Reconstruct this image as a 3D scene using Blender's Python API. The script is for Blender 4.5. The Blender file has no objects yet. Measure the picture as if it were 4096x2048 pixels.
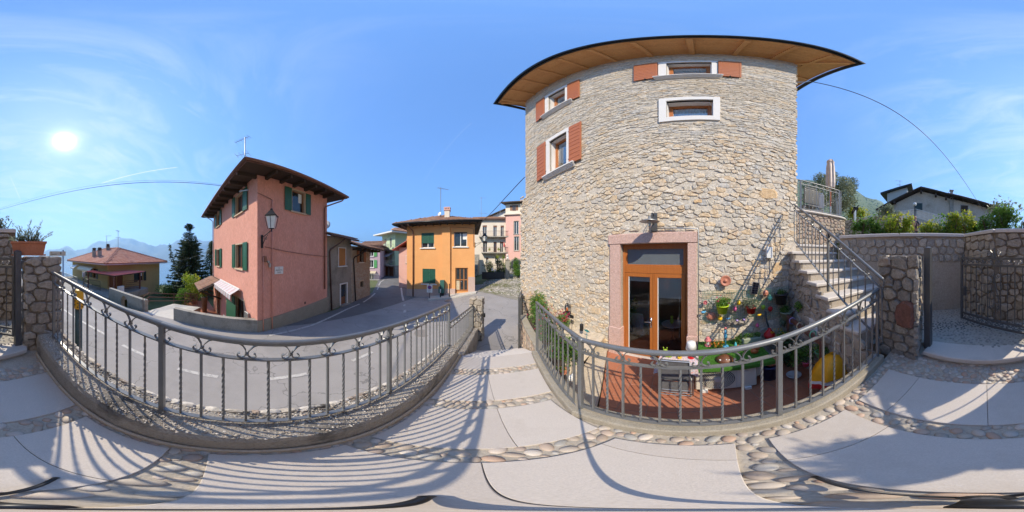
import bpy, math, random
from math import sin, cos, tan, pi, radians, sqrt, hypot, atan2
from mathutils import Vector, Matrix, noise
sc = bpy.context.scene
col = sc.collection
CZ = 1.64
# ---------------------------------------------------------------- camera, sky, sun
cam = bpy.data.cameras.new('camera'); cam.type = 'PANO'; cam.panorama_type = 'EQUIRECTANGULAR'
cam.clip_start = 0.02; cam.clip_end = 60000
co = bpy.data.objects.new('camera', cam); col.objects.link(co)
co.location = (0, 0, CZ); co.rotation_euler = (pi/2, 0, 0); sc.camera = co
SAZ, SEL = radians(-157.4), radians(40.3)
SD = Vector((sin(SAZ)*cos(SEL), cos(SAZ)*cos(SEL), sin(SEL)))
sl = bpy.data.lights.new('sun', 'SUN'); sl.energy = 3.0; sl.angle = radians(0.53); sl.color = (1.0, 0.88, 0.69)
so = bpy.data.objects.new('sun', sl); col.objects.link(so)
so.rotation_euler = SD.to_track_quat('Z', 'Y').to_euler(); so.location = (0, 0, 60)
wd = bpy.data.worlds.new('World'); sc.world = wd; wd.use_nodes = True
nt = wd.node_tree; nt.nodes.clear()
def wn(t, **k):
    n = nt.nodes.new(t)
    for a, b in k.items(): setattr(n, a, b)
    return n
def wl(a, b): nt.links.new(a, b)
def wmath(op, a, b=None, clamp=False):
    n = wn('ShaderNodeMath', operation=op); n.use_clamp = clamp
    for i, v in enumerate((a, b)):
        if v is None: continue
        if isinstance(v, (int, float)): n.inputs[i].default_value = v
        else: wl(v, n.inputs[i])
    return n.outputs[0]
sky = wn('ShaderNodeTexSky', sky_type='NISHITA'); sky.sun_disc = False
sky.sun_elevation = SEL; sky.sun_rotation = SAZ; sky.altitude = 300
sky.air_density = 1.0; sky.dust_density = 0.15; sky.ozone_density = 2.2
geo = wn('ShaderNodeTexCoord')
nrm = wn('ShaderNodeVectorMath', operation='NORMALIZE'); wl(geo.outputs['Generated'], nrm.inputs[0])
D = nrm.outputs[0]
dot = wn('ShaderNodeVectorMath', operation='DOT_PRODUCT'); wl(D, dot.inputs[0]); dot.inputs[1].default_value = SD
dp = wmath('MAXIMUM', dot.outputs['Value'], 0.0)
sep = wn('ShaderNodeSeparateXYZ'); wl(D, sep.inputs[0])
# flat cloud-deck coordinates: direction / (z + .25)
zz = wmath('ADD', wmath('MAXIMUM', sep.outputs[2], 0.0), 0.22)
cx = wmath('DIVIDE', sep.outputs[0], zz); cy = wmath('DIVIDE', sep.outputs[1], zz)
cb = wn('ShaderNodeCombineXYZ'); wl(cx, cb.inputs[0]); wl(cy, cb.inputs[1])
mp = wn('ShaderNodeMapping'); mp.inputs['Rotation'].default_value = (0, 0, 0.5); mp.inputs['Scale'].default_value = (1.1, 2.7, 1)
wl(cb.outputs[0], mp.inputs[0])
nz = wn('ShaderNodeTexNoise'); nz.inputs['Scale'].default_value = 1.9; nz.inputs['Detail'].default_value = 9; nz.inputs['Roughness'].default_value = 0.62
nz.inputs['Distortion'].default_value = 0.9; wl(mp.outputs[0], nz.inputs[0])
nb = wn('ShaderNodeTexNoise'); nb.inputs['Scale'].default_value = 0.55; nb.inputs['Detail'].default_value = 2; wl(cb.outputs[0], nb.inputs[0])
c1 = wn('ShaderNodeMapRange'); c1.inputs[1].default_value = 0.45; c1.inputs[2].default_value = 0.80; wl(nz.outputs[0], c1.inputs[0])
near = wn('ShaderNodeMapRange', interpolation_type='SMOOTHSTEP'); near.inputs[1].default_value = 0.35; near.inputs[2].default_value = 1.0; near.inputs[3].default_value = 0.03; near.inputs[4].default_value = 1.0; wl(dp, near.inputs[0])
cl = wmath('MULTIPLY', wmath('MULTIPLY', c1.outputs[0], near.outputs[0]), 0.55)
cl = wmath('MULTIPLY', cl, wmath('ADD', nb.outputs[0], 0.35), True)
# high veil of ice haze about the sun
veil = wmath('MULTIPLY', wmath('POWER', dp, 12.0), 0.22)
# condensation trails: thin great-circle arcs
def az_el(az, el):
    az, el = radians(az), radians(el); return Vector((sin(az)*cos(el), cos(az)*cos(el), sin(el)))
def trail(a, b, w, k):
    pn = a.cross(b).normalized(); mid = (a+b).normalized(); half = cos(a.angle(b)/2)
    n1 = wn('ShaderNodeVectorMath', operation='DOT_PRODUCT'); wl(D, n1.inputs[0]); n1.inputs[1].default_value = pn
    n2 = wn('ShaderNodeVectorMath', operation='DOT_PRODUCT'); wl(D, n2.inputs[0]); n2.inputs[1].default_value = mid
    m1 = wn('ShaderNodeMapRange', interpolation_type='SMOOTHSTEP'); m1.inputs[1].default_value = 0; m1.inputs[2].default_value = w; m1.inputs[3].default_value = 1; m1.inputs[4].default_value = 0
    wl(wmath('ABSOLUTE', n1.outputs['Value']), m1.inputs[0])
    m2 = wn('ShaderNodeMapRange', interpolation_type='SMOOTHSTEP'); m2.inputs[1].default_value = half - 0.0015; m2.inputs[2].default_value = half + 0.003; wl(n2.outputs['Value'], m2.inputs[0])
    return wmath('MULTIPLY', wmath('MULTIPLY', m1.outputs[0], m2.outputs[0]), k)
tr = trail(az_el(-144.5, 25.5), az_el(-117.5, 31.2), 0.0045, 0.85)
tr = wmath('ADD', tr, trail(az_el(-147, 12), az_el(-142.6, 14.2), 0.004, 0.45))
tr = wmath('ADD', tr, trail(az_el(-176.5, 28), az_el(-172.5, 19), 0.006, 0.30))
tr = wmath('ADD', tr, trail(az_el(-31, 26), az_el(-14, 47), 0.006, 0.09))
cl = wmath('ADD', wmath('ADD', cl, veil), tr, True)
mixc = wn('ShaderNodeMix', data_type='RGBA'); wl(cl, mixc.inputs['Factor'])
tint = wn('ShaderNodeMix', data_type='RGBA', blend_type='MULTIPLY'); tint.inputs['Factor'].default_value = 1.0
bw = wn('ShaderNodeRGBToBW'); wl(sky.outputs[0], bw.inputs[0])      # gentle roll-off of the brightest sky
roll = wmath('DIVIDE', 2.25, wmath('ADD', wmath('MULTIPLY', bw.outputs[0], 0.62), 1.0))
rc = wn('ShaderNodeCombineColor'); [wl(wmath('MULTIPLY', roll, k_), rc.inputs[i_]) for i_, k_ in enumerate((0.50, 0.685, 0.87))]
wl(sky.outputs[0], tint.inputs['A']); wl(rc.outputs[0], tint.inputs['B'])
wl(tint.outputs['Result'], mixc.inputs['A'])
mixc.inputs['B'].default_value = (2.5, 2.75, 2.95, 1)
gl = wmath('ADD', wmath('MULTIPLY', wmath('POWER', dp, 2200.0), 22.0), wmath('MULTIPLY', wmath('POWER', dp, 420.0), 2.0))
glc = wn('ShaderNodeCombineColor'); wl(gl, glc.inputs[0]); wl(wmath('MULTIPLY', gl, 0.97), glc.inputs[1]); wl(wmath('MULTIPLY', gl, 0.9), glc.inputs[2])
addg = wn('ShaderNodeMix', data_type='RGBA', blend_type='ADD'); addg.inputs['Factor'].default_value = 1.0
wl(mixc.outputs['Result'], addg.inputs['A']); wl(glc.outputs[0], addg.inputs['B'])
bg = wn('ShaderNodeBackground'); bg.inputs['Strength'].default_value = 0.15
wl(addg.outputs['Result'], bg.inputs['Color'])
wo = wn('ShaderNodeOutputWorld'); wl(bg.outputs[0], wo.inputs['Surface'])
sc.view_settings.view_transform = 'Standard'; sc.view_settings.look = 'None'; sc.view_settings.gamma = 1.0
sc.view_settings.exposure = 1.25; sc.view_settings.use_curve_mapping = False
sc.cycles.max_bounces = 8; sc.cycles.volume_bounces = 1; sc.cycles.transparent_max_bounces = 12
sc.cycles.use_denoising = True

# ---------------------------------------------------------------- helpers
RNG = random.Random(7)
class Fr:
    """a wall frame: x to the right along the wall, y into the wall, z up"""
    def __init__(s, o, u, z=0.0):
        l = hypot(*u); s.o = o; s.u = (u[0]/l, u[1]/l); s.n = (-s.u[1], s.u[0]); s.z = z
    def p(s, x, y, z):
        return (s.o[0]+x*s.u[0]+y*s.n[0], s.o[1]+x*s.u[1]+y*s.n[1], s.z+z)
class MB:
    def __init__(s, fr=None): s.v = []; s.f = []; s.t = []; s.fr = fr
    def add(s, vs, fs, tone=0.5):
        b = len(s.v)
        if s.fr: vs = [s.fr.p(*p) for p in vs]
        s.v += [tuple(p) for p in vs]; s.t += [tone]*len(vs)
        s.f += [tuple(b+i for i in f) for f in fs]; return s
    def box(s, x0, x1, y0, y1, z0, z1, tone=0.5):
        if x0 > x1: x0, x1 = x1, x0
        if y0 > y1: y0, y1 = y1, y0
        if z0 > z1: z0, z1 = z1, z0
        return s.add([(x0,y0,z0),(x1,y0,z0),(x1,y1,z0),(x0,y1,z0),(x0,y0,z1),(x1,y0,z1),(x1,y1,z1),(x0,y1,z1)],
              [(0,3,2,1),(4,5,6,7),(0,1,5,4),(1,2,6,5),(2,3,7,6),(3,0,4,7)], tone)
    def quad(s, a, b, c, d, tone=0.5): return s.add([a,b,c,d], [(0,1,2,3)], tone)
    def prism(s, poly, z0, z1, ch=0.0, tone=0.5):
        """poly ccw; z0/z1 numbers or functions of (x, y)"""
        f0 = z0 if callable(z0) else (lambda x, y: z0)
        f1 = z1 if callable(z1) else (lambda x, y: z1)
        n = len(poly)
        A = sum(poly[i][0]*poly[(i+1)%n][1]-poly[(i+1)%n][0]*poly[i][1] for i in range(n))
        if A < 0: poly = poly[::-1]
        rings = [[(x, y, f0(x, y)) for x, y in poly]]
        if ch:
            ins = inset(poly, ch)
            rings.append([(x, y, f1(x, y)-ch) for x, y in poly]); rings.append([(x, y, f1(x, y)) for x, y in ins])
        else: rings.append([(x, y, f1(x, y)) for x, y in poly])
        vs = [p for r in rings for p in r]; fs = [tuple(range(n-1, -1, -1))]
        for k in range(len(rings)-1):
            for i in range(n): fs.append((k*n+i, k*n+(i+1)%n, (k+1)*n+(i+1)%n, (k+1)*n+i))
        fs.append(tuple((len(rings)-1)*n+i for i in range(n)))
        return s.add(vs, fs, tone)
    def tube(s, pts, r, seg=8, tone=0.5, closed=False):
        pts = [Vector(p) for p in pts]; n = len(pts)
        rs = r if isinstance(r, (list, tuple)) else [r]*n
        vs = []; fs = []; prev = None
        for i, p in enumerate(pts):
            if closed: d = pts[(i+1) % n]-pts[i-1]
            else: d = (pts[min(i+1, n-1)]-pts[max(i-1, 0)])
            d = d.normalized() if d.length > 1e-9 else Vector((0, 0, 1))
            if prev is None: a = d.orthogonal().normalized()
            else:
                a = prev-d*prev.dot(d); a = a.normalized() if a.length > 1e-6 else d.orthogonal().normalized()
            prev = a; b = d.cross(a)
            for k in range(seg):
                t = 2*pi*k/seg; vs.append(p+(a*cos(t)+b*sin(t))*rs[i])
        m = n if closed else n-1
        for i in range(m):
            j = (i+1) % n
            for k in range(seg): fs.append((i*seg+k, i*seg+(k+1)%seg, j*seg+(k+1)%seg, j*seg+k))
        if not closed: fs.append(tuple(range(seg-1, -1, -1))); fs.append(tuple((n-1)*seg+k for k in range(seg)))
        return s.add(vs, fs, tone)
    def bar(s, a, b, w, h=None, tone=0.5):
        """rectangular bar from a to b: w sideways, h in the upright plane"""
        h = h or w; a = Vector(a); b = Vector(b); d = (b-a).normalized()
        x = d.cross(Vector((0, 0, 1)));  x = x.normalized() if x.length > 1e-5 else Vector((1, 0, 0))
        y = x.cross(d); x *= w/2; y *= h/2
        return s.add([a-x-y, a+x-y, a+x+y, a-x+y, b-x-y, b+x-y, b+x+y, b-x+y],
              [(0,1,2,3),(7,6,5,4),(0,4,5,1),(1,5,6,2),(2,6,7,3),(3,7,4,0)], tone)
    def lathe(s, prof, c=(0,0,0), seg=14, tone=0.5, ax=None):
        c = Vector(c); vs = []; fs = []; n = len(prof)
        q = Vector(ax).normalized().to_track_quat('Z', 'Y') if ax else None
        for r, z in prof:
            for k in range(seg):
                t = 2*pi*k/seg; p = Vector((r*cos(t), r*sin(t), z)); vs.append(c+(q @ p if q else p))
        for i in range(n-1):
            for k in range(seg): fs.append((i*seg+k, i*seg+(k+1)%seg, (i+1)*seg+(k+1)%seg, (i+1)*seg+k))
        fs.append(tuple(range(seg-1, -1, -1))); fs.append(tuple((n-1)*seg+k for k in range(seg)))
        return s.add(vs, fs, tone)
    def ball(s, c, rx, ry=None, rz=None, seg=10, rings=6, tone=0.5, jit=0.0, rng=RNG):
        ry = ry or rx; rz = rz or rx; vs = [(c[0], c[1], c[2]-rz)]; fs = []
        for i in range(1, rings):
            a = -pi/2+pi*i/rings
            for k in range(seg):
                t = 2*pi*k/seg; j = 1+rng.uniform(-jit, jit)
                vs.append((c[0]+rx*cos(a)*cos(t)*j, c[1]+ry*cos(a)*sin(t)*j, c[2]+rz*sin(a)*j))
        vs.append((c[0], c[1], c[2]+rz)); L = len(vs)-1
        for k in range(seg): fs.append((0, 1+(k+1)%seg, 1+k))
        for i in range(rings-2):
            for k in range(seg): fs.append((1+i*seg+k, 1+i*seg+(k+1)%seg, 1+(i+1)*seg+(k+1)%seg, 1+(i+1)*seg+k))
        o = 1+(rings-2)*seg
        for k in range(seg): fs.append((o+k, o+(k+1)%seg, L))
        return s.add(vs, fs, tone)
    def ribbon(s, pts, wd, w, th=0.004, tone=0.5):
        """flat bent strip through pts, width w along wd"""
        pts = [Vector(p) for p in pts]; wd = Vector(wd).normalized()*(w/2); n = len(pts); vs = []; fs = []
        for i, p in enumerate(pts):
            d = (pts[min(i+1, n-1)]-pts[max(i-1, 0)]).normalized(); nn = d.cross(wd).normalized()*(th/2)
            vs += [p-wd-nn, p+wd-nn, p+wd+nn, p-wd+nn]
        for i in range(n-1):
            for k in range(4): fs.append((i*4+k, i*4+(k+1)%4, i*4+4+(k+1)%4, i*4+4+k))
        fs += [(3, 2, 1, 0), tuple((n-1)*4+k for k in range(4))]
        return s.add(vs, fs, tone)
    def leaves(s, c, rad, n, size, rng, tone=(0, 1), flat=0.0, shell=0.35, asp=0.55):
        for _ in range(n):
            while True:
                p = Vector((rng.uniform(-1, 1), rng.uniform(-1, 1), rng.uniform(-1, 1)))
                if shell < p.length < 1: break
            q = Vector((c[0]+p.x*rad[0], c[1]+p.y*rad[1], c[2]+p.z*rad[2]))
            a = Vector((rng.gauss(0, 1), rng.gauss(0, 1), rng.gauss(0, 1)*(1-flat))).normalized()
            b = a.cross(Vector((rng.gauss(0, 1), rng.gauss(0, 1), rng.gauss(0, 1)))).normalized()
            l = size*rng.uniform(0.6, 1.3); a = a*l; b = b*(l*asp*0.5); t = rng.uniform(*tone)
            s.add([q, q+a*0.5+b, q+a, q+a*0.5-b], [(0, 1, 2, 3)], t)
        return s
    def mesh(s, name, mat=None, smooth=False):
        me = bpy.data.meshes.new(name); me.from_pydata(s.v, [], s.f)
        at = me.attributes.new('tone', 'FLOAT', 'POINT'); at.data.foreach_set('value', s.t)
        if mat: me.materials.append(MAT[mat] if isinstance(mat, str) else mat)
        if smooth: me.polygons.foreach_set('use_smooth', [True]*len(me.polygons))
        me.update(); return me
    def islands(s):
        par = list(range(len(s.v)))
        def find(i):
            while par[i] != i: par[i] = par[par[i]]; i = par[i]
            return i
        for f in s.f:
            for k in f[1:]: par[find(k)] = find(f[0])
        d = {}
        for f in s.f: d.setdefault(find(f[0]), []).append(f)
        for fs in d.values():
            ids = sorted({i for f in fs for i in f}); mp = {i: k for k, i in enumerate(ids)}; m = MB(); m.v = [s.v[i] for i in ids]; m.t = [s.t[i] for i in ids]; m.f = [tuple(mp[i] for i in f) for f in fs]; yield m
    def pieces(s, name, mat, parent, **k):
        """every separate piece becomes a part of its own"""
        for m in s.islands(): m.build(name, mat, parent, **k)
    def build(s, name, mat, parent=None, smooth=False, bev=0.0, label=None, kind=None):
        o = bpy.data.objects.new(name, s.mesh(name, mat, smooth)); link(o, parent)
        if bev:
            m = o.modifiers.new('bevel', 'BEVEL'); m.width = bev; m.segments = 2; m.limit_method = 'ANGLE'
        if label: o['label'] = label
        if kind: o['kind'] = kind
        return o
def link(o, parent=None):
    col.objects.link(o)
    if parent is not None:
        o.parent = parent
        o.matrix_parent_inverse = Matrix.Translation(-parent.location)      # parts are written in world coordinates
    return o
def thing(name, label, cat, loc, group=None):
    o = bpy.data.objects.new(name, None); o.location = loc; o.empty_display_size = 0.1; col.objects.link(o)
    return tag(o, label, cat, group)
def tag(o, label, cat, group=None):
    o['label'] = label; o['category'] = cat
    if group: o['group'] = group
    return o
def struct(o): o['kind'] = 'structure'; return o
def put(name, me, parent, loc, rotz=0.0, scale=None, rot=None):
    o = bpy.data.objects.new(name, me); link(o, parent); o.location = loc
    o.rotation_euler = rot if rot is not None else (0, 0, rotz)
    if scale: o.scale = scale
    return o
def inset(poly, d):
    n = len(poly); out = []
    for i in range(n):
        p0 = Vector(poly[i-1]); p1 = Vector(poly[i]); p2 = Vector(poly[(i+1)%n])
        a = (p1-p0); b = (p2-p1)
        if a.length < 1e-9 or b.length < 1e-9: out.append(tuple(p1)); continue
        a.normalize(); b.normalize()
        na = Vector((-a.y, a.x)); nb_ = Vector((-b.y, b.x)); m = na+nb_
        if m.length < 1e-6: m = na
        m = m.normalized(); k = d/max(0.35, m.dot(na)); out.append((p1.x+m.x*k, p1.y+m.y*k))
    return out
def clip(poly, a, b, c):
    """keep a*x + b*y <= c"""
    out = []; n = len(poly)
    for i in range(n):
        p = poly[i]; q = poly[(i+1)%n]; dp_ = a*p[0]+b*p[1]-c; dq = a*q[0]+b*q[1]-c
        if dp_ <= 0: out.append(p)
        if (dp_ < 0 < dq) or (dq < 0 < dp_):
            t = dp_/(dp_-dq); out.append((p[0]+(q[0]-p[0])*t, p[1]+(q[1]-p[1])*t))
    return out
def area(poly):
    n = len(poly); return 0.5*abs(sum(poly[i][0]*poly[(i+1)%n][1]-poly[(i+1)%n][0]*poly[i][1] for i in range(n)))
def cent(poly):
    n = len(poly); return (sum(p[0] for p in poly)/n, sum(p[1] for p in poly)/n)
def emit(pieces, name, parent, mat, limit=300, smooth=False):
    """pieces: list of MB. The ones that show largest become parts, the rest one joined part."""
    def size(m):
        c = Vector((0, 0, 0))
        for p in m.v: c += Vector(p)
        c /= len(m.v); r = max((Vector(p)-c).length for p in m.v); return r/((c-Vector((0, 0, CZ))).length+0.01)
    pieces = sorted(pieces, key=size, reverse=True)
    for m in pieces[:limit]: m.build(name, mat, parent, smooth)
    if len(pieces) > limit:
        j = MB()
        for m in pieces[limit:]:
            b = len(j.v); j.v += m.v; j.t += m.t; j.f += [tuple(b+i for i in f) for f in m.f]
        j.build(name+'_mass', mat, parent, smooth, kind='stuff')
def voronoi(x0, x1, z0, z1, cw, ch, rng, jit=0.38, sizef=None):
    """irregular coursed cells over a rectangle; cw/ch mean width and height"""
    pts = []; z = z0
    while z < z1:
        k = sizef(z) if sizef else 1.0
        h = ch*k*rng.uniform(0.6, 1.5); x = x0-rng.uniform(0, cw*k)
        while x < x1+cw*k:
            w = cw*k*rng.uniform(0.4, 1.8); pts.append((x+w/2+rng.uniform(-jit, jit)*w*0.4, z+h/2+rng.uniform(-jit, jit)*h)); x += w
        z += h
    asp = cw/ch; cs = cw*1.3*(max(1.0, sizef(z0), sizef(z1)) if sizef else 1.0); grid = {}
    P = [(p[0], p[1]*asp) for p in pts]
    for i, p in enumerate(P): grid.setdefault((int(p[0]//cs), int(p[1]//cs)), []).append(i)
    out = []
    for i, p in enumerate(P):
        if not (x0-0.02 <= p[0] <= x1+0.02 and z0-0.02 <= p[1]/asp <= z1+0.02): continue
        poly = [(x0, z0*asp), (x1, z0*asp), (x1, z1*asp), (x0, z1*asp)]
        r = cs*1.2; poly = clip(clip(clip(clip(poly, 1, 0, p[0]+r), -1, 0, -p[0]+r), 0, 1, p[1]+r), 0, -1, -p[1]+r)
        gx, gy = int(p[0]//cs), int(p[1]//cs); nb_ = []
        for a in (-2, -1, 0, 1, 2):
            for b in (-2, -1, 0, 1, 2): nb_ += grid.get((gx+a, gy+b), [])
        nb_.sort(key=lambda j: (P[j][0]-p[0])**2+(P[j][1]-p[1])**2)
        for j in nb_[1:22]:
            q = P[j]; a = q[0]-p[0]; b = q[1]-p[1]; poly = clip(poly, a, b, (q[0]**2+q[1]**2-p[0]**2-p[1]**2)/2)
            if len(poly) < 3: break
        if len(poly) >= 3: out.append([(x, y/asp) for x, y in poly])
    return out
def rough(poly, rng):
    out = []; n = len(poly)
    for i in range(n):
        p = poly[i]; q = poly[(i+1)%n]; l = hypot(q[0]-p[0], q[1]-p[1]); j = lambda k: rng.uniform(-k, k)*l
        out += [(p[0]*.88+q[0]*.12+j(.04), p[1]*.88+q[1]*.12+j(.04)), ((p[0]+q[0])/2+j(.09), (p[1]+q[1])/2+j(.07))]
    return out
def chaikin(poly):
    out = []; n = len(poly)
    for i in range(n):
        p = poly[i]; q = poly[(i+1)%n]
        out.append((p[0]*0.78+q[0]*0.22, p[1]*0.78+q[1]*0.22)); out.append((p[0]*0.22+q[0]*0.78, p[1]*0.22+q[1]*0.78))
    return out
def stone(poly, pf, joint, h, rng, tone, fine=True):
    """one rubble stone on a wall: poly in wall coordinates, pf(x, y_in, z) -> world"""
    n = len(poly); A = sum(poly[i][0]*poly[(i+1)%n][1]-poly[(i+1)%n][0]*poly[i][1] for i in range(n))
    if A < 0: poly = poly[::-1]
    c = cent(poly); w = max(p[0] for p in poly)-min(p[0] for p in poly); hh = max(p[1] for p in poly)-min(p[1] for p in poly)
    if w < joint*2.4 or hh < joint*2.0: return None
    kx = max(0.3, 1-joint*1.6/w); kz = max(0.3, 1-joint*1.6/hh)
    poly = [(c[0]+(p[0]-c[0])*kx, c[1]+(p[1]-c[1])*kz) for p in poly]
    if fine: poly = rough(poly, rng)
    poly = [(p[0]+rng.uniform(-.05, .05)*hh*.6, p[1]+rng.uniform(-.05, .05)*hh) for p in poly]
    n = len(poly); tx, tz = rng.uniform(-.35, .35), rng.uniform(-.35, .35); vs = []
    for lvl, sc_, yy in ((0, 1.0, 0.02), (1, 0.985, -h*0.6), (2, 0.84, -h)):
        for p in poly:
            dx, dz = p[0]-c[0], p[1]-c[1]
            y = yy-(h*(tx*dx/w+tz*dz/hh)+rng.uniform(-.12, .12)*h if lvl else 0)
            vs.append(pf(c[0]+dx*sc_, y, c[1]+dz*sc_))
    vs.append(pf(c[0], -h*1.03, c[1])); fs = []
    for k in range(2):
        for i in range(n): fs.append((k*n+i, k*n+(i+1)%n, (k+1)*n+(i+1)%n, (k+1)*n+i))
    for i in range(n): fs.append((2*n+i, 2*n+(i+1)%n, 3*n))
    m = MB(); m.add(vs, fs, tone); return m
def rubble(parent, pf, x0, x1, z0, z1, cw, ch, mat, joint=0.012, h=0.025, seed=1, holes=(), sizef=None, keep=None, limit=300, tonef=None, fine=True, skip=0.0, jit=0.38):
    rng = random.Random(seed); out = []
    for poly in voronoi(x0, x1, z0, z1, cw, ch, rng, jit, sizef):
        c = cent(poly); bad = False
        for (a, b, d, e) in holes:
            if a < c[0] < b and d < c[1] < e: bad = True; break
            if max(p[0] for p in poly) > a and min(p[0] for p in poly) < b and max(p[1] for p in poly) > d and min(p[1] for p in poly) < e:
                gaps = [(a-c[0], (1, 0, a)), (c[0]-b, (-1, 0, -b)), (d-c[1], (0, 1, d)), (c[1]-e, (0, -1, -e))]
                poly = clip(poly, *max(gaps)[1])
                if len(poly) < 3: bad = True; break
                c = cent(poly)
        if bad or rng.random() < skip or (keep and not keep(*c)): continue
        t = tonef(c, rng) if tonef else rng.random()
        m = stone(poly, pf, joint*rng.uniform(.7, 1.5), h*rng.uniform(0.6, 1.5), rng, t, fine)
        if m: out.append(m)
    emit(out, 'stone', parent, mat, limit); return out
def dome(rng, n=9):
    """unit pebble: a flattened river stone, top half showing"""
    m = MB(); vs = []; fs = []; ph = rng.random()*6
    rad = [1+0.10*sin(2*(2*pi*k/n)+ph)+rng.uniform(-.07, .07) for k in range(n)]
    for r, z in ((0.92, -0.5), (1.0, 0.0), (0.86, 0.5), (0.5, 0.86)):
        for k in range(n):
            t = 2*pi*k/n; vs.append((cos(t)*r*rad[k], sin(t)*r*rad[k], z))
    vs.append((0, 0, 1.0))
    for i in range(3):
        for k in range(n): fs.append((i*n+k, i*n+(k+1)%n, (i+1)*n+(k+1)%n, (i+1)*n+k))
    for k in range(n): fs.append((3*n+k, 3*n+(k+1)%n, 4*n))
    m.add(vs, fs); return m
# ---------------------------------------------------------------- materials
MAT = {}
def mk(name, cols, rough=0.8, nscale=6.0, namt=0.5, bump=0.0, bscale=None, metal=0.0, tone=False, spec=0.5, stain=None, detail=6, stretch=None, tmix=0.75, trans=0.0, coat=0.0, sheen=0.0):
    """cols: 2+ colours; noise (and the per-piece tone) picks between them"""
    m = bpy.data.materials.new(name); m.use_nodes = True; t = m.node_tree; N = t.nodes; L = t.links.new
    b = N['Principled BSDF']; b.inputs['Roughness'].default_value = rough; b.inputs['Metallic'].default_value = metal
    b.inputs['Specular IOR Level'].default_value = spec
    if coat: b.inputs['Coat Weight'].default_value = coat
    tc = N.new('ShaderNodeTexCoord'); src = tc.outputs['Object']
    if stretch:
        mp = N.new('ShaderNodeMapping'); mp.inputs['Scale'].default_value = stretch; L(src, mp.inputs[0]); src = mp.outputs[0]
    nz = N.new('ShaderNodeTexNoise'); nz.inputs['Scale'].default_value = nscale; nz.inputs['Detail'].default_value = detail; nz.inputs['Roughness'].default_value = 0.62
    L(src, nz.inputs[0]); fac = nz.outputs[0]
    mr = N.new('ShaderNodeMapRange'); mr.inputs[1].default_value = 0.5-0.28; mr.inputs[2].default_value = 0.5+0.28; L(fac, mr.inputs[0]); fac = mr.outputs[0]
    if tone:
        at = N.new('ShaderNodeAttribute'); at.attribute_name = 'tone'
        mx = N.new('ShaderNodeMix'); mx.inputs['Factor'].default_value = tmix; L(fac, mx.inputs['A']); L(at.outputs['Fac'], mx.inputs['B']); fac = mx.outputs['Result']
    r = N.new('ShaderNodeValToRGB'); e = r.color_ramp.elements; n = len(cols)
    for i, c in enumerate(cols):
        if i < 2: el = e[i]; el.position = i/(n-1)
        else: el = e.new(i/(n-1))
        el.color = (*c, 1)
    for i, c in enumerate(cols): e[i].position = i/(n-1); e[i].color = (*c, 1)
    L(fac, r.inputs[0]); out = r.outputs[0]
    n2 = N.new('ShaderNodeTexNoise'); n2.inputs['Scale'].default_value = (bscale or nscale)*1.0; n2.inputs['Detail'].default_value = 8; n2.inputs['Roughness'].default_value = 0.68; L(src, n2.inputs[0])
    if namt:
        mv = N.new('ShaderNodeMapRange'); mv.inputs[1].default_value = 0.3; mv.inputs[2].default_value = 0.7; mv.inputs[3].default_value = 1-namt*0.5; mv.inputs[4].default_value = 1+namt*0.3; L(n2.outputs[0], mv.inputs[0])
        mm = N.new('ShaderNodeMix'); mm.data_type = 'RGBA'; mm.blend_type = 'MULTIPLY'; mm.inputs['Factor'].default_value = 1; L(out, mm.inputs['A']); L(mv.outputs[0], mm.inputs['B']); out = mm.outputs['Result']
    if stain:
        sc_, col_, lo, hi = stain
        n3 = N.new('ShaderNodeTexNoise'); n3.inputs['Scale'].default_value = sc_; n3.inputs['Detail'].default_value = 7; n3.inputs['Roughness'].default_value = 0.7; L(tc.outputs['Object'], n3.inputs[0])
        m3 = N.new('ShaderNodeMapRange'); m3.inputs[1].default_value = lo; m3.inputs[2].default_value = hi; L(n3.outputs[0], m3.inputs[0])
        mm = N.new('ShaderNodeMix'); mm.data_type = 'RGBA'; L(m3.outputs[0], mm.inputs['Factor']); L(out, mm.inputs['A']); mm.inputs['B'].default_value = (*col_, 1); out = mm.outputs['Result']
    L(out, b.inputs['Base Color'])
    if bump:
        bp = N.new('ShaderNodeBump'); bp.inputs['Strength'].default_value = 1.0; bp.inputs['Distance'].default_value = bump; L(n2.outputs[0], bp.inputs['Height']); L(bp.outputs[0], b.inputs['Normal'])
    if trans:
        tr_ = N.new('ShaderNodeBsdfTranslucent'); L(out, tr_.inputs[0]); ms = N.new('ShaderNodeMixShader'); ms.inputs[0].default_value = trans
        L(b.outputs[0], ms.inputs[1]); L(tr_.outputs[0], ms.inputs[2]); L(ms.outputs[0], N['Material Output'].inputs['Surface'])
    MAT[name] = m; return m
def glass(name, tintc=(0.9, 0.95, 0.95), k=1.0):
    m = bpy.data.materials.new(name); m.use_nodes = True; t = m.node_tree; N = t.nodes; L = t.links.new; N.remove(N['Principled BSDF'])
    g = N.new('ShaderNodeBsdfGlossy'); g.inputs['Roughness'].default_value = 0.01
    tr_ = N.new('ShaderNodeBsdfTransparent'); tr_.inputs[0].default_value = (*tintc, 1)
    f = N.new('ShaderNodeFresnel'); f.inputs[0].default_value = 1.52; mu = N.new('ShaderNodeMath'); mu.operation = 'MULTIPLY'; mu.inputs[1].default_value = 2.0*k; mu.use_clamp = True; L(f.outputs[0], mu.inputs[0])
    ms = N.new('ShaderNodeMixShader'); L(mu.outputs[0], ms.inputs[0]); L(tr_.outputs[0], ms.inputs[1]); L(g.outputs[0], ms.inputs[2]); L(ms.outputs[0], N['Material Output'].inputs['Surface'])
    MAT[name] = m
glass('glass'); glass('window_glass', k=2.0)
g3 = lambda v, a=1.0, b=1.0: (v, v*a, v*b)
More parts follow.
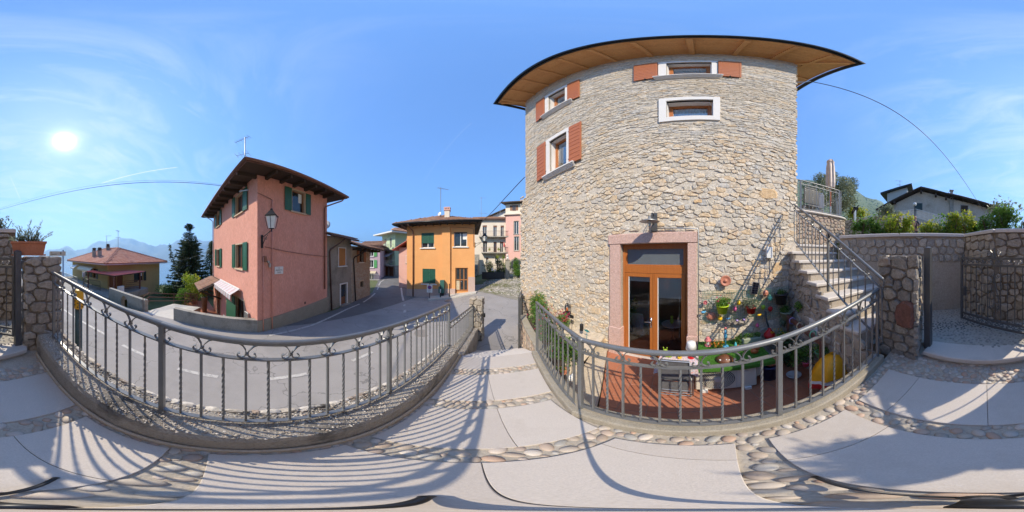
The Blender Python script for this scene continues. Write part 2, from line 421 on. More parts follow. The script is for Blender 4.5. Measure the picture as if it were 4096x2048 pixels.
# stone and masonry
STN = [(.33,.30,.265), (.60,.535,.445), (.48,.435,.37), (.68,.585,.455), (.50,.475,.44), (.72,.635,.52), (.64,.475,.30), (.60,.555,.49), (.61,.37,.17)]
mk('tower_stone', STN, 0.9, 9, 0.9, 0.022, 17, tone=True, tmix=.85, stain=(.38, (.50,.41,.295), .50, .78))
mk('tower_mortar', [(.47,.41,.335), (.60,.535,.45), (.53,.465,.385)], 0.95, 2.2, 0.75, 0.018, 26, stain=(.5, (.48,.395,.295), .48, .72))
mk('wall_stone', [(.20,.18,.16), (.36,.315,.26), (.46,.395,.32), (.29,.265,.235), (.52,.45,.365), (.25,.225,.20), (.46,.36,.26)], 0.9, 8, 0.6, 0.012, 30, tone=True)
mk('dark_mortar', [(.17,.14,.11), (.25,.21,.165)], 0.95, 6, 0.6, 0.01, 40)
mk('terrace_stone', [(.36,.29,.22), (.46,.37,.28), (.41,.29,.22), (.50,.42,.33), (.33,.28,.24)], 0.9, 8, 0.5, 0.01, 30, tone=True)
mk('light_mortar', [(.36,.32,.27), (.46,.41,.35)], 0.95, 5, 0.5, 0.008, 40)
mk('pillar_stone', [(.17,.155,.14), (.27,.24,.20), (.37,.32,.26), (.22,.20,.175), (.43,.37,.29), (.22,.14,.11)], 0.9, 9, 0.75, 0.015, 24, tone=True)
mk('pillar_left_stone', [(.20,.18,.16), (.34,.295,.245), (.43,.38,.32), (.26,.235,.20), (.50,.43,.35)], 0.9, 9, 0.7, 0.015, 24, tone=True)
mk('red_stone', [(.17,.075,.05), (.23,.10,.07)], 0.9, 9, 0.8, 0.012, 20)
mk('render_wall', [(.30,.24,.185), (.40,.33,.26), (.34,.28,.22)], 0.95, 1.6, 0.45, 0.006, 30, stain=(1.3, (.12,.095,.07), .52, .8))
mk('coping', [(.55,.49,.44), (.64,.58,.52)], 0.7, 5, 0.25, 0.002, 60)
mk('slab_stone', [(.49,.435,.385), (.60,.545,.49)], 0.62, 1.6, 0.34, 0.0014, 150, stain=(1.7, (.43,.375,.32), .52, .82), tone=True, tmix=.5)
mk('path_mortar', [(.37,.325,.265), (.46,.405,.335)], 0.95, 9, 0.5, 0.006, 60)
mk('pebble', [(.25,.235,.215), (.44,.375,.305), (.37,.285,.22), (.50,.44,.37), (.46,.295,.205), (.32,.31,.285), (.58,.52,.455), (.42,.30,.23)], 0.55, 14, 0.3, 0.0015, 60, tone=True, tmix=.85)
mk('court_pebble', [(.07,.068,.066), (.11,.105,.10), (.27,.255,.23), (.34,.32,.285)], 0.6, 14, 0.3, 0.0015, 60, tone=True)
mk('court_mortar', [(.34,.315,.27), (.43,.40,.35)], 0.95, 12, 0.5, 0.006, 60)
mk('parapet', [(.30,.265,.225), (.38,.34,.29), (.34,.295,.24)], 0.95, 5, 0.75, 0.012, 70, stain=(2.2, (.06,.055,.05), .50, .68))
mk('gravel', [(.14,.125,.11), (.48,.42,.34), (.62,.57,.50), (.28,.23,.19), (.52,.38,.27)], 0.9, 30, 0.3, 0.002, 80, tone=True, stain=(3.0, (.05,.045,.04), .52, .66))
mk('curb', [(.30,.265,.205), (.40,.355,.285)], 0.95, 7, 0.65, 0.006, 90, stain=(4, (.16,.14,.11), .6, .75))
mk('concrete', [(.27,.255,.225), (.36,.34,.30)], 0.92, 2, 0.5, 0.006, 30, stain=(1.2, (.11,.10,.085), .5, .75))
mk('tread', [(.53,.49,.455), (.58,.535,.50)], 0.6, 4, 0.15, 0.001, 90)
mk('riser', [(.40,.34,.275), (.48,.42,.345)], 0.95, 20, 0.5, 0.006, 120)
# road
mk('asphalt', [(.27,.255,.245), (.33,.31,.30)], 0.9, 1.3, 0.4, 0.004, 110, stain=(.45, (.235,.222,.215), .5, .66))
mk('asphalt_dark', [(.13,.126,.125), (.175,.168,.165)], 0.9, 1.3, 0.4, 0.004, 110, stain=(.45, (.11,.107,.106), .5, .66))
mk('line_paint', [(.46,.44,.415), (.53,.51,.48)], 0.7, 8, 0.5, 0.002, 60, stain=(9, (.22,.21,.20), .5, .66))
mk('cobble_ground', [(.17,.155,.12), (.29,.265,.22), (.36,.33,.29)], 0.95, 14, 0.8, 0.03, 22, stain=(1.1, (.115,.125,.035), .46, .62))
mk('terrain', [(.055,.085,.03), (.10,.13,.045), (.16,.155,.08)], 0.95, .05, 0.6, 0, .6)
mk('hill', [(.055,.105,.035), (.085,.135,.048), (.12,.16,.062)], 0.95, .012, 0.55, 0, .09)
mk('far_rock', [(.07,.09,.06), (.13,.14,.10)], 1.0, .0012, 0.5, 0, .004)
for nm in ('asphalt', 'asphalt_dark'):       # hairline cracks
    t = MAT[nm].node_tree; N = t.nodes; L = t.links.new; b = N['Principled BSDF']; src = b.inputs['Base Color'].links[0].from_socket
    tc = N.new('ShaderNodeTexCoord'); nq = N.new('ShaderNodeTexNoise'); nq.inputs['Scale'].default_value = 1.6; nq.inputs['Detail'].default_value = 5; L(tc.outputs['Object'], nq.inputs[0])
    ad = N.new('ShaderNodeVectorMath'); ad.operation = 'ADD'; L(tc.outputs['Object'], ad.inputs[0]); L(nq.outputs['Color'], ad.inputs[1])
    vo = N.new('ShaderNodeTexVoronoi'); vo.feature = 'DISTANCE_TO_EDGE'; vo.inputs['Scale'].default_value = .42; L(ad.outputs[0], vo.inputs[0])
    mr = N.new('ShaderNodeMapRange'); mr.inputs[1].default_value = .002; mr.inputs[2].default_value = .007; mr.inputs[3].default_value = .62; mr.inputs[4].default_value = 1; L(vo.outputs[0], mr.inputs[0])
    mm = N.new('ShaderNodeMix'); mm.data_type = 'RGBA'; mm.blend_type = 'MULTIPLY'; mm.inputs['Factor'].default_value = 1; L(src, mm.inputs['A']); L(mr.outputs[0], mm.inputs['B']); L(mm.outputs['Result'], b.inputs['Base Color'])
mk('ochre_stone', [(.58,.36,.17), (.68,.48,.28), (.62,.42,.22)], 0.9, 7, 0.7, 0.02, 18)
# render / stucco
mk('pink_stucco', [(.64,.285,.215), (.72,.35,.275)], 0.93, 3.0, 0.4, 0.025, 13, stain=(.55, (.56,.25,.19), .52, .75), stretch=(1.2, 1.2, .55))
mk('grey_stucco', [(.215,.185,.15), (.30,.265,.225), (.25,.22,.18)], 0.95, 1.1, 0.5, 0.012, 20, stain=(.9, (.12,.10,.08), .5, .75))
mk('orange_stucco', [(.70,.335,.125), (.77,.39,.155)], 0.9, 1.4, 0.2, 0.004, 40, stain=(.6, (.62,.33,.13), .52, .8))
mk('plinth_rose', [(.46,.34,.30), (.55,.42,.38)], 0.9, 8, 0.35, 0.01, 40)
mk('plinth_grey', [(.24,.215,.17), (.32,.29,.235)], 0.95, 3, 0.5, 0.01, 30)
mk('lilac', [(.50,.37,.42), (.56,.42,.47)], 0.92, 2, 0.2, 0.004, 30)
mk('mint', [(.40,.52,.36), (.46,.58,.41)], 0.92, 2, 0.2, 0.004, 30)
mk('cream', [(.62,.55,.46), (.69,.62,.53)], 0.92, 1.5, 0.25, 0.004, 30)
mk('white_wall', [(.66,.63,.58), (.72,.69,.64)], 0.92, 1.5, 0.2, 0.004, 30)
mk('rose_wall', [(.62,.36,.31), (.68,.41,.355)], 0.92, 2, 0.2, 0.004, 30)
mk('olive_wall', [(.44,.335,.155), (.51,.395,.19)], 0.92, 2, 0.3, 0.006, 30)
mk('old_wall', [(.40,.345,.28), (.50,.44,.37), (.44,.375,.305)], 0.95, .7, 0.55, 0.02, 12, stain=(.5, (.30,.26,.21), .5, .7))
mk('pale_panel', [(.50,.48,.44), (.55,.53,.49)], 0.9, 1, 0.15)
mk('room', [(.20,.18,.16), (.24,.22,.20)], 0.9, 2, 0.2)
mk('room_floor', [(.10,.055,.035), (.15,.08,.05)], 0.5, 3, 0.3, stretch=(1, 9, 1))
# roofs
mk('roof_tile', [(.20,.125,.085), (.36,.20,.13), (.42,.27,.19), (.30,.16,.11), (.45,.32,.24)], 0.9, 6, 0.4, 0.004, 30, tone=True)
mk('villa_tile', [(.44,.17,.105), (.54,.22,.145), (.58,.29,.205), (.50,.20,.13)], 0.9, 6, 0.3, 0.004, 30, tone=True)
mk('red_sheet', [(.46,.10,.08), (.52,.13,.10)], 0.7, 4, 0.3)
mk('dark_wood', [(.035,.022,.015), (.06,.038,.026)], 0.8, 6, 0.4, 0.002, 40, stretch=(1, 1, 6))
mk('fascia_brown', [(.13,.065,.05), (.17,.085,.065)], 0.6, 5, 0.2)
mk('soffit_wood', [(.60,.295,.105), (.72,.39,.16), (.66,.34,.13)], 0.65, 5, 0.45, 0.002, 30, tone=True, tmix=.5, stretch=(1.2, 1.2, 1))
mk('gutter_black', [(.03,.032,.034), (.045,.047,.05)], 0.35, 5, 0.1, metal=0.6)
mk('gutter_brown', [(.07,.035,.027), (.10,.05,.04)], 0.45, 5, 0.2)
mk('copper_pipe', [(.20,.085,.05), (.26,.115,.07)], 0.5, 5, 0.3)
# metal and paint
mk('rail_paint', [(.17,.176,.18), (.215,.22,.224)], 0.38, 12, 0.18, 0.0006, 150, metal=0.35)
mk('gate_paint', [(.09,.092,.095), (.12,.122,.125)], 0.42, 12, 0.2, 0.0006, 150, metal=0.4)
mk('galvanised', [(.36,.37,.38), (.44,.45,.46)], 0.4, 8, 0.2, metal=0.7)
mk('dark_metal', [(.022,.022,.024), (.035,.035,.037)], 0.5, 8, 0.2, metal=0.4)
mk('white_metal', [(.60,.60,.59), (.68,.68,.67)], 0.5, 6, 0.12)
mk('rust_rail', [(.12,.05,.035), (.19,.085,.06)], 0.7, 7, 0.4)
mk('cable', [(.035,.035,.035), (.05,.05,.05)], 0.6, 5, 0.1)
mk('aerial', [(.25,.25,.25), (.32,.32,.32)], 0.45, 5, 0.1, metal=0.6)
mk('green_cabinet', [(.03,.115,.10), (.04,.14,.12)], 0.5, 5, 0.15)
mk('yellow_plastic', [(.72,.36,.015), (.80,.42,.025)], 0.45, 5, 0.1)
mk('post_green', [(.055,.09,.08), (.075,.11,.10)], 0.5, 6, 0.2)
mk('lamp_glass', [(.70,.71,.70), (.80,.81,.80)], 0.25, 4, 0.15)
mk('tripod_black', [(.012,.012,.013), (.02,.02,.022)], 0.4, 5, 0.1)
# joinery
mk('door_wood', [(.34,.105,.022), (.44,.15,.036)], 0.35, 3, 0.4, 0.001, 22, stretch=(7, 7, .7))
mk('shutter_wood', [(.33,.095,.030), (.43,.135,.046), (.38,.115,.036)], 0.5, 3, 0.35, 0.001, 20, tone=True, stretch=(.9, .9, 8))
mk('green_shutter', [(.018,.095,.050), (.026,.12,.066)], 0.45, 4, 0.25, 0.001, 30)
mk('light_green_shutter', [(.10,.36,.12), (.13,.42,.15)], 0.5, 4, 0.15)
mk('dark_shutter', [(.010,.030,.030), (.018,.042,.042)], 0.5, 4, 0.15)
mk('blind_green', [(.010,.085,.058), (.016,.11,.076)], 0.5, 4, 0.15)
mk('brown_wood', [(.16,.062,.028), (.23,.095,.045)], 0.55, 4, 0.4, 0.001, 20, stretch=(6, 6, .8))
mk('ochre_wood', [(.30,.12,.035), (.38,.165,.055)], 0.5, 4, 0.3, stretch=(6, 6, .8))
mk('white_frame', [(.70,.70,.69), (.76,.76,.75)], 0.45, 5, 0.08)
mk('white_surround', [(.66,.64,.62), (.72,.70,.68)], 0.75, 6, 0.1, 0.0006, 80)
mk('beige_trim', [(.50,.37,.25), (.58,.44,.31)], 0.8, 6, 0.25, 0.001, 50)
mk('rose_marble', [(.46,.28,.23), (.60,.41,.35), (.53,.34,.285)], 0.8, 12, 0.55, 0.014, 34)
mk('pane', [(.018,.024,.030), (.030,.040,.050)], 0.04, 1.5, 0.3, spec=0.8)
mk('frosted', [(.105,.125,.145), (.125,.15,.17)], 0.22, 2, 0.1)
mk('curtain', [(.70,.74,.76), (.84,.86,.87)], 0.85, 6, 0.25, stretch=(14, 14, 1.2))
mk('white_blind', [(.62,.62,.60), (.68,.68,.66)], 0.6, 4, 0.1)
# terrace
mk('terracotta_tile', [(.33,.115,.06), (.42,.16,.088), (.37,.135,.075)], 0.5, 5, 0.3, 0.001, 30, tone=True)
mk('tile_grout', [(.30,.22,.17), (.36,.27,.21)], 0.9, 9, 0.3)
mk('terracotta', [(.40,.145,.075), (.50,.20,.11)], 0.8, 9, 0.3, 0.001, 40)
mk('ac_white', [(.60,.57,.50), (.66,.63,.56)], 0.45, 4, 0.1)
mk('grass_mat', [(.035,.13,.012), (.075,.22,.025), (.13,.30,.05)], 0.8, 40, 0.3, tone=True, trans=.25)
mk('cloth_grey', [(.10,.10,.11), (.14,.14,.15)], 0.85, 20, 0.2)
mk('cloth_print', [(.66,.64,.64), (.72,.70,.70), (.60,.18,.18), (.74,.72,.72), (.28,.34,.52), (.72,.45,.20), (.70,.68,.68)], 0.85, 42, 0.1, detail=1)
for nm, c in dict(lime=(.42,.60,.015), pink=(.62,.10,.22), rose=(.55,.16,.17), red=(.50,.012,.015), blue=(.10,.36,.60), navy=(.015,.03,.13), teal=(.03,.33,.36), yellow=(.78,.47,.012), anthracite=(.035,.037,.042),
                  mint_pot=(.18,.55,.34), clay=(.50,.20,.13), orange_glaze=(.42,.11,.025), white_plastic=(.72,.72,.71), brown_glaze=(.15,.055,.022), lilac_plastic=(.42,.30,.60), sage=(.30,.33,.24), driftwood=(.30,.25,.20), cyan=(.08,.34,.52), sign_red=(.50,.02,.025), sign_blue=(.03,.08,.35), text_black=(.03,.03,.03), skin=(.42,.22,.15), navy_cloth=(.012,.014,.022), green_wire=(.03,.19,.09), tarp_yellow=(.78,.36,.01), tarp_white=(.68,.68,.68), tarp_red=(.48,.015,.02), umbrella=(.50,.40,.35), umbrella_pole=(.50,.13,.05), frog=(.32,.46,.03), planter_brown=(.15,.10,.08), awning=(.52,.50,.53), awning_red=(.48,.33,.34), cream_awning=(.55,.47,.33), bowl=(.45,.45,.46)).items():
    mk(nm, [tuple(v*.9 for v in c), tuple(v*1.08 for v in c)], 0.5, 7, 0.15)
mk('bulb_glass', [(.55,.20,.30), (.62,.25,.34)], 0.1, 3, 0.1)
mk('solar', [(.008,.009,.018), (.014,.015,.026)], 0.12, 5, 0.1)
# plants
mk('leaf', [(.05,.12,.02), (.09,.20,.03), (.15,.29,.045), (.24,.38,.07)], 0.55, 9, 0.2, tone=True, trans=.5, tmix=.9)
mk('leaf_yellow', [(.12,.22,.02), (.24,.36,.03), (.44,.48,.05), (.62,.56,.08)], 0.55, 9, 0.2, tone=True, trans=.5, tmix=.9)
mk('leaf_dark', [(.016,.040,.014), (.032,.072,.022), (.055,.105,.03), (.10,.15,.045)], 0.65, 9, 0.2, tone=True, trans=.2, tmix=.9)
mk('leaf_olive', [(.14,.17,.10), (.22,.255,.155), (.33,.36,.24)], 0.6, 9, 0.2, tone=True, trans=.25, tmix=.9)
mk('petal_red', [(.38,.01,.02), (.52,.03,.10), (.60,.12,.20)], 0.6, 9, 0.1, tone=True, trans=.3)
mk('petal_yellow', [(.70,.38,.01), (.75,.50,.02)], 0.6, 9, 0.1, tone=True, trans=.3)
mk('petal_orange', [(.60,.16,.01), (.70,.28,.02)], 0.6, 9, 0.1, tone=True, trans=.3)
mk('bark', [(.07,.05,.035), (.13,.10,.075)], 0.95, 12, 0.5, 0.01, 30)
mk('soil', [(.045,.03,.02), (.08,.055,.04)], 1.0, 20, 0.5, 0.01, 40)
# lake
lk = mk('water', [(.06,.13,.20), (.075,.15,.225)], 0.16, .004, 0.15, 0.0, .02)
_n = lk.node_tree; _b = _n.nodes['Principled BSDF']; _nz = _n.nodes.new('ShaderNodeTexNoise'); _nz.inputs['Scale'].default_value = .06; _nz.inputs['Detail'].default_value = 5
_tc = _n.nodes.new('ShaderNodeTexCoord'); _n.links.new(_tc.outputs['Object'], _nz.inputs[0]); _bp = _n.nodes.new('ShaderNodeBump'); _bp.inputs['Distance'].default_value = 1.6
_n.links.new(_nz.outputs[0], _bp.inputs['Height']); _n.links.new(_bp.outputs[0], _b.inputs['Normal'])
# ---------------------------------------------------------------- terrain, lake, mountains
def sst(a, b, x):
    t = min(1, max(0, (x-a)/(b-a))); return t*t*(3-2*t)
def road_z(x, y):
    return -1.96+sst(-8.5, -0.5, x)*0.062*max(0.0, y)
def interp(tab, x):
    if x <= tab[0][0]: return tab[0][1]
    for (a, b), (c, d) in zip(tab, tab[1:]):
        if x <= c: return b+(d-b)*sst(0, 1, (x-a)/(c-a))
    return tab[-1][1]
HILL = [(-180, 2), (-175, 0), (-165, -14), (-78, -14), (-70, 1), (-40, 2), (-10, 4), (15, 8), (50, 22), (85, 27), (105, 26.5), (117, 24.5), (127, 19.8), (137, 14), (150, 9), (165, 5), (180, 2)]
def terr_z(az, r):
    a = radians(az); x, y = r*sin(a), r*cos(a); base = road_z(x, y)-0.06
    e = interp(HILL, az)
    if e < 0:
        d = -x*0.9-y*0.42-8.0
        drop = -1.5*sst(-0.2, 0.3, d) if x < -7.2 else 0.0
        if r > 24: drop -= (r-24)*0.36*sst(20, 60, r)
        return max(base+drop, -170)
    up = r*tan(radians(e))*sst(45, 1500, r)
    up += noise.noise(Vector((x*.004, y*.004, 0)))*r*0.02*sst(100, 600, r)
    return min(base, 6) + up if r > 40 else base
m = MB(); AZ = [-180+2*i for i in range(180)]; RS = [0.0]+[2.0*1.09**i for i in range(92)]
RS = [r for r in RS if r < 4200]
na = len(AZ); m.v.append((0, 0, terr_z(0, 0))); m.t.append(.5)
for r in RS[1:]:
    for az in AZ:
        a = radians(az); m.v.append((r*sin(a), r*cos(a), terr_z(az, r))); m.t.append(.5)
for k in range(na): m.f.append((0, 1+(k+1)%na, 1+k)[::-1] if False else (0, 1+k, 1+(k+1)%na)[::-1])
for i in range(len(RS)-2):
    for k in range(na): m.f.append((1+i*na+k, 1+i*na+(k+1)%na, 1+(i+1)*na+(k+1)%na, 1+(i+1)*na+k)[::-1])
struct(m.build('ground', 'terrain', smooth=True))
# the wooded slope above the village: crowns too many to count
rng = random.Random(5); m = MB()
for _ in range(5200):
    az = rng.uniform(92, 150); r = 140*(11**rng.random()); z = terr_z(az, r); a = radians(az)
    if z < 14: continue
    s = rng.uniform(2.2, 5.0); m.ball((r*sin(a), r*cos(a), z+s*.4), s, s, s*.9, seg=6, rings=4, tone=rng.random(), jit=.25, rng=rng)
o = m.build('hillside_wood', mk('wood_crowns', [(.040,.085,.028), (.065,.12,.04), (.10,.15,.055)], .95, .3, .3, tone=True), smooth=True); o['kind'] = 'stuff'; o['label'] = 'dense green woodland covering the steep hillside'
m = MB(); m.add([(-16000, -16000, -148), (600, -16000, -148), (600, 6000, -148), (-16000, 6000, -148)], [(0, 1, 2, 3)])
struct(m.build('lake', 'water'))
def ridge(name, tab, r0, r1, seed):
    m = MB(); rg = random.Random(seed); a0, a1 = tab[0][0], tab[-1][0]; na = int((a1-a0)/0.4)+1; nr = 22
    for i in range(na):
        az = a0+(a1-a0)*i/(na-1); a = radians(az); pk = r1*tan(radians(interp(tab, az)))
        for j in range(nr+4):
            t = j/nr; r = r0+(r1-r0)*t
            z = -150+(pk+150)*(t**1.15) if t <= 1 else pk-(t-1)*nr*180
            q = Vector((r*sin(a)*.0011, r*cos(a)*.0011, seed))
            z += (noise.fractal(q, 0.9, 2.1, 5))*190*min(1, 2.2*t)*(1 if t < .92 else .35)*(0.35 if t > .98 else 1)
            m.v.append((r*sin(a), r*cos(a), z)); m.t.append(.5)
    h = nr+4
    for i in range(na-1):
        for j in range(h-1): m.f.append((i*h+j, (i+1)*h+j, (i+1)*h+j+1, i*h+j+1))
    o = m.build(name, 'far_rock', smooth=True); struct(o)
ridge('far_mountain', [(-171, -1.0), (-167, 0.3), (-163.5, 1.6), (-160, 1.9), (-156.4, 3.6), (-153, 1.7), (-150, 2.6), (-147, 4.6), (-145.2, 5.35), (-143, 5.1), (-138, 6.35), (-134, 6.1), (-130, 4.9), (-125.7, 3.0), (-121, 3.6), (-117, 5.6), (-112, 6.3), (-108, 5.2), (-104, 5.6), (-95, 4.5), (-80, 3.9), (-60, 3.5), (-45, 4.4), (-38, 4.0), (-30, 2)], 4700, 7600, 3)
# ---------------------------------------------------------------- roads
def sheet(name, poly, mat, dz, step=1.0, parent=None, zf=road_z):
    """a sheet over road_z, cut into strips so that it follows the ground"""
    m = MB(); xs = [p[0] for p in poly]; ys = [p[1] for p in poly]; x = min(xs)
    while x < max(xs):
        y = min(ys)
        while y < max(ys):
            q = clip(clip(clip(clip(poly, -1, 0, -x), 1, 0, x+step), 0, -1, -y), 0, 1, y+step)
            if len(q) >= 3 and area(q) > 1e-5:
                n = len(q); A = sum(q[i][0]*q[(i+1)%n][1]-q[(i+1)%n][0]*q[i][1] for i in range(n))
                if A < 0: q = q[::-1]
                m.add([(a, b, zf(a, b)+dz) for a, b in q], [tuple(range(n))])
            y += step
        x += step
    return m.build(name, mat, parent)
road = sheet('road', [(-7.7, -40), (9, -40), (9, 16), (-7.7, 16)], 'asphalt', 0.0, 1.5); struct(road)
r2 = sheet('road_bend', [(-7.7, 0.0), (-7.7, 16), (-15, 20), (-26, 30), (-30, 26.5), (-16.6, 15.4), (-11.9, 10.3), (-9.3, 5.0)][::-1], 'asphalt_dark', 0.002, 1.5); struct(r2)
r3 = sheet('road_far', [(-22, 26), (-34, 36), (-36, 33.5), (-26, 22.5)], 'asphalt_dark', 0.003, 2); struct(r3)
def marks(name, pts, w, parent=road):
    m = MB()
    for (x0, y0), (x1, y1) in zip(pts, pts[1:]):
        L_ = hypot(x1-x0, y1-y0); nx, ny = -(y1-y0)/L_*w/2, (x1-x0)/L_*w/2; k = max(1, int(L_/1.0))
        for i in range(k):
            a, b = i/k, (i+1)/k; q = [(x0+(x1-x0)*a+nx, y0+(y1-y0)*a+ny), (x0+(x1-x0)*b+nx, y0+(y1-y0)*b+ny), (x0+(x1-x0)*b-nx, y0+(y1-y0)*b-ny), (x0+(x1-x0)*a-nx, y0+(y1-y0)*a-ny)]
            m.add([(p[0], p[1], road_z(*p)+0.008) for p in q[::-1]], [(0, 1, 2, 3)])
    return m.build(name, 'line_paint', parent)
for a, b in (((-3.86, -2.01), (-3.82, -0.91)), ((-3.80, .31), (-3.83, 1.24)), ((-3.88, 2.6), (-3.93, 3.4)), ((-4.04, -4.32), (-4.0, -3.25))): marks('lane_dash', [a, b], .13)
marks('centre_line', [(-3.95, -30), (-4.0, -10.2), (-4.1, -7.0), (-4.15, -5.5)], .13)
marks('edge_line', [(-6.75, .55), (-7.1, 1.6), (-7.5, 2.75), (-8.2, 4.05), (-9.0, 5.6), (-9.55, 7.05)], .14)
marks('edge_line', [(-9.75, 7.55), (-10.6, 9.0), (-11.5, 10.3)], .14); marks('edge_line', [(-12.6, 11.6), (-13.6, 12.7)], .14)
marks('edge_line', [(-14.4, 13.5), (-16.0, 15.3), (-17.4, 17.4), (-17.2, 18.6)], .14)
marks('edge_line', [(-7.9, 10.05), (-9.2, 11.5), (-10.3, 12.8), (-11.5, 14.2)], .16)
for a, b in (((-12.2, 15.0), (-12.7, 15.6)), ((-13.2, 16.2), (-13.7, 16.8)), ((-14.3, 17.5), (-14.9, 18.1)), ((-15.6, 18.9), (-16.3, 19.7)), ((-17.2, 20.6), (-18.0, 21.4)), ((-7.1, 9.2), (-6.85, 8.8)), ((-6.2, 8.05), (-5.9, 7.6))): marks('lane_dash', [a, b], .15)
# cobbled bank rising past the orange house, with turf in it
cob = sheet('cobbled_bank', [(-2.9, 13.2), (0.5, 10.4), (4.5, 10.2), (9, 30), (-3, 30), (-2.3, 18)], 'cobble_ground', 0.012, 1.0); struct(cob)
rng = random.Random(11); m = MB(); tm = [dome(rng, 6) for _ in range(6)]
for _ in range(2600):
    x = rng.uniform(-2.9, 3.2); y = rng.uniform(10.6, 23)
    if x < -2.6+(13.4-y)*1.3 and y < 13.4 or y < 10.5+(x < .4)*(.4-x)*.8: continue
    if noise.noise(Vector((x*.45, y*.45, 2))) > .22 and rng.random() < .8: continue
    s = rng.uniform(.04, .085); b = rng.choice(tm); t = rng.uniform(.1, 1)
    m.add([(x+p[0]*s, y+p[1]*s, road_z(x, y)+.01+p[2]*.035) for p in b.v], b.f, t)
m.build('cobbles', mk('bank_cobble', [(.22,.20,.17), (.36,.33,.29), (.46,.43,.39)], .8, 9, .3, tone=True), cob, True, kind='stuff')
m = MB()
for _ in range(9000):
    x = rng.uniform(-2.7, 3.4); y = rng.uniform(10.6, 21)
    if x < -2.4+(13.4-y)*1.3 and y < 13.4 or noise.noise(Vector((x*.45, y*.45, 2))) < .06: continue
    z = road_z(x, y)+.012; a = rng.random()*6.3; h = rng.uniform(.03, .08); w = .012; dx, dy = cos(a)*w, sin(a)*w
    m.add([(x-dx, y-dy, z), (x+dx, y+dy, z), (x+rng.uniform(-.03, .03), y+rng.uniform(-.03, .03), z+h)], [(0, 1, 2)], rng.random())
o = m.build('grass', mk('dry_grass', [(.10,.12,.02), (.17,.18,.035), (.26,.23,.07)], .8, 5, .2, tone=True, trans=.3)); o['kind'] = 'stuff'; o['label'] = 'yellowish turf growing between the cobbles of the bank'
# concrete apron before the orange house
OF = Fr((-3.193, 12.808), (cos(radians(14)), sin(radians(14))))
ap = [OF.p(-3.45, -.02, 0)[:2], OF.p(-3.3, -1.35, 0)[:2], OF.p(-1.2, -1.05, 0)[:2], OF.p(.3, -.55, 0)[:2], OF.p(.4, -.02, 0)[:2]]
m = MB(); m.prism(ap, lambda x, y: road_z(x, y)-.1, lambda x, y: road_z(x, y)+.10, .012); struct(m.build('pavement', mk('apron', [(.46,.44,.40), (.54,.52,.48)], .9, 3, .3, .003, 40)))
m = MB(); m.lathe([(.36, 0), (.36, .006), (.33, .008), (.33, .004), (.05, .004)], (-3.40, 5.60, road_z(-3.4, 5.6)+.006), 24); m.build('manhole_cover', mk('manhole', [(.20,.18,.165), (.26,.235,.215)], .7, 30, .5, .004, 60), road, label='round iron cover set in a pale ring')
gr = MB(OF); [gr.box(-1.9+i*.06, -1.865+i*.06, -2.0, -1.6, road_z(*OF.p(-1.6, -1.8, 0)[:2])+.002, road_z(*OF.p(-1.6, -1.8, 0)[:2])+.014) for i in range(11)]; gr.build('drain_grate', 'galvanised', road)

# ---------------------------------------------------------------- the stepped path under the camera
GV = (-.24, .97); BV = (.97, .24)                    # downhill, and across
def pf(x, y): return -.12*(GV[0]*x+GV[1]*y)
def bg2(b, g): return (BV[0]*b+GV[0]*g, BV[1]*b+GV[1]*g)
RC, RE, RN = (.502, 1.116), (1.51, -1.20), (.43, 2.80)      # right rail: corner, uphill end, downhill end
ux, uy = (RE[0]-RC[0])/2.526, (RE[1]-RC[1])/2.526; NX, NY = -uy, ux
NX, NY = (.917, .399)
def lx(y): return -.846-.0913*y                       # line of the left rail
INL = lambda y: lx(y)+.19                             # inner foot of the left parapet
path = thing('path', 'stepped path', 'path', (0, 0, 0)); del path['label'], path['category']; struct(path)
N2 = (.9991, .0427)
def bounded(poly, marg_l, marg_r, mode=1):
    """clip to the path: left parapet foot, right kerb (two straight runs that meet at the corner post)"""
    poly = clip(poly, -1, -.0913, .846-.19-marg_l)
    if mode == 1: return clip(poly, NX, NY, .905-.065-marg_r)
    if mode == 2: return clip(poly, N2[0], N2[1], N2[0]*RC[0]+N2[1]*RC[1]-.085-marg_r)
    return clip(poly, BV[0], BV[1], .68)
bands = [(-.90, -.74), (-.19, -.03), (.53, .70), (1.31, 1.47), (2.11, 2.29)]
rows = [(-1.46, -.90, (-.02, .62)), (-.74, -.19, (-.25, .50)), (-.03, .53, (.03, .54)), (.70, 1.31, (.20,)), (1.47, 2.11, (.20,)), (2.29, 2.75, ())]
# mortar bed under everything
m = MB()
for ga, gb, md in ((-2.2, .97, 1), (.97, 2.73, 2)):
    bed = bounded([bg2(-2, ga), bg2(3, ga), bg2(3, gb), bg2(-2, gb)], -.02, -.02, md)
    m.prism(bed, lambda x, y: pf(x, y)-.25, lambda x, y: pf(x, y)-.012)
m.build('mortar_bed', 'path_mortar', path)
rng = random.Random(3); gp = .0016; slabs = []
for g0, g1, cuts in rows:
    cc = [-3.0]+list(cuts)+[3.0]
    for b0, b1 in zip(cc, cc[1:]):
        q = [bg2(b0+gp, g0), bg2(b1-gp, g0), bg2(b1-gp, g1), bg2(b0+gp, g1)]
        q = bounded(q, .055 if g0 > -1 else .03, .125 if g1 < .6 else .0, 1 if g1 < .6 else 3 if g0 < .8 else 2)
        if len(q) < 3 or area(q) < .004: continue
        m = MB(); m.prism(q, lambda x, y: pf(x, y)-.06, lambda x, y: pf(x, y)+.006, .0022, rng.random()); m.build('slab', 'slab_stone', path)
variants = []
for i in range(48): d = dome(rng, 9); d.t = [(i+.5)/48]*len(d.v); variants.append(d)
meshes = [v.mesh('pebble', 'pebble', True) for v in variants]
cand = []
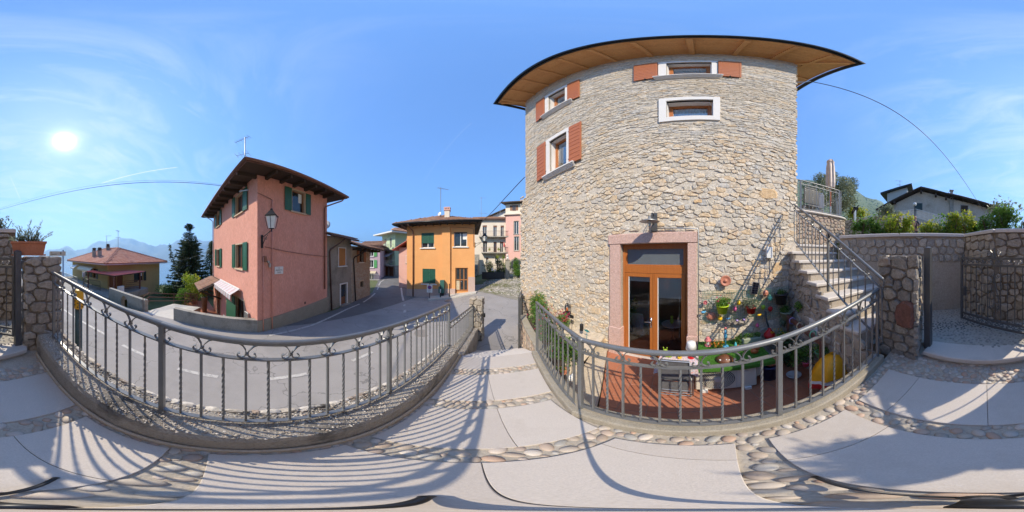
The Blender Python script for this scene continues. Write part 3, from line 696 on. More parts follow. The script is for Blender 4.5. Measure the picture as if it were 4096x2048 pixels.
def fill(inside, x0, x1, y0, y1, s0, s1, tries, occ):
    """throw pebbles into a region without overlap"""
    for _ in range(tries):
        x, y = rng.uniform(x0, x1), rng.uniform(y0, y1); s = rng.uniform(s0, s1)
        if not inside(x, y): continue
        gx, gy = int(x/.07), int(y/.07); ok = True
        for a in (-1, 0, 1):
            for b in (-1, 0, 1):
                for (px, py, ps) in occ.get((gx+a, gy+b), ()):
                    if hypot(px-x, py-y) < (ps+s)*.93: ok = False; break
        if ok: occ.setdefault((gx, gy), []).append((x, y, s)); cand.append((x, y, s))
occ = {}
def dright(x, y): return .905-.065-(NX*x+NY*y)
def dleft(x, y): return x-INL(y)
def dr2(x, y):
    return N2[0]*RC[0]+N2[1]*RC[1]-.085-(N2[0]*x+N2[1]*y)
def inpath(x, y, k=.012): return dleft(x, y) > k and (dright(x, y) > k if gco(x, y) < .96 else dr2(x, y) > k)
gco = lambda x, y: GV[0]*x+GV[1]*y
for g0, g1 in bands:
    for s0, s1, tr in ((.036, .044, 1500), (.026, .034, 1500), (.016, .022, 1200)):
        fill(lambda x, y: inpath(x, y) and g0+s0*.5 < gco(x, y) < g1-s0*.5, -1.2, 1.7, g0-.6, g1+.6, s0, s1, tr, occ)
for s0, s1, tr in ((.034, .042, 4000), (.024, .032, 5000), (.014, .02, 3500)):
    fill(lambda x, y: inpath(x, y, s0*.8) and dright(x, y) < .125-s0*.6 and -1.9 < gco(x, y) < .66, -.2, 1.8, -1.7, 1.3, s0, s1, tr, occ)
    fill(lambda x, y: .002+s0*.5 < dleft(x, y) < .06 and -1.9 < gco(x, y) < 2.2, -1.1, -.3, -2.0, 2.3, s0*.7, s1*.7, tr, occ)
for s0, s1, tr in ((.030, .040, 5000), (.022, .028, 6000), (.013, .019, 6000)):
    fill(lambda x, y: inpath(x, y) and -1.95 < gco(x, y) < -1.46-s0*.6 and hypot(x-.05, y+3.6) > 1.86, -.8, 1.5, -2.1, -.9, s0, s1, tr, occ)
cand.sort(key=lambda c: -c[2]/sqrt(c[0]**2+c[1]**2+1.7**2))
sl_ = (.12*GV[0], .12*GV[1])
rest = MB()
for i, (x, y, s) in enumerate(cand):
    ang = rng.random()*6.3; e = rng.uniform(1.0, 1.35); k = rng.randrange(48)
    if i < 300: put('pebble', meshes[k], path, (x, y, pf(x, y)-.012), ang, (s*e, s/e**.5, s*.46))
    else:
        v = variants[k]; ca, sa = cos(ang), sin(ang)
        rest.add([(x+(p[0]*s*e*ca-p[1]*s/e**.5*sa), y+(p[0]*s*e*sa+p[1]*s/e**.5*ca), pf(x, y)-.012+p[2]*s*.46) for p in v.v], v.f, (k+.5)/48)
rest.build('pebble_mass', 'pebble', path, True, kind='stuff')
# steps down to the road
z0 = pf(*bg2(0, 2.75)); 
for k in range(9):
    g = 2.75+.285*k; zt = z0-.166*(k+1)
    q = bounded([bg2(-3, g-.03), bg2(3, g-.03), bg2(3, g+.30), bg2(-3, g+.30)], .01, -.06, 2)
    q = clip(q, 1, 0, .42-.02*k)
    m = MB(); m.prism(q, zt-.04, zt, .006, rng.random()); m.build('step', 'tread', path)
    q2 = clip(bounded([bg2(-3, g-.01), bg2(3, g-.01), bg2(3, g+.02), bg2(-3, g+.02)], .01, -.06, 2), 1, 0, .42-.02*k)
    m = MB(); m.prism(q2, zt-.05, zt+.13); m.build('riser', 'riser', path)
zb = z0-.166*9; g = 2.75+.285*9
q = clip(bounded([bg2(-3, g), bg2(3, g), bg2(3, g+.32), bg2(-3, g+.32)], .0, -.3, 2), 1, 0, .34)
m = MB(); m.prism(q, zb-.2, zb-.012); m.build('lower_mortar', 'path_mortar', path)
occ = {}; cand = []
fill(lambda x, y: -.92-.09*(y-4) < x < .32 and g+.02 < gco(x, y) < g+.30, -1.4, .5, 4.6, 6.0, .024, .036, 2500, occ)
m = MB()
for x, y, s in cand:
    v = rng.choice(variants); m.add([(x+p[0]*s, y+p[1]*s, zb-.012+p[2]*s*.6) for p in v.v], v.f, rng.random())
m.build('lower_pebbles', 'pebble', path, True, kind='stuff')
q = clip(bounded([bg2(-3, g+.32), bg2(3, g+.32), bg2(3, g+.80), bg2(-3, g+.62)], .0, -.3, 2), 1, 0, .40)
m = MB(); m.prism(q, zb-.15, zb+.006, .006); m.build('slab', 'slab_stone', path)
# ---------------------------------------------------------------- left parapet wall
def etop(y): return .497+.142*y                       # depth of the left handrail below the eye
def wtop(y): return CZ-etop(y)-.90 if y < 2.72 else CZ-(2.17+.18*(y-2.72))
par = thing('parapet_wall', 'low rough concrete parapet wall along the road, carrying the long left railing', 'wall', (lx(0), 0, -1.96))
m = MB(); ys = [-2.05+.15*i for i in range(32)]+[2.72, 2.7201]+[2.85+.2*i for i in range(15)]
ys = [y for y in ys if y <= 5.55]; rng = random.Random(21); prof = []
for y in ys:
    zt = wtop(y); xo = lx(y)-.13; xi = INL(y); j = lambda a=.008: rng.uniform(-a, a)
    prof.append([(xo-.03, y, -2.1), (xo-.03+j(), y, zt-.07), (xo+j(), y, zt-.01+j()), (xo+.08, y, zt+j()), (lx(y), y, zt+j()*.4), (xi-.08, y, zt+j()), (xi-.02+j(), y, zt-.012+j()), (xi+j(.004), y, zt-.05), (xi+.004, y, -.9 if y < 2.7 else -2.1)])
n = len(prof[0]); vs = [p for r in prof for p in r]; fs = []
for i in range(len(prof)-1):
    for k in range(n-1): fs.append((i*n+k, (i+1)*n+k, (i+1)*n+k+1, i*n+k+1))
fs.append(tuple(range(n))); fs.append(tuple((len(prof)-1)*n+k for k in range(n-1, -1, -1)))
m.add(vs, fs); m.build('wall_body', 'parapet', par)
m = MB()
for _ in range(5200):
    y = rng.uniform(-2.0, 5.5); f = rng.random(); x = lx(y)-.12+f*.30; s = rng.uniform(.003, .0085)*(1.3 if f < .25 else 1)
    m.ball((x, y, wtop(y)+s*.2), s*rng.uniform(.8, 1.5), s*rng.uniform(.8, 1.4), s*.8, seg=5, rings=3, tone=rng.random(), jit=.25, rng=rng)
m.build('aggregate', 'gravel', par, kind='stuff')
m = MB()     # rough lip of stones on the outer edge
lip = []
y = -2.0
while y < 5.4:
    w = rng.uniform(.05, .13); x = lx(y)-.145; q = MB(); q.ball((x, y+w/2, wtop(y)-.006), rng.uniform(.02, .034), w*.6, rng.uniform(.012, .018), seg=7, rings=5, tone=rng.random(), jit=.2, rng=rng); lip.append(q); y += w
emit(lip, 'stone', par, 'gravel', 60)
m = MB(); q = [INL, None]
for y0, y1 in ((-2.0, 0.4), (.4, 2.7)):
    m.prism([(INL(y0)+.003, y0), (INL(y0)+.03, y0), (INL(y1)+.03, y1), (INL(y1)+.003, y1)], lambda x, y: pf(x, y)-.05, lambda x, y: pf(x, y)+.05, .01)
m.build('plaster_fillet', mk('fillet', [(.42,.345,.26), (.50,.42,.33)], .95, 6, .5, .004, 50), par)
# ---------------------------------------------------------------- railings
def scroll_mesh(w=.018):
    m = MB()
    for s in (-1, 1):
        pts = [(.036, .038), (.046, .034), (.050, .022), (.042, .009), (.026, .006), (.010, .018), (.004, .036), (.010, .062), (.030, .092), (.062, .110), (.098, .117)]
        m.ribbon([(s*x, 0, z) for x, z in pts], (0, 1, 0), w, .005)
    m.box(-.010, .010, -.012, .012, .026, .040); return m
SCROLL = scroll_mesh().mesh('scroll', 'rail_paint')
def twist_mesh(L_, w=.014, mat='rail_paint'):
    m = MB(); n = 40; vs = []; fs = []; h = w/2*1.28
    for i in range(n+1):
        t = i/n; a = 0 if t < .08 else (t-.08)/.84*2*pi*2.6 if t < .92 else 2*pi*2.6
        for k in range(4): vs.append((h*cos(a+pi/4+k*pi/2), h*sin(a+pi/4+k*pi/2), t*L_))
    for i in range(n):
        for k in range(4): fs.append((i*4+k, i*4+(k+1)%4, i*4+4+(k+1)%4, i*4+4+k))
    m.add(vs, fs); return m.mesh('baluster', mat)
def plain_mesh(L_, w=.014, mat='rail_paint'):
    m = MB(); m.box(-w/2, w/2, -w/2, w/2, 0, L_); return m.mesh('baluster', mat)
def rail_run(root, A, B, H, sp=.122, posts=(0, 1), gap=.125, mat='rail_paint', pw=.034, scrolls=True, first=0, hr=.021, post_drop=None, low=.045, slope_bal=True, cap=True):
    """A, B: handrail axis ends. H: handrail axis to the ground line below it. balusters upright between the two bars"""
    A = Vector(A); B = Vector(B); hd = Vector((B.x-A.x, B.y-A.y, 0)); L_ = hd.length; ang = atan2(hd.y, hd.x); sl = (B.z-A.z)/L_
    dn = lambda p, d: (p[0], p[1], p[2]-d)
    m = MB(); d = (B-A).normalized()
    m.tube([A-d*.03, A, B, B+d*.03], [hr*.8, hr, hr, hr*.8], 12); side = Vector((-d.y, d.x, 0)).normalized()
    m.build('handrail', mat, root, True)
    m = MB(); m.bar(dn(A, gap), dn(B, gap), .030, .010); m.build('upper_bar', mat, root)
    m = MB(); m.bar(dn(A, H-low), dn(B, H-low), .034, .011); m.build('lower_bar', mat, root)
    n = max(2, int(round(L_/sp))); bl = H-low-gap
    T = twist_mesh(bl, mat=mat); P = plain_mesh(bl, mat=mat)
    pidx = {int(round(f*n)) for f in posts}
    for i in range(n+1):
        t = i/n; p = A.lerp(B, t)
        if i in pidx:
            m = MB(); h = pw/2; m2 = MB(Fr((p.x, p.y), (cos(ang), sin(ang)))); m2.box(-h, h, -h, h, p.z-H-.02, p.z-.012); m2.build('post', mat, root, bev=.003)
            if scrolls: put('scroll', SC_[mat], root, (p.x, p.y, p.z-gap+.005), rot=(0, -atan2(sl, 1), ang))
            continue
        tw = (i+first) % 2
        put('baluster', T if tw else P, root, (p.x, p.y, p.z-H+low), ang)
        if scrolls and not tw: put('scroll', SC_[mat], root, (p.x, p.y, p.z-gap+.005), rot=(0, -atan2(sl, 1), ang))
SC_ = {'rail_paint': SCROLL, 'gate_paint': scroll_mesh().mesh('scroll', 'gate_paint')}
lr = thing('iron_railing', 'long grey wrought iron railing with scrolls on the parapet beside the road', 'railing', (lx(0), 0, wtop(0)))
hp = lambda y: (lx(y), y, CZ-etop(y))
pts_ = [-1.95, -.52, 1.0, 2.68]
for i, (a, b) in enumerate(zip(pts_, pts_[1:])): rail_run(lr, hp(a), hp(b), .90, posts=(0, 1) if i == 0 else (1,))
l2 = thing('iron_railing', 'lower grey iron railing running down beside the hidden steps to the stone gate post', 'railing', (lx(4), 4, wtop(4)))
h2 = lambda y: (lx(y), y, CZ-(1.27+.18*(y-2.72)))
rail_run(l2, h2(2.76), h2(5.50), .90, posts=(1,))
r1 = thing('iron_railing', 'grey wrought iron railing with scrolls above the sunken terrace, along the right kerb', 'railing', (RC[0], RC[1], 0))
et = [(RC, .688), ((1.018, -.071), .568), (RE, .405)]
for i, ((a, ea), (b, eb)) in enumerate(zip(et, et[1:])):
    rail_run(r1, (*a, CZ-ea), (*b, CZ-eb), .95, sp=.121, posts=(0, 1) if i == 0 else (1,), first=1)
rail_run(r1, (*RC, CZ-.688), (*RN, CZ-.83), 1.02, sp=.13, posts=(1,), first=1)
# kerb under it, the retaining wall of the terrace
kerb = thing('kerb_wall', 'pale pebbly concrete kerb under the right railing, retaining the path above the terrace', 'wall', (1.0, 0, -.83))
def kz(p, e): return CZ-e-.95-.004
m = MB()
def off(a, b, o):
    l = hypot(b[0]-a[0], b[1]-a[1]); nx, ny = (b[1]-a[1])/l*o, -(b[0]-a[0])/l*o
    return (a[0]-nx, a[1]-ny), (b[0]-nx, b[1]-ny)
rng = random.Random(8)
A_, C_, E_ = RN, RC, (RE[0]+ux*.05, RE[1]+uy*.05)
K = [(A_, CZ-.83-1.02-.004), (C_, CZ-.688-.97), (E_, CZ-.40-.954)]
inn = [(A_[0]-.085, A_[1]), (C_[0]-.075, C_[1]-.01), (E_[0]-NX*.065, E_[1]-NY*.065)]
out = [(A_[0]+.11, A_[1]), (C_[0]+.105, C_[1]+.02), (E_[0]+NX*.10, E_[1]+NY*.10)]
vs = []; fs = []; N_ = 0
for (i0, i1, o0, o1, k0, k1) in ((inn[0], inn[1], out[0], out[1], K[0][1], K[1][1]), (inn[1], inn[2], out[1], out[2], K[1][1], K[2][1])):
    for j in range(17):
        t = j/16; ix, iy = i0[0]+(i1[0]-i0[0])*t, i0[1]+(i1[1]-i0[1])*t; ox, oy = o0[0]+(o1[0]-o0[0])*t, o0[1]+(o1[1]-o0[1])*t; z = k0+(k1-k0)*t
        q = lambda: rng.uniform(-.004, .004)
        vs += [(ix, iy, z-.4), (ix+q(), iy+q(), z-.012), (ix+(ox-ix)*.08, iy+(oy-iy)*.08, z+q()*.5), (ix+(ox-ix)*.5, iy+(oy-iy)*.5, z+.004+q()*.5), (ix+(ox-ix)*.9, iy+(oy-iy)*.9, z+q()*.5), (ox+q(), oy+q(), z-.014), (ox, oy, -.95)]
        N_ += 1
for i in range(N_-1):
    for k in range(6): fs.append((i*7+k, i*7+k+1, (i+1)*7+k+1, (i+1)*7+k))
m.add(vs, fs); m.build('kerb_body', 'curb', kerb)
# ---------------------------------------------------------------- tower house
TF = Fr((2.930, 1.286), (.4019, -.9157))
tower = thing('stone_tower_house', 'tall rubble stone house with broad timber eaves and red shuttered windows', 'house', TF.p(-2, 4, -1.96))
W_ = [dict(o=(-.84, .33, 7.93, 9.73), i=(-.68, .215, 7.97, 9.57), sh=True, sill=(-.93, .43)),
      dict(o=(-.83, .38, 5.15, 6.33), i=(-.68, .245, 5.33, 6.17), sh=False, sill=None),
      dict(o=(-4.47, -3.36, 7.98, 9.75), i=(-4.30, -3.47, 8.0, 9.58), sh=True, sill=(-4.6, -3.12)),
      dict(o=(-4.41, -3.30, 4.51, 6.28), i=(-4.24, -3.41, 4.54, 6.11), sh=True, sill=(-4.5, -3.05))]
DOOR = (-2.0, -.06, -.95, 2.12)
TL, TR, TT, TD = -5.87, 2.12, 10.95, 8.5
def panel(m, x0, x1, z0, z1, holes, rev, y=0.0):
    """wall face at y with holes (a, b, c, d) and reveals of depth rev"""
    xs = sorted({x0, x1, *[v for h in holes for v in h[:2] if x0 < v < x1]}); zs = sorted({z0, z1, *[v for h in holes for v in h[2:] if z0 < v < z1]})
    for a, b in zip(xs, xs[1:]):
        for c, d in zip(zs, zs[1:]):
            if any(h[0] <= (a+b)/2 <= h[1] and h[2] <= (c+d)/2 <= h[3] for h in holes): continue
            m.quad((a, y, c), (b, y, c), (b, y, d), (a, y, d))
    for a, b, c, d in holes:
        c = max(c, z0)
        m.quad((a, y, c), (a, y, d), (a, y+rev, d), (a, y+rev, c)); m.quad((b, y, c), (b, y+rev, c), (b, y+rev, d), (b, y, d))
        m.quad((a, y, d), (b, y, d), (b, y+rev, d), (a, y+rev, d)); m.quad((a, y, c), (a, y+rev, c), (b, y+rev, c), (b, y, c))
m = MB(TF)
ho = [w['i'] for w in W_]+[(-1.70, -.25, -.95, 1.90)]
panel(m, TL, TR, -2.2, TT, ho, .42)
m.quad((TL, TD, -2.2), (TL, 0, -2.2), (TL, 0, TT), (TL, TD, TT)); m.quad((TR, 0, -2.2), (TR, TD, -2.2), (TR, TD, TT), (TR, 0, TT)); m.quad((TR, TD, -2.2), (TL, TD, -2.2), (TL, TD, TT), (TR, TD, TT))
m.box(-6.36, TL+.01, .02, 1.2, -2.2, 3.6); m.add([(-6.36, .02, 3.6), (TL, .02, 3.6), (TL, .02, 4.3), (-6.36, 1.2, 3.6), (TL, 1.2, 3.6), (TL, 1.2, 4.3)], [(0, 1, 2), (5, 4, 3), (0, 2, 5, 3)])
m.build('wall', 'tower_mortar', tower)
def sz(z): return 1.0 if z > 4.6 else 1.0+.35*sst(4.6, 2.0, z)
holes_ = [(w['o'][0]-.01, w['o'][1]+.01, w['o'][2]-.2 if w['sill'] else w['o'][2]-.01, w['o'][3]+.01) for w in W_]+[(-2.01, -.05, -1.0, 2.13)]
def tt(c, rng):
    r = rng.random()
    if c[1] < 4.4: return rng.choice([.12, .28, .4, .45, .62, .68, .73, .75, .78, .86, .97 if rng.random() < .6 else .5])+rng.uniform(-.03, .03)
    return rng.choice([.08, .18, .25, .3, .5, .5, .88, .86, .6, .4, .75 if rng.random() < .4 else .5])+rng.uniform(-.03, .03)
rub = []
rg = random.Random(31)
def tower_cells(x0, x1, z0, z1, cw, ch, seed, skip, joint, h, keep=None):
    r_ = random.Random(seed)
    for poly in voronoi(x0, x1, z0, z1, cw, ch, r_, .48):
        c = cent(poly); bad = False
        for (a, b, d, e) in holes_:
            if a < c[0] < b and d < c[1] < e: bad = True; break
            if max(p[0] for p in poly) > a and min(p[0] for p in poly) < b and max(p[1] for p in poly) > d and min(p[1] for p in poly) < e:
                gaps = [(a-c[0], (1, 0, a)), (c[0]-b, (-1, 0, -b)), (d-c[1], (0, 1, d)), (c[1]-e, (0, -1, -e))]
                poly = clip(poly, *max(gaps)[1])
                if len(poly) < 3: bad = True; break
                c = cent(poly)
        if bad or r_.random() < skip or (keep and not keep(c)): continue
        d_ = Vector(TF.p(c[0], 0, c[1]))-Vector((0, 0, CZ))
        s = stone(poly, TF.p, joint*r_.uniform(.6, 1.7), h*r_.uniform(.5, 1.6), r_, tt(c, r_), d_.length < 7.5)
        if s: rub.append(s)
tower_cells(TL-.04, TR+.04, 4.3, TT, .23, .066, 1, .08, .005, .013)
tower_cells(-2.75, TR+.04, -.85, 4.3, .165, .088, 2, .14, .007, .016)
tower_cells(-6.38, -2.75, -1.9, 4.3, .15, .09, 3, .24, .009, .016)
emit(rub, 'stone', tower, 'tower_stone', 300)
# a few large ochre blocks low on the wall
for (x, z, w, h, t) in ((1.42, 3.05, .46, .30, .99), (1.63, 1.35, .28, .36, .98), (-.05, 2.75, .20, .10, .97), (-2.45, .25, .42, .26, .75)):
    r_ = random.Random(int(x*100)); s = stone([(x-w/2, z-h/2), (x+w*.4, z-h/2*.9), (x+w/2, z), (x+w*.42, z+h/2), (x-w*.35, z+h*.45), (x-w/2, z+h*.1)], TF.p, .01, .022, r_, t); s.build('stone', 'ochre_stone' if t > .9 else 'tower_stone', tower)
# windows
for w in W_:
    a, b, c, d = w['o']; ia, ib, ic, id_ = w['i']; m = MB(TF); pr = -.045
    m.box(a, ia, pr, .06, c, d); m.box(ib, b, pr, .06, c, d); m.box(ia, ib, pr+.002, .06, id_, d)
    if not w['sh']: m.box(ia, ib, pr+.002, .06, c, ic)
    m.box(ia-.004, ia+.012, .06, .30, ic, id_); m.box(ib-.012, ib+.004, .06, .30, ic, id_); m.box(ia, ib, .06, .30, id_-.012, id_+.004); m.box(ia, ib, .06, .30, ic-.004, ic+.012)
    wo_ = m.build('window', 'white_surround', tower)
    if w['sill']:
        m = MB(TF); s0, s1 = w['sill']; z = c
        for k, (o_, hh) in enumerate(((-.16, .045), (-.13, .035), (-.10, .03), (-.07, .03))): m.box(s0+k*.012, s1-k*.012, o_, .02, z-hh, z); z -= hh+.0005
        m.build('sill', 'white_surround', wo_, bev=.006)
    m = MB(TF); fw = .085; y0, y1 = .22, .30
    m.box(ia+.012, ia+.012+fw, y0, y1, ic+.012, id_-.012); m.box(ib-.012-fw, ib-.012, y0, y1, ic+.012, id_-.012); m.box(ia+.012+fw, ib-.012-fw, y0+.002, y1, id_-.012-fw, id_-.012); m.box(ia+.012+fw, ib-.012-fw, y0+.002, y1, ic+.012, ic+.012+fw*.7)
    m.build('frame', 'door_wood', wo_, bev=.004)
    m = MB(TF); m.quad((ia+.09, .27, ic+.07), (ib-.09, .27, ic+.07), (ib-.09, .27, id_-.09), (ia+.09, .27, id_-.09)); m.build('pane', 'window_glass', wo_)
    # lace curtain: rippled cloth gathered behind the glass
    m = MB(TF); n = 34; vs = []; rows_ = 10
    for j in range(rows_+1):
        for i in range(n+1):
            u = i/n; v = j/rows_; swag = .12*abs(sin(u*pi*1.0)) if w is W_[3] else .03*abs(sin(u*pi*4))
            vs.append((ia+.095+(ib-ia-.19)*u, .292+.012*sin(u*pi*22+v*2)+.006*sin(u*9), id_-.09-(id_-ic-.17)*(v*(.62 if w is W_[3] else 1.0)+swag*v)))
    m.add(vs, [(j*(n+1)+i, j*(n+1)+i+1, (j+1)*(n+1)+i+1, (j+1)*(n+1)+i) for j in range(rows_) for i in range(n)]); m.build('curtain', 'curtain', wo_, True)
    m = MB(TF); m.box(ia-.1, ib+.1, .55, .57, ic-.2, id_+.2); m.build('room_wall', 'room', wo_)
    if w['sh']:
        for side in (-1, 1):
            x0, x1 = (a-.52, a-.015) if side < 0 else (b+.015, b+.47); zz0, zz1 = c+.0, d-.05
            m = MB(TF); yb0, yb1 = -.075, -.045; sw = .035
            if side < 0: m.box(x1-sw, x1, yb0-.004, yb1, zz0, zz1)
            else: m.box(x1-sw, x1, yb0-.004, yb1, zz0, zz1)
            m.box(x0+.05, x1-.05, yb1, yb1+.02, zz0+.2, zz0+.26); m.box(x0+.05, x1-.05, yb1, yb1+.02, zz1-.26, zz1-.2)
            so_ = m.build('shutter', 'shutter_wood', tower)
            ns = max(7, int(round((zz1-zz0)/.165))); hz = (zz1-zz0)/ns
            for k in range(ns):
                m = MB(TF); m.prism([(0, 0)]*0 or [(x0, yb0), (x1-sw-.002, yb0), (x1-sw-.002, yb1), (x0, yb1)], zz0+k*hz+.006, zz0+(k+1)*hz-.006, .003, .3+.5*RNG.random()); m.build('slat', 'shutter_wood', so_)
            m = MB(TF); hx = x1+.01 if side < 0 else x0-.01
            for zq in (zz0+.22, zz1-.22): m.box(hx-.03, hx+.03, -.06, -.05, zq-.012, zq+.012)
            cxm = (x0+x1)/2; m.box(cxm-.02, cxm+.02, -.10, -.04, zz0-.05, zz0-.02); m.box(cxm-.008, cxm+.008, -.10, -.085, zz0-.05, zz0+.03)
            m.pieces('hinge', 'dark_metal', so_)
# tilted casement of the upper left window
m = MB(TF); ia, ib, ic, id_ = W_[2]['i']
for x in (ia+.11, ib-.16): m.bar(TF.p(x, .23, ic+.08) if False else (x, .23, ic+.08), (x, .42, id_-.14), .05)
m.bar((ia+.1, .42, id_-.14), (ib-.1, .42, id_-.14), .05); m.build('casement', 'door_wood', tower, label='tilted open wooden casement of the upper left window')
# doorway
m = MB(TF); m.prism([(-2.0, -.06), (-.06, -.06), (-.06, .25), (-2.0, .25)], 1.905, 2.12, .012); dw = m.build('door_surround', 'rose_marble', tower, bev=.012, label='pink rough marble lintel and jambs of the terrace door')
for x0, x1 in ((-1.96, -1.70), (-.25, -.075)):
    m = MB(TF); m.prism([(x0, -.05), (x1, -.05), (x1, .25), (x0, .25)], -.05, 1.90, .01); m.build('jamb', 'rose_marble', dw)
    m = MB(TF); m.prism([(x0-.02, -.07), (x1+.02, -.07), (x1+.02, .25), (x0-.02, .25)], -.86, -.052, .012); m.build('plinth_block', 'rose_marble', dw)
m = MB(TF); y0, y1 = .10, .19
m.box(-1.70, -1.64, y0, y1, -.83, 1.90); m.box(-.31, -.25, y0, y1, -.83, 1.90); m.box(-1.64, -.31, y0+.001, y1, 1.83, 1.90); m.box(-1.64, -.31, y0-.012, y1, 1.27, 1.42)
m.box(-1.64, -1.60, y0+.012, y1, 1.42, 1.83); m.box(-.35, -.31, y0+.012, y1, 1.42, 1.83); m.box(-1.60, -.35, y0+.013, y1, 1.79, 1.83); m.box(-1.60, -.35, y0+.013, y1, 1.42, 1.455)
door = m.build('door_frame', 'door_wood', tower, bev=.004)
m = MB(TF); m.box(-1.60, -.35, .14, .15, 1.455, 1.79); m.build('transom_pane', 'frosted', door)
for x0, x1, nm in ((-1.635, -.985, 'l'), (-.965, -.315, 'r')):
    m = MB(TF); s = .075
    m.box(x0, x0+s, y0-.008, y1-.03, -.82, 1.265); m.box(x1-s, x1, y0-.008, y1-.03, -.82, 1.265); m.box(x0+s, x1-s, y0-.007, y1-.03, 1.185, 1.265); m.box(x0+s, x1-s, y0-.007, y1-.03, -.82, -.70)
    leaf_ = m.build('door_leaf', 'door_wood', tower, bev=.004)
    m = MB(TF); m.quad((x0+s, .115, -.70), (x1-s, .115, -.70), (x1-s, .115, 1.185), (x0+s, .115, 1.185)); m.build('pane', 'glass', leaf_)
    m = MB(TF); nb_ = 6 if nm == 'l' else 26
    for k in range(nb_): m.box(x0+s+.005, x1-s-.005, .135, .155, 1.165-k*.017, 1.176-k*.017)
    if nm == 'r':
        for k in range(8): m.add([(x0+s+.005+k*.05, .136, .74-k*.004), (x1-s-.005, .136, .74-.012*k), (x1-s-.005, .152, .735-.012*k), (x0+s+.005+k*.05, .152, .735-k*.004)], [(0, 1, 2, 3)])
    m.build('blind', 'white_blind', leaf_)
    m = MB(TF); m.box(x0+s+.012, x0+s+.02, .125, .13, -.68, 1.15); m.box(x0+s, x0+s+.012, .10, .12, -.70, 1.185); m.box(x1-s-.05, x1-s-.046, .13, .134, -.2, .8); m.build('blind_cord', 'white_frame', leaf_)
m = MB(TF); m.box(-.985, -.965, y0-.02, y1-.03, -.82, 1.265); m.build('meeting_stile', 'door_wood', door)
m = MB(TF); m.box(-1.045, -1.012, .082, .092, .02, .27); m.tube([(-1.028, .085, .17), (-1.028, .045, .17), (-1.05, .04, .172), (-1.16, .04, .165)], .010, 8); m.build('handle', mk('chrome', [(.5,.5,.5), (.6,.6,.6)], .18, 5, .1, metal=1), door, True)
m = MB(TF); m.box(-1.72, -.23, -.02, .3, -.90, -.835); m.build('threshold', 'slab_stone', door)
# room behind the door
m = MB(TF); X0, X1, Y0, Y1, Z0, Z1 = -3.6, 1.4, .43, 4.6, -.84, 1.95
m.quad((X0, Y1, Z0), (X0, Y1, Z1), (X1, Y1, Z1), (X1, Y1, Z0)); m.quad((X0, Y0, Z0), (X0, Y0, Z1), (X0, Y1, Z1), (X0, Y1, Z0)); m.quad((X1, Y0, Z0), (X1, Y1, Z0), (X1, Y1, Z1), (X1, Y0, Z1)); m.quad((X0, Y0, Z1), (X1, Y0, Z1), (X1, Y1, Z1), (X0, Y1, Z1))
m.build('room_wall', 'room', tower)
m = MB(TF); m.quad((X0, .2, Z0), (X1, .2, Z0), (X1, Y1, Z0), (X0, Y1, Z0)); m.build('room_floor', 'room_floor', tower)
rt = thing('covered_table', 'table under a pale striped cloth inside the room, seen through the left door pane', 'table', TF.p(-2.1, 1.5, -.84))
m = MB(TF); m.box(-2.65, -1.55, 1.0, 2.0, -.06, -.03); n = 40; vs = []
per = [(-2.65+1.1*i/10, 1.0) for i in range(10)]+[(-1.55, 1.0+i/10) for i in range(10)]+[(-1.55-1.1*i/10, 2.0) for i in range(10)]+[(-2.65, 2.0-i/10) for i in range(10)]
for z, k in ((-.03, 1.0), (-.3, 1.04), (-.72, 1.07)):
    for i, (x, y) in enumerate(per): q = k+(.02 if i % 2 else -.01)*(k > 1); vs.append((-2.1+(x+2.1)*q, 1.5+(y-1.5)*q, z))
m.add(vs, [(j*n+i, j*n+(i+1)%n, (j+1)*n+(i+1)%n, (j+1)*n+i) for j in range(2) for i in range(n)]); m.build('tablecloth', 'cloth_print', rt)
m = MB(TF)
for x, y in ((-2.5, 1.15), (-1.7, 1.15), (-2.5, 1.85), (-1.7, 1.85)): m.box(x-.03, x+.03, y-.03, y+.03, -.84, -.06)
m.pieces('leg', 'brown_wood', rt)
m = MB(TF); m.lathe([(.07, -.03), (.10, .03), (.11, .12), (.09, .13)], (-1.95, 1.3, 0), 12); pl = tag(m.build('potted_herb', 'anthracite'), 'small dark potted plant on the covered table inside the room', 'plant')
m = MB(); m.leaves(TF.p(-1.95, 1.3, .22), (.13, .13, .12), 160, .07, RNG); m.build('leaves', 'leaf', pl)
rt2 = thing('side_table', 'small round dark table with a patterned cloth inside the room, behind the right door pane', 'table', TF.p(-.75, 1.0, -.84))
m = MB(TF); m.lathe([(.30, 0), (.30, .02), (.02, .02)], (-.72, 1.0, -.25), 18); m.build('tabletop', 'cloth_print', rt2)
m = MB(TF); m.tube([(-.72, 1.0, -.80), (-.72, 1.0, -.25)], .03, 8)
for a in range(3): m.tube([(-.72, 1.0, -.62), (-.72+.2*cos(a*2.1), 1+.2*sin(a*2.1), -.84)], .018, 6)
m.build('pedestal', 'dark_wood', rt2)
m = MB(TF); m.ball((-.75, 1.0, -.15), .05, .05, .09); m.ball((-.75, 1.0, -.03), .04); fg = tag(m.build('frog_ornament', 'frog', None, True), 'green frog figure on the small table inside the room', 'ornament')
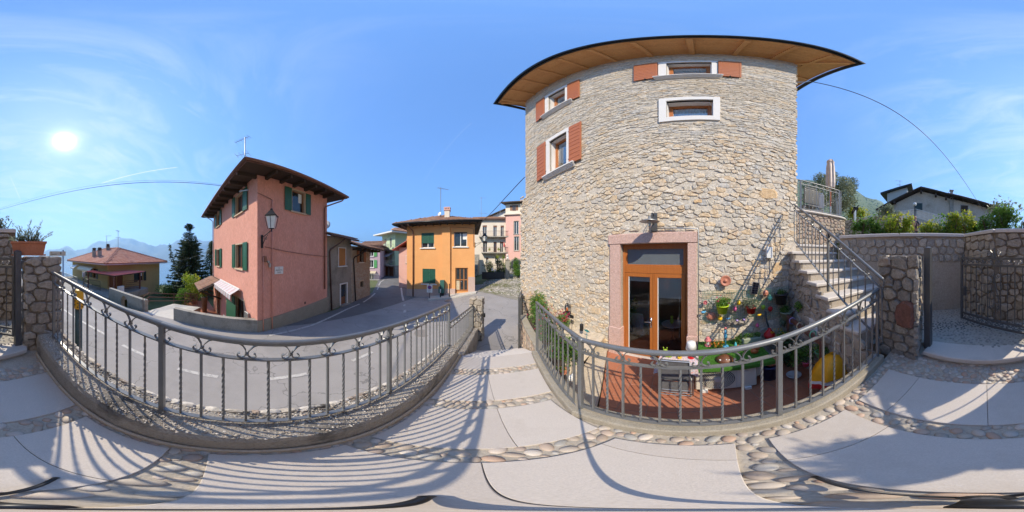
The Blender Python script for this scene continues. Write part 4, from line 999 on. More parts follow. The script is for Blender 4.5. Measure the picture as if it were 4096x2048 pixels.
# eaves and roof
EX0, EX1, EY = -6.37, 3.07, -1.05
zso = lambda y: 10.93+.16*y                      # soffit falls outwards
m = MB(TF); ex = lambda y: None
ridge_in = 3.2; R0 = [(EX0, EY), (EX1, EY), (EX1, TD+1), (EX0, TD+1)]
zr = lambda y: zso(y)+.22
m.add([(EX0, EY, zr(EY)), (EX1, EY, zr(EY)), (EX1, TD+1, zr(EY)), (EX0, TD+1, zr(EY)), (EX0+4.6, EY+4.7, zr(EY)+1.7), (EX1-4.6, EY+4.7, zr(EY)+1.7)], [(0, 1, 5, 4), (1, 2, 5), (2, 3, 4, 5), (3, 0, 4)])
m.build('roof', 'roof_tile', tower)
m = MB(TF); npl = 7
for k in range(npl):
    ya, yb = EY+.02+k*(1.03/npl), EY+.02+(k+1)*(1.03/npl)-.004
    q = MB(TF); q.add([(EX0+.03, ya, zso(ya)), (EX1-.03, ya, zso(ya)), (EX1-.03, yb, zso(yb)), (EX0+.03, yb, zso(yb)), (EX0+.03, ya, zso(ya)+.03), (EX1-.03, ya, zso(ya)+.03), (EX1-.03, yb, zso(yb)+.03), (EX0+.03, yb, zso(yb)+.03)], [(0, 3, 2, 1), (0, 1, 5, 4), (2, 3, 7, 6), (4, 5, 6, 7)], RNG.random()); q.build('plank', 'soffit_wood', tower)
for k in range(6):
    xa = TR+.02+k*(.92/6); q = MB(TF); q.add([(xa, 0, zso(0)), (xa+.15, 0, zso(0)-.0), (xa+.15, TD, zso(0)), (xa, TD, zso(0))], [(0, 3, 2, 1)], RNG.random()); q.build('plank', 'soffit_wood', tower)
for k in range(3):
    xa = EX0+.03+k*(.48/3); q = MB(TF); q.add([(xa, 0, zso(0)), (xa+.156, 0, zso(0)), (xa+.156, TD, zso(0)), (xa, TD, zso(0))], [(0, 3, 2, 1)], RNG.random()); q.build('plank', 'soffit_wood', tower)
x = EX0+.4
while x < EX1-.2:
    q = MB(TF); w = .05; y0r = .05
    q.add([(x-w, EY+.06, zso(EY)-.09), (x+w, EY+.06, zso(EY)-.09), (x+w, EY+.06, zso(EY)-.002), (x-w, EY+.06, zso(EY)-.002), (x-w, EY+.16, zso(EY+.16)-.12), (x+w, EY+.16, zso(EY+.16)-.12), (x-w, y0r, zso(y0r)-.12), (x+w, y0r, zso(y0r)-.12), (x+w, y0r, zso(y0r)), (x-w, y0r, zso(y0r))],
          [(0, 1, 2, 3), (0, 4, 5, 1), (4, 6, 7, 5), (1, 5, 7, 8, 2), (3, 9, 6, 4, 0)], RNG.random()); q.build('rafter', 'soffit_wood', tower); x += .83
q = MB(TF); q.bar((TR-.02, .02, zso(0)-.07), (EX1-.12, EY+.12, zso(EY)-.06), .11, .12); q.build('hip_rafter', 'soffit_wood', tower)
q = MB(TF); q.bar((TL+.02, .02, zso(0)-.07), (EX0+.12, EY+.12, zso(EY)-.06), .11, .12); q.build('hip_rafter', 'soffit_wood', tower)
for yy in (.7, 1.6): q = MB(TF); q.bar((TR, yy, zso(0)-.06), (EX1-.1, yy, zso(0)-.06), .09, .11); q.build('rafter', 'soffit_wood', tower)
m = MB(TF)
m.box(EX0, EX1, EY-.035, EY, zso(EY)-.03, zso(EY)+.14); m.box(EX1, EX1+.035, EY-.035, TD+1, zso(EY)-.03, zso(EY)+.14); m.box(EX0-.035, EX0, EY-.035, TD+1, zso(EY)-.03, zso(EY)+.14)
m.tube([(EX0-.04, TD, zso(EY)+.10), (EX0-.10, EY-.09, zso(EY)+.10), (EX1+.10, EY-.09, zso(EY)+.10), (EX1+.10, TD, zso(EY)+.10)], .085, 10); m.build('gutter', 'gutter_black', tower)
# lamp over the door, conduit and small wall fittings
wl_ = thing('wall_lamp', 'grey dish shaded wall lamp with scroll bracket above the terrace door', 'lamp', TF.p(-.92, -.05, 2.2))
m = MB(TF); m.prism([(-.985, -.075), (-.855, -.075), (-.855, -.045), (-.985, -.045)], 2.14, 2.52, .006); m.build('back_plate', 'gate_paint', wl_)
m = MB(TF); m.tube([(-.92, -.08, 2.47), (-.92, -.16, 2.50), (-.92, -.25, 2.47), (-.92, -.27, 2.40), (-.92, -.22, 2.37), (-.92, -.19, 2.42)], .009, 6); m.tube([(-.92, -.08, 2.28), (-.92, -.2, 2.34), (-.92, -.33, 2.36)], .009, 6); m.build('bracket', 'gate_paint', wl_, True)
m = MB(TF); m.lathe([(.03, .10), (.035, .05), (.10, .035), (.19, 0), (.185, -.004), (.09, .022), (.03, .03)], (-.92, -.36, 2.28), 22); m.build('shade', 'galvanised', wl_, True)
m = MB(TF); m.lathe([(.02, .03), (.045, 0), (.05, -.05), (.03, -.10), (.004, -.115)], (-.92, -.36, 2.28), 14); m.build('bulb', 'glass', wl_, True)
m = MB(TF); m.tube([(-.85, -.055, 2.20), (-.5, -.06, 2.19), (-.07, -.065, 2.17), (-.045, -.065, 2.15), (-.04, -.07, -.6)], .011, 8); m.build('conduit', 'galvanised', tower, True)
m = MB(TF); m.prism([(1.33, -.12), (1.46, -.12), (1.46, -.045), (1.33, -.045)], 1.60, 1.83, .008); tag(m.build('wall_light', 'white_plastic'), 'small white rectangular light fixed high on the stone wall', 'light')
m = MB(TF); m.tube([(1.40, -.045, 1.60), (1.42, -.04, 1.2), (1.39, -.04, .95)], .004, 5); m.build('flex', 'cable', tower)
m = MB(TF); m.tube([(2.08, -.06, 8.45), (2.25, -.15, 8.52), (2.38, -.22, 8.62)], .02, 6); m.build('cable_hook', 'galvanised', tower)
# ---------------------------------------------------------------- stone gate pillars, threshold, courtyard
def pillar(name, label, corners, z0, z1, mat, seed, cw, ch, h=.03, ztop=None, lim=80):
    """corners ccw seen from above; stones on every side face"""
    c = cent(corners); root = thing(name, label, 'pillar', (c[0], c[1], z0)); m = MB(); ins = inset(corners, .03); m.prism(ins, z0-.2, z1-.012); m.build('core', 'dark_mortar', root)
    n = len(corners); allp = []
    for i in range(n):
        a, b = corners[i], corners[(i+1)%n]; f = Fr(a, (b[0]-a[0], b[1]-a[1])); L_ = hypot(b[0]-a[0], b[1]-a[1]); r_ = random.Random(seed+i)
        f2 = Fr((a[0]+f.n[0]*.03, a[1]+f.n[1]*.03), f.u)
        for poly in voronoi(-.0, L_+.0, z0, z1, cw, ch, r_, .14):
            s = stone(poly, f2.p, r_.uniform(.008, .018), h*r_.uniform(.8, 1.5), r_, r_.random())
            if s: allp.append(s)
    r_ = random.Random(seed+9)
    ins = inset(corners, .0)
    xs = [p[0] for p in ins]; ys = [p[1] for p in ins]
    for poly in voronoi(min(xs), max(xs), min(ys), max(ys), cw*1.2, cw*1.1, r_, .3):
        for i in range(n):
            a, b = ins[i], ins[(i+1)%n]; poly = clip(poly, (b[1]-a[1]), -(b[0]-a[0]), (b[1]-a[1])*a[0]-(b[0]-a[0])*a[1])
            if len(poly) < 3: break
        if len(poly) >= 3:
            s = stone(poly, lambda x, y, z: (x, z, z1-.03-y), .012, .03*r_.uniform(.8, 1.3), r_, r_.random())
            if s: allp.append(s)
    emit(allp, 'stone', root, mat, lim); return root
PR_ = [(1.16, -1.52), (1.78, -1.42), (2.0, -1.80), (1.40, -1.94)][::-1]
def ccw(p): 
    A = sum(p[i][0]*p[(i+1)%len(p)][1]-p[(i+1)%len(p)][0]*p[i][1] for i in range(len(p))); return p if A > 0 else p[::-1]
prt = pillar('stone_pillar', 'dark rubble stone gate pillar with one big red block, at the foot of the stairs', ccw(PR_), .12, 1.64, 'pillar_stone', 50, .17, .13)
f = Fr((1.78, -1.42), (1.16-1.78, -1.52+1.42)); r_ = random.Random(77)
pa, pb = (1.78, -1.42), (1.16, -1.52); fR = Fr(pa, (pb[0]-pa[0], pb[1]-pa[1]))
s = stone([(.32, .72), (.585, .70), (.60, 1.02), (.50, 1.08), (.35, 1.03)], fR.p, .006, .055, r_, .5); s.build('stone', 'red_stone', prt, label='large dark red block in the pillar face')
pll = pillar('stone_pillar', 'grey rubble stone gate pillar with a terracotta trough on top, beside the parapet', ccw([(-.31, -2.10), (-.86, -2.14), (-.90, -2.62), (-.35, -2.62)]), .05, 1.63, 'pillar_left_stone', 90, .19, .13)
# threshold slab with a bowed front edge
arc = []
for i in range(13):
    t = i/12; x = 1.16-t*1.50; y = -1.60-.40*t+.17*sin(pi*t)*.6
    arc.append((x, y-.02))
poly = arc+[(-.36, -2.28), (1.22, -1.95)]
th = thing('threshold', 'bowed stone threshold', 'step', (0.4, -1.9, .2)); del th['label'], th['category']; struct(th)
m = MB(); m.prism(poly, .265, .325, .010); m.build('slab', 'slab_stone', th)
ins = inset(ccw(poly), .035); m = MB(); m.prism(ins, .05, .267); m.build('riser', 'riser', th)
court = thing('courtyard', 'pebbled courtyard', 'yard', (1, -2.6, .3)); del court['label'], court['category']; struct(court)
cp = [(1.22, -1.93), (-.36, -2.27), (-.42, -2.65), (-.38, -3.15), (.55, -3.10), (1.37, -3.63), (2.9, -2.4), (2.2, -1.3), (1.80, -1.35)]
m = MB(); m.add([(x, y, .318+.035*(-y-1.9)) for x, y in ccw(cp)], [tuple(range(len(cp)))]); m.build('mortar_bed', 'court_mortar', court)
rng = random.Random(17); occ = {}; cand = []
fill(lambda x, y: -3.45 < y < -2.05-.1*(x < .3) and x > -.3 and y < -1.75-.14*(x+0) and y > -4.6+.75*x and (1.80 < hypot(x-.3, y+.9) < 2.05 or rng.random() < .55), -.3, 2.4, -3.5, -1.9, .018, .03, 5200, occ)
cm = []
for i in range(12): d = dome(rng, 8); d.t = [(i+.5)/12]*len(d.v); cm.append(d)
mm = [d.mesh('pebble', 'court_pebble', True) for d in cm]; rest = MB(); cand.sort(key=lambda c: -c[2]/hypot(c[0], c[1]))
for i, (x, y, s) in enumerate(cand):
    k = rng.randrange(5) if 1.75 < hypot(x-.3, y+.9) < 2.10 else rng.randrange(6, 12); a = rng.random()*6.3; z = .318+.035*(-y-1.9)-.006
    if i < 160: put('pebble', mm[k], court, (x, y, z), a, (s*1.2, s*.8, .016))
    else: rest.add([(x+p[0]*s, y+p[1]*s, z+p[2]*.016) for p in cm[k].v], cm[k].f, (k+.5)/12)
rest.build('pebble_mass', 'court_pebble', court, True, kind='stuff')
# ---------------------------------------------------------------- upper gate
def gate_post(name, label, x, y, z0, z1, w=.085, ang=0.0, group=None):
    m = MB(Fr((x, y), (cos(ang), sin(ang)))); h = w/2; m.box(-h, h, -h, h, z0, z1); m.lathe([(h*1.3, z1), (h*1.3, z1+.004), (.02, z1+.018)], (0, 0, 0), 4)
    return tag(m.build(name, 'gate_paint', bev=.003), label, 'post')
gate_post('gate_post', 'square dark steel gate post beside the pillar with the red block', 1.20, -1.80, .28, 1.745, ang=.2)
gate_post('gate_post', 'square dark steel gate post beside the pillar with the trough', -.235, -2.17, .28, 1.70, ang=.2)
def curl(cx, cz, r, turns, a0, sgn=1, n=22):
    return [(cx+r*(1-.78*i/n)*cos(a0+sgn*2*pi*turns*i/n), 0, cz+r*(1-.78*i/n)*sin(a0+sgn*2*pi*turns*i/n)) for i in range(n+1)]
GH, GF = (-.20, -2.22), (1.13, -2.78)
gate = thing('iron_gate', 'open dark wrought iron gate with curled cresting, swung back before the stone wall', 'gate', (*GH, .35))
gL = hypot(GF[0]-GH[0], GF[1]-GH[1]); gf = Fr(GH, (GF[0]-GH[0], GF[1]-GH[1])); zb_ = .44; zt_ = 1.615
m = MB(gf); h = .018
m.box(0, .036, -h, h, zb_, zt_+.01); m.box(gL-.036, gL, -h, h, zb_, zt_+.01)
for z in (zb_+.018, zb_+.135, zt_-.125, zt_-.012): m.box(.036, gL-.036, -h*.9, h*.9, z-.016, z+.016)
m.build('frame', 'gate_paint', gate, bev=.002)
bl = (zt_-.14)-(zb_+.15); T = twist_mesh(bl, .013, 'gate_paint'); P = plain_mesh(bl, .013, 'gate_paint'); nb_ = 12
for i in range(1, nb_):
    x, y, z = gf.p(gL*i/nb_, 0, zb_+.15); put('bar', P if i % 2 else T, gate, (x, y, z), atan2(gf.u[1], gf.u[0]))
def rib(m, pts, w=.016, th=.005, y=0): m.ribbon([(p[0], y, p[2]) for p in pts], (0, 1, 0), w, th)
for (za, zb2) in ((zt_-.109, zt_-.028), (zb_+.034, zb_+.119)):
    k = 7; mid = (za+zb2)/2; hh = (zb2-za)/2
    for i in range(k):
        x = .05+(gL-.10)*(i+.5)/k; m = MB(gf); w_ = (gL-.1)/k*.46
        arcp = [(x-w_*cos(t), 0, mid-hh*.2+hh*1.1*sin(t)) for t in [pi*j/10 for j in range(11)]]
        rib(m, arcp); rib(m, curl(x-w_*.55, mid-hh*.25, w_*.42, 1.1, pi, -1)); rib(m, curl(x+w_*.55, mid-hh*.25, w_*.42, 1.1, 0, 1)); m.build('scroll', 'gate_paint', gate)
m = MB(gf); c0 = gL*.5
for s in (-1, 1):
    rib(m, [(c0+s*x, 0, zt_+z) for x, z in ((.03, .0), (.035, .08), (.07, .115), (.11, .10), (.18, .08), (.35, .045), (.52, .015), (.66, .0))]); rib(m, curl(c0+s*.095, zt_+.05, .04, 1.3, pi/2, -s)); rib(m, curl(c0+s*.66, zt_+.035, .035, 1.2, -pi/2, s))
m.box(c0-.008, c0+.008, -.008, .008, zt_, zt_+.15); m.build('cresting', 'gate_paint', gate)
m = MB(gf); cz_ = (zb_+zt_)/2
for s in (-1, 1):
    rib(m, [(c0+s*x, 0, cz_+z) for x, z in ((.01, .30), (.02, .18), (.06, .02), (.09, -.12), (.085, -.22), (.05, -.26))]); rib(m, curl(c0+s*.055, cz_+.30, .04, 1.2, pi, -s)); rib(m, curl(c0+s*.06, cz_-.22, .042, 1.3, 0, -s))
m.build('motif', 'gate_paint', gate)
m = MB(gf); m.box(gL-.115, gL-.03, -.03, .03, .92, 1.08); lk_ = m.build('lock_box', 'gate_paint', gate, bev=.004)
m = MB(gf); m.tube([(gL-.09, -.03, 1.0), (gL-.09, -.06, 1.0), (gL-.16, -.065, 1.0)], .009, 6); m.build('handle', 'gate_paint', lk_)
# ---------------------------------------------------------------- retaining walls round the courtyard
def fwall(name, label, a, b, z0, z1, mat, mort, seed, cw, ch, th=.3, h=.03, zst=None, joint=.014, copm='coping', lim=300, cop=True, tonef=None, fine=True, jit=.16):
    f = Fr(a, (b[0]-a[0], b[1]-a[1])); L_ = hypot(b[0]-a[0], b[1]-a[1])
    root = thing(name, label, 'wall', f.p(L_/2, th/2, z0)); m = MB(f); m.box(0, L_, 0, th, z0, z1); m.build('wall_body', mort, root)
    if cw: rubble(root, f.p, 0, L_, zst if zst is not None else z0, z1, cw, ch, mat, joint, h, seed, limit=lim, tonef=tonef, fine=fine, jit=jit)
    if cop:
        n = max(1, int(L_/1.1))
        for i in range(n):
            m = MB(f); m.prism([(L_*i/n+.002, -.055), (L_*(i+1)/n-.002, -.055), (L_*(i+1)/n-.002, th+.05), (L_*i/n+.002, th+.05)], z1+.001, z1+.075, .02); m.build('coping_stone', copm, root)
    return root, f, L_
fwall('retaining_wall', 'rendered retaining wall with two courses of stone and pale coping behind the stairs', (3.77, -1.78), (1.37, -3.58), .2, 2.085, 'wall_stone', 'render_wall', 5, .17, .17, zst=1.50, h=.03, tonef=lambda c, r: r.random())
fwall('retaining_wall', 'rough stone retaining wall behind the open iron gate', (1.36, -3.585), (.55, -3.05), .2, 2.085, 'wall_stone', 'dark_mortar', 6, .19, .16, h=.04)
fwall('retaining_wall', 'dark stone retaining wall running off behind the pillar with the trough', (.545, -3.05), (-.30, -3.10), .0, 2.085, 'pillar_left_stone', 'dark_mortar', 7, .20, .16, h=.04)
# ---------------------------------------------------------------- stairs up to the terrace
SD_ = (.950, .312); SWD = (.312, -.950); SA = Fr((1.79, -1.11), SD_)
st_ = thing('staircase', 'stairs', 'stairs', (1.79, -1.11, .3)); del st_['label'], st_['category']; struct(st_)
NT = 8; RUN, RISE = .300, .19
for k in range(NT):
    z = .60+RISE*k; p0 = (1.79+SD_[0]*RUN*k, -1.11+SD_[1]*RUN*k); wd_ = 1.55 if k < 6 else 1.25; run = RUN+.04 if k < NT-1 else 1.4
    q = [p0, (p0[0]+SD_[0]*run, p0[1]+SD_[1]*run), (p0[0]+SD_[0]*run+SWD[0]*wd_, p0[1]+SD_[1]*run+SWD[1]*wd_), (p0[0]+SWD[0]*wd_, p0[1]+SWD[1]*wd_)]
    q = [(x-SD_[0]*.03-SWD[0]*.04, y-SD_[1]*.03-SWD[1]*.04) if i in (0, 1) else (x-SD_[0]*.03, y-SD_[1]*.03) for i, (x, y) in enumerate(q)]
    m = MB(); m.prism(q, z-.05, z, .014); m.build('step', 'tread', st_)
    q2 = [(x+SD_[0]*.03+SWD[0]*.05, y+SD_[1]*.03+SWD[1]*.05) for x, y in q[:2]]+[(x+SD_[0]*.03-SWD[0]*.002, y+SD_[1]*.03-SWD[1]*.002) for x, y in q[2:]]
    m = MB(); m.prism(q2, -.85, z-.051); m.build('riser', 'riser', st_)
sw_ = thing('stair_side_wall', 'shaded rubble wall under the stairs, facing the sunken terrace', 'wall', (2.4, -.95, -.83))
sf = Fr((3.75, -.455), (-SD_[0], -SD_[1])); LS = 2.35
def under(x, z):
    s = 2.07-x; return z < .60-.13+RISE*max(-1.5, math.floor(s/RUN))+.02 if s > -.05 else z < .30
# frame runs from the house towards the pillar; y points out of the terrace
m = MB(sf)
for k in range(NT+1):
    xa = 2.07-RUN*k; xb = xa+RUN if k else LS; m.box(max(0, xa), max(.01, xb), .03, .07, -.9, .55+RISE*(k-1)-.0 if k else .3)
m.build('wall_body', 'dark_mortar', sw_)
rubble(sw_, lambda x, y, z: sf.p(x, y+.03, z), 0, LS, -.85, 1.9, .20, .15, 'wall_stone', .014, .035, 12, keep=under)
m = MB(sf); m.box(.95, 1.20, -.02, .0, .20, .47)
for k in range(12): m.box(.965, 1.185, -.026, -.02, .222+k*.019, .232+k*.019)
tag(m.build('wall_vent', 'white_plastic'), 'white louvred vent grille in the stair side wall', 'vent')
m = MB(); m.leaves(sf.p(.62, -.05, .62), (.09, .08, .09), 200, .05, RNG, shell=0); tag(m.build('wall_fern', 'leaf'), 'tuft of green growing from the stair wall joint', 'plant')
m = MB(); m.leaves(sf.p(1.75, -.03, .18), (.05, .04, .04), 60, .035, RNG, shell=0)
sr = thing('iron_railing', 'grey iron stair railing with scrolls climbing beside the pale treads', 'railing', (1.6, -1.2, .6))
hA = Vector((1.46, -1.225, 1.375)); hB = Vector((3.47, -.565, 2.785)); hM = hA.lerp(hB, .46)
rail_run(sr, hA, hM, .93, sp=.118, posts=(1,), low=.12); rail_run(sr, hM, hB, .93, sp=.118, posts=(), low=.12)
# ---------------------------------------------------------------- upper terrace
ut = thing('upper_terrace_wall', 'curved rosy stone wall of the upper terrace with pale coping, above the stairs', 'wall', (4.5, -1.5, 1.9))
cv = [(3.98, -.35), (4.10, -.80), (4.24, -1.25), (4.36, -1.62), (4.45, -1.92), (4.50, -2.12), (4.60, -2.30), (4.78, -2.42), (5.05, -2.48), (5.6, -2.45), (6.4, -2.3)]
cl_ = [0]
for a, b in zip(cv, cv[1:]): cl_.append(cl_[-1]+hypot(b[0]-a[0], b[1]-a[1]))
def cpt(s):
    s = min(max(s, 0), cl_[-1]-1e-6)
    for i in range(len(cv)-1):
        if s <= cl_[i+1]: break
    t = (s-cl_[i])/(cl_[i+1]-cl_[i]); a, b = cv[i], cv[i+1]; l = cl_[i+1]-cl_[i]
    u = ((b[0]-a[0])/l, (b[1]-a[1])/l); return (a[0]+(b[0]-a[0])*t, a[1]+(b[1]-a[1])*t), (-u[1], u[0])
def cpf(x, y, z):
    p, n = cpt(x); return (p[0]+n[0]*y, p[1]+n[1]*y, z)
m = MB(); ns = 40; vs = []
for i in range(ns+1):
    s = cl_[-1]*i/ns
    for (y, z) in ((0, 1.5), (0, 2.80), (.3, 2.80)): vs.append(cpf(s, y, z))
m.add(vs, [(i*3+k, (i+1)*3+k, (i+1)*3+k+1, i*3+k+1) for i in range(ns) for k in range(2)]); m.build('wall_body', 'light_mortar', ut)
rubble(ut, cpf, 0, cl_[-1]*.8, 1.75, 2.80, .15, .105, 'terrace_stone', .012, .022, 14)
m = MB(); vs = []
for i in range(ns+1):
    s = cl_[-1]*i/ns
    for (y, z) in ((-.06, 2.802), (-.08, 2.83), (-.06, 2.86), (.0, 2.868), (.34, 2.868), (.34, 2.802)): vs.append(cpf(s, y, z))
m.add(vs, [(i*6+k, (i+1)*6+k, (i+1)*6+(k+1)%6, i*6+(k+1)%6) for i in range(ns) for k in range(6)]); m.build('coping_stone', 'coping', ut, True)
m = MB(); m.prism([cpf(cl_[-1]*i/20, .2, 0)[:2] for i in range(21)]+[(10, -2.3), (10, 3), (4.2, 3)], 2.3, 2.78); struct(m.build('upper_terrace', 'coping'))
ur = thing('iron_railing', 'curved pale iron railing round the upper terrace with the closed parasol', 'railing', cpf(1.5, .1, 2.86))
zr_ = 3.80; m = MB(); m.tube([cpf(cl_[-1]*i/30, .10, zr_) for i in range(31)], .02, 8); m.build('handrail', 'rail_paint', ur, True)
for zz_ in (zr_-.11, 2.94): m = MB(); m.tube([cpf(cl_[-1]*i/30, .10, zz_) for i in range(31)], .011, 4); m.build('bar', 'rail_paint', ur)
Tm = twist_mesh(.75, .013); Pm = plain_mesh(.75, .013); k = 0; s = .1
while s < cl_[-1]:
    p = cpf(s, .10, 2.94); put('baluster', Tm if k % 2 else Pm, ur, p)
    if k % 2 == 0: pp, nn = cpt(s); put('scroll', SCROLL, ur, (p[0], p[1], zr_-.10), atan2(-nn[0], nn[1]))
    s += .12; k += 1
for s in (.55, 1.95, 2.75): p = cpf(s, .10, 0); m = MB(); m.box(p[0]-.018, p[0]+.018, p[1]-.018, p[1]+.018, 2.55, zr_); m.build('post', 'rail_paint', ur)
um = thing('parasol', 'closed beige parasol standing on the upper terrace', 'parasol', (5.2, -2.1, 2.8))
m = MB(); vs = []; n = 18; prof = [(.02, 5.43), (.10, 5.36), (.13, 5.27), (.115, 5.22), (.14, 5.0), (.16, 4.6), (.17, 4.3), (.15, 4.12), (.05, 4.10)]
for r, z in prof:
    for k in range(n): t = 2*pi*k/n; q = r*(1+.16*sin(k*pi/1.5+z)); vs.append((5.2+q*cos(t), -2.1+q*sin(t), z))
m.add(vs, [(i*n+k, i*n+(k+1)%n, (i+1)*n+(k+1)%n, (i+1)*n+k) for i in range(len(prof)-1) for k in range(n)]); m.build('canopy', 'umbrella', um)
m = MB(); m.tube([(5.2, -2.1, 3.35), (5.2, -2.1, 4.3)], .022, 8); m.build('pole', 'umbrella_pole', um)
m = MB(); m.tube([(5.2, -2.1, 2.80), (5.2, -2.1, 3.4)], .027, 8); m.lathe([(.22, 2.78), (.22, 2.83), (.04, 2.85)], (5.2, -2.1, 0), 14); m.build('base', 'galvanised', um)
def tchair(x, y, z, ang, label, mat):
    t = thing('garden_chair', label, 'chair', (x, y, z)); f = Fr((x, y), (cos(ang), sin(ang)))
    m = MB(f); m.box(-.26, .26, -.24, .22, z+.42, z+.46); m.build('seat', mat, t, bev=.01)
    m = MB(f); m.prism([(-.27, .20), (.27, .20), (.27, .24), (-.27, .24)], z+.5, z+1.02, .02); m.box(-.22, .22, .205, .235, z+1.02, z+1.08); m.build('backrest', mat, t, bev=.02)
    for a, b in ((-.25, -.22), (.25, -.22), (-.25, .2), (.25, .2)): m = MB(f); m.tube([(a, b, z), (a, b, z+.44)], .014, 6); m.build('leg', 'galvanised', t)
    m = MB(f)
    for a in (-.27, .27): m.tube([(a, -.2, z+.44), (a, -.2, z+.62), (a, .2, z+.64)], .014, 6)
    m.pieces('armrest', 'galvanised', t)
tchair(5.05, -1.25, 2.79, 1.9, 'dark cushioned high-backed chair behind the upper terrace railing', 'anthracite')
tchair(5.45, -1.65, 2.79, 1.3, 'light garden chair beside the closed parasol', 'bowl')
fl = thing('flood_lamp', 'twin floodlights on a square grey post behind the stair top', 'lamp', (4.62, -2.72, 2.1))
m = MB(); m.box(4.59, 4.66, -2.76, -2.69, 2.0, 3.20); m.build('post', 'galvanised', fl, bev=.004)
for dx, dy, rz in ((-.10, .06, .6), (.10, -.04, -.5)):
    f = Fr((4.62+dx, -2.72+dy), (cos(rz+2.2), sin(rz+2.2))); m = MB(f)
    m.add([(-.10, -.05, 3.10), (.10, -.05, 3.10), (.10, .10, 3.32), (-.10, .10, 3.32), (-.10, -.02, 3.08), (.10, -.02, 3.08), (.10, .13, 3.30), (-.10, .13, 3.30)], [(0, 1, 2, 3), (7, 6, 5, 4), (0, 4, 5, 1), (1, 5, 6, 2), (2, 6, 7, 3), (3, 7, 4, 0)]); h_ = m.build('lamp_head', 'dark_metal', fl, bev=.01)
    m = MB(f); m.quad((-.08, -.054, 3.115), (.08, -.054, 3.115), (.08, .09, 3.315), (-.08, .09, 3.315)); m.build('lens', 'lamp_glass', h_)
# garden behind the walls
gd = thing('garden', 'garden', 'garden', (3, -6, 2)); del gd['label'], gd['category']; struct(gd)
m = MB(); m.prism(ccw([(4.3, -1.95), (1.5, -3.80), (.62, -3.28), (-.24, -3.33), (-.3, -9), (1, -26), (14, -26), (22, -10), (14, -3), (6.4, -2.6)]), 1.2, 2.02); m.build('lawn', 'terrain', gd)
# hedge of trained shrubs on the wall
def shrub(label, az, d, zc, rx, rz, n, mat, seed, size=.075, name='vine_shrub', cat='shrub', group='shrubs trained along the garden wall', trunk=True, zb=2.0, ry=None, tone=(0, 1)):
    a = radians(az); x, y = d*sin(a), d*cos(a); r_ = random.Random(seed); t = thing(name, label, cat, (x, y, zb), group)
    if trunk:
        m = MB(); m.tube([(x+r_.uniform(-.05, .05), y, zb-.1), (x+r_.uniform(-.06, .06), y, zb+.25), (x+r_.uniform(-.1, .1), y, zc)], [.04, .03, .018], 6)
        for _ in range(5):
            b = r_.random()*6.3; m.tube([(x, y, zb+.2+r_.random()*.3), (x+cos(b)*rx*.5, y+sin(b)*.2, zc), (x+cos(b)*rx*.8, y+sin(b)*.3, zc+rz*.5)], [.014, .010, .005], 5)
        m.build('trunk', 'bark', t)
    m = MB()
    for k in range(7):
        ox, oy, oz = r_.uniform(-.6, .6)*rx, r_.uniform(-.5, .5)*(ry or rx*.6), r_.uniform(-.6, .6)*rz; s = r_.uniform(.4, .65); lo = r_.uniform(0, .4)
        m.leaves((x+ox*cos(a), y-ox*sin(a)+oy*.3, zc+oz), (rx*s, (ry or rx*.6)*s, rz*s), n//7, size, r_, (lo*.8, min(1, lo+.6)), shell=.1)
    for _ in range(int(n*.12)):   # stray shoots break the outline
        b = r_.random()*6.3; q = r_.uniform(.75, 1.15); m.leaves((x+cos(b)*rx*q*cos(a), y-cos(b)*rx*q*sin(a), zc+sin(b)*rz*q), (.05, .05, .06), 2, size, r_, (.5, 1), shell=0)
    m.build('crown', mat, t); return t
az_ = lambda px: (px-2048)/4096*360
HS = [(3450, 5.0, .40, .34, 'leaf', 'leftmost shrub on the garden wall, next to the twin floodlights'), (3508, 4.9, .38, .36, 'leaf', 'second shrub along the garden wall from the floodlights'), (3560, 4.9, .36, .37, 'leaf_yellow', 'yellow-green shrub on the wall just left of the bald man'),
      (3618, 4.8, .30, .42, 'leaf_yellow', 'round-topped yellowish shrub on the wall right beside the bald man'), (3722, 4.8, .34, .34, 'leaf_yellow', 'pale loose shrub on the wall to the right of the bald man'), (3775, 4.8, .36, .35, 'leaf', 'dense shrub on the wall below the balcony rail end'),
      (3815, 4.8, .24, .36, 'leaf_yellow', 'slim golden-tipped shrub on the garden wall'), (3862, 4.8, .30, .42, 'leaf_yellow', 'arching yellow-green shrub below the old house corner'), (3950, 4.8, .26, .42, 'leaf', 'dark upright shrub on the wall under the cable end'), (3895, 5.0, .22, .30, 'leaf', 'small shrub between the arching shrub and the dark upright one')]
for i, (px, d, rx, rz, mt, lb) in enumerate(HS): shrub(lb, az_(px), d, 2.36+(.14, .02, .10, .16, -.02, .06, .18, .20, .12, -.06)[i], rx*(.85+.1*(i % 3)), rz*(.9+.12*((i*7) % 4)), 760, mt, 100+i, size=.085)
shrub('big loose bush with wispy upper shoots at the wall bend', az_(4020), 4.6, 2.58, .42, .52, 2600, 'leaf', 140, group=None, cat='bush')
t_ = shrub('airy grey-green shoots rising above the big bush at the wall bend', az_(4020), 5.2, 3.15, .50, .42, 420, 'leaf_olive', 141, size=.11, group=None, trunk=False)
shrub('sprig of shrub behind the rosemary, at the far edge of the wall', -178.5, 4.9, 2.55, .28, .30, 300, 'leaf_olive', 142, group=None)
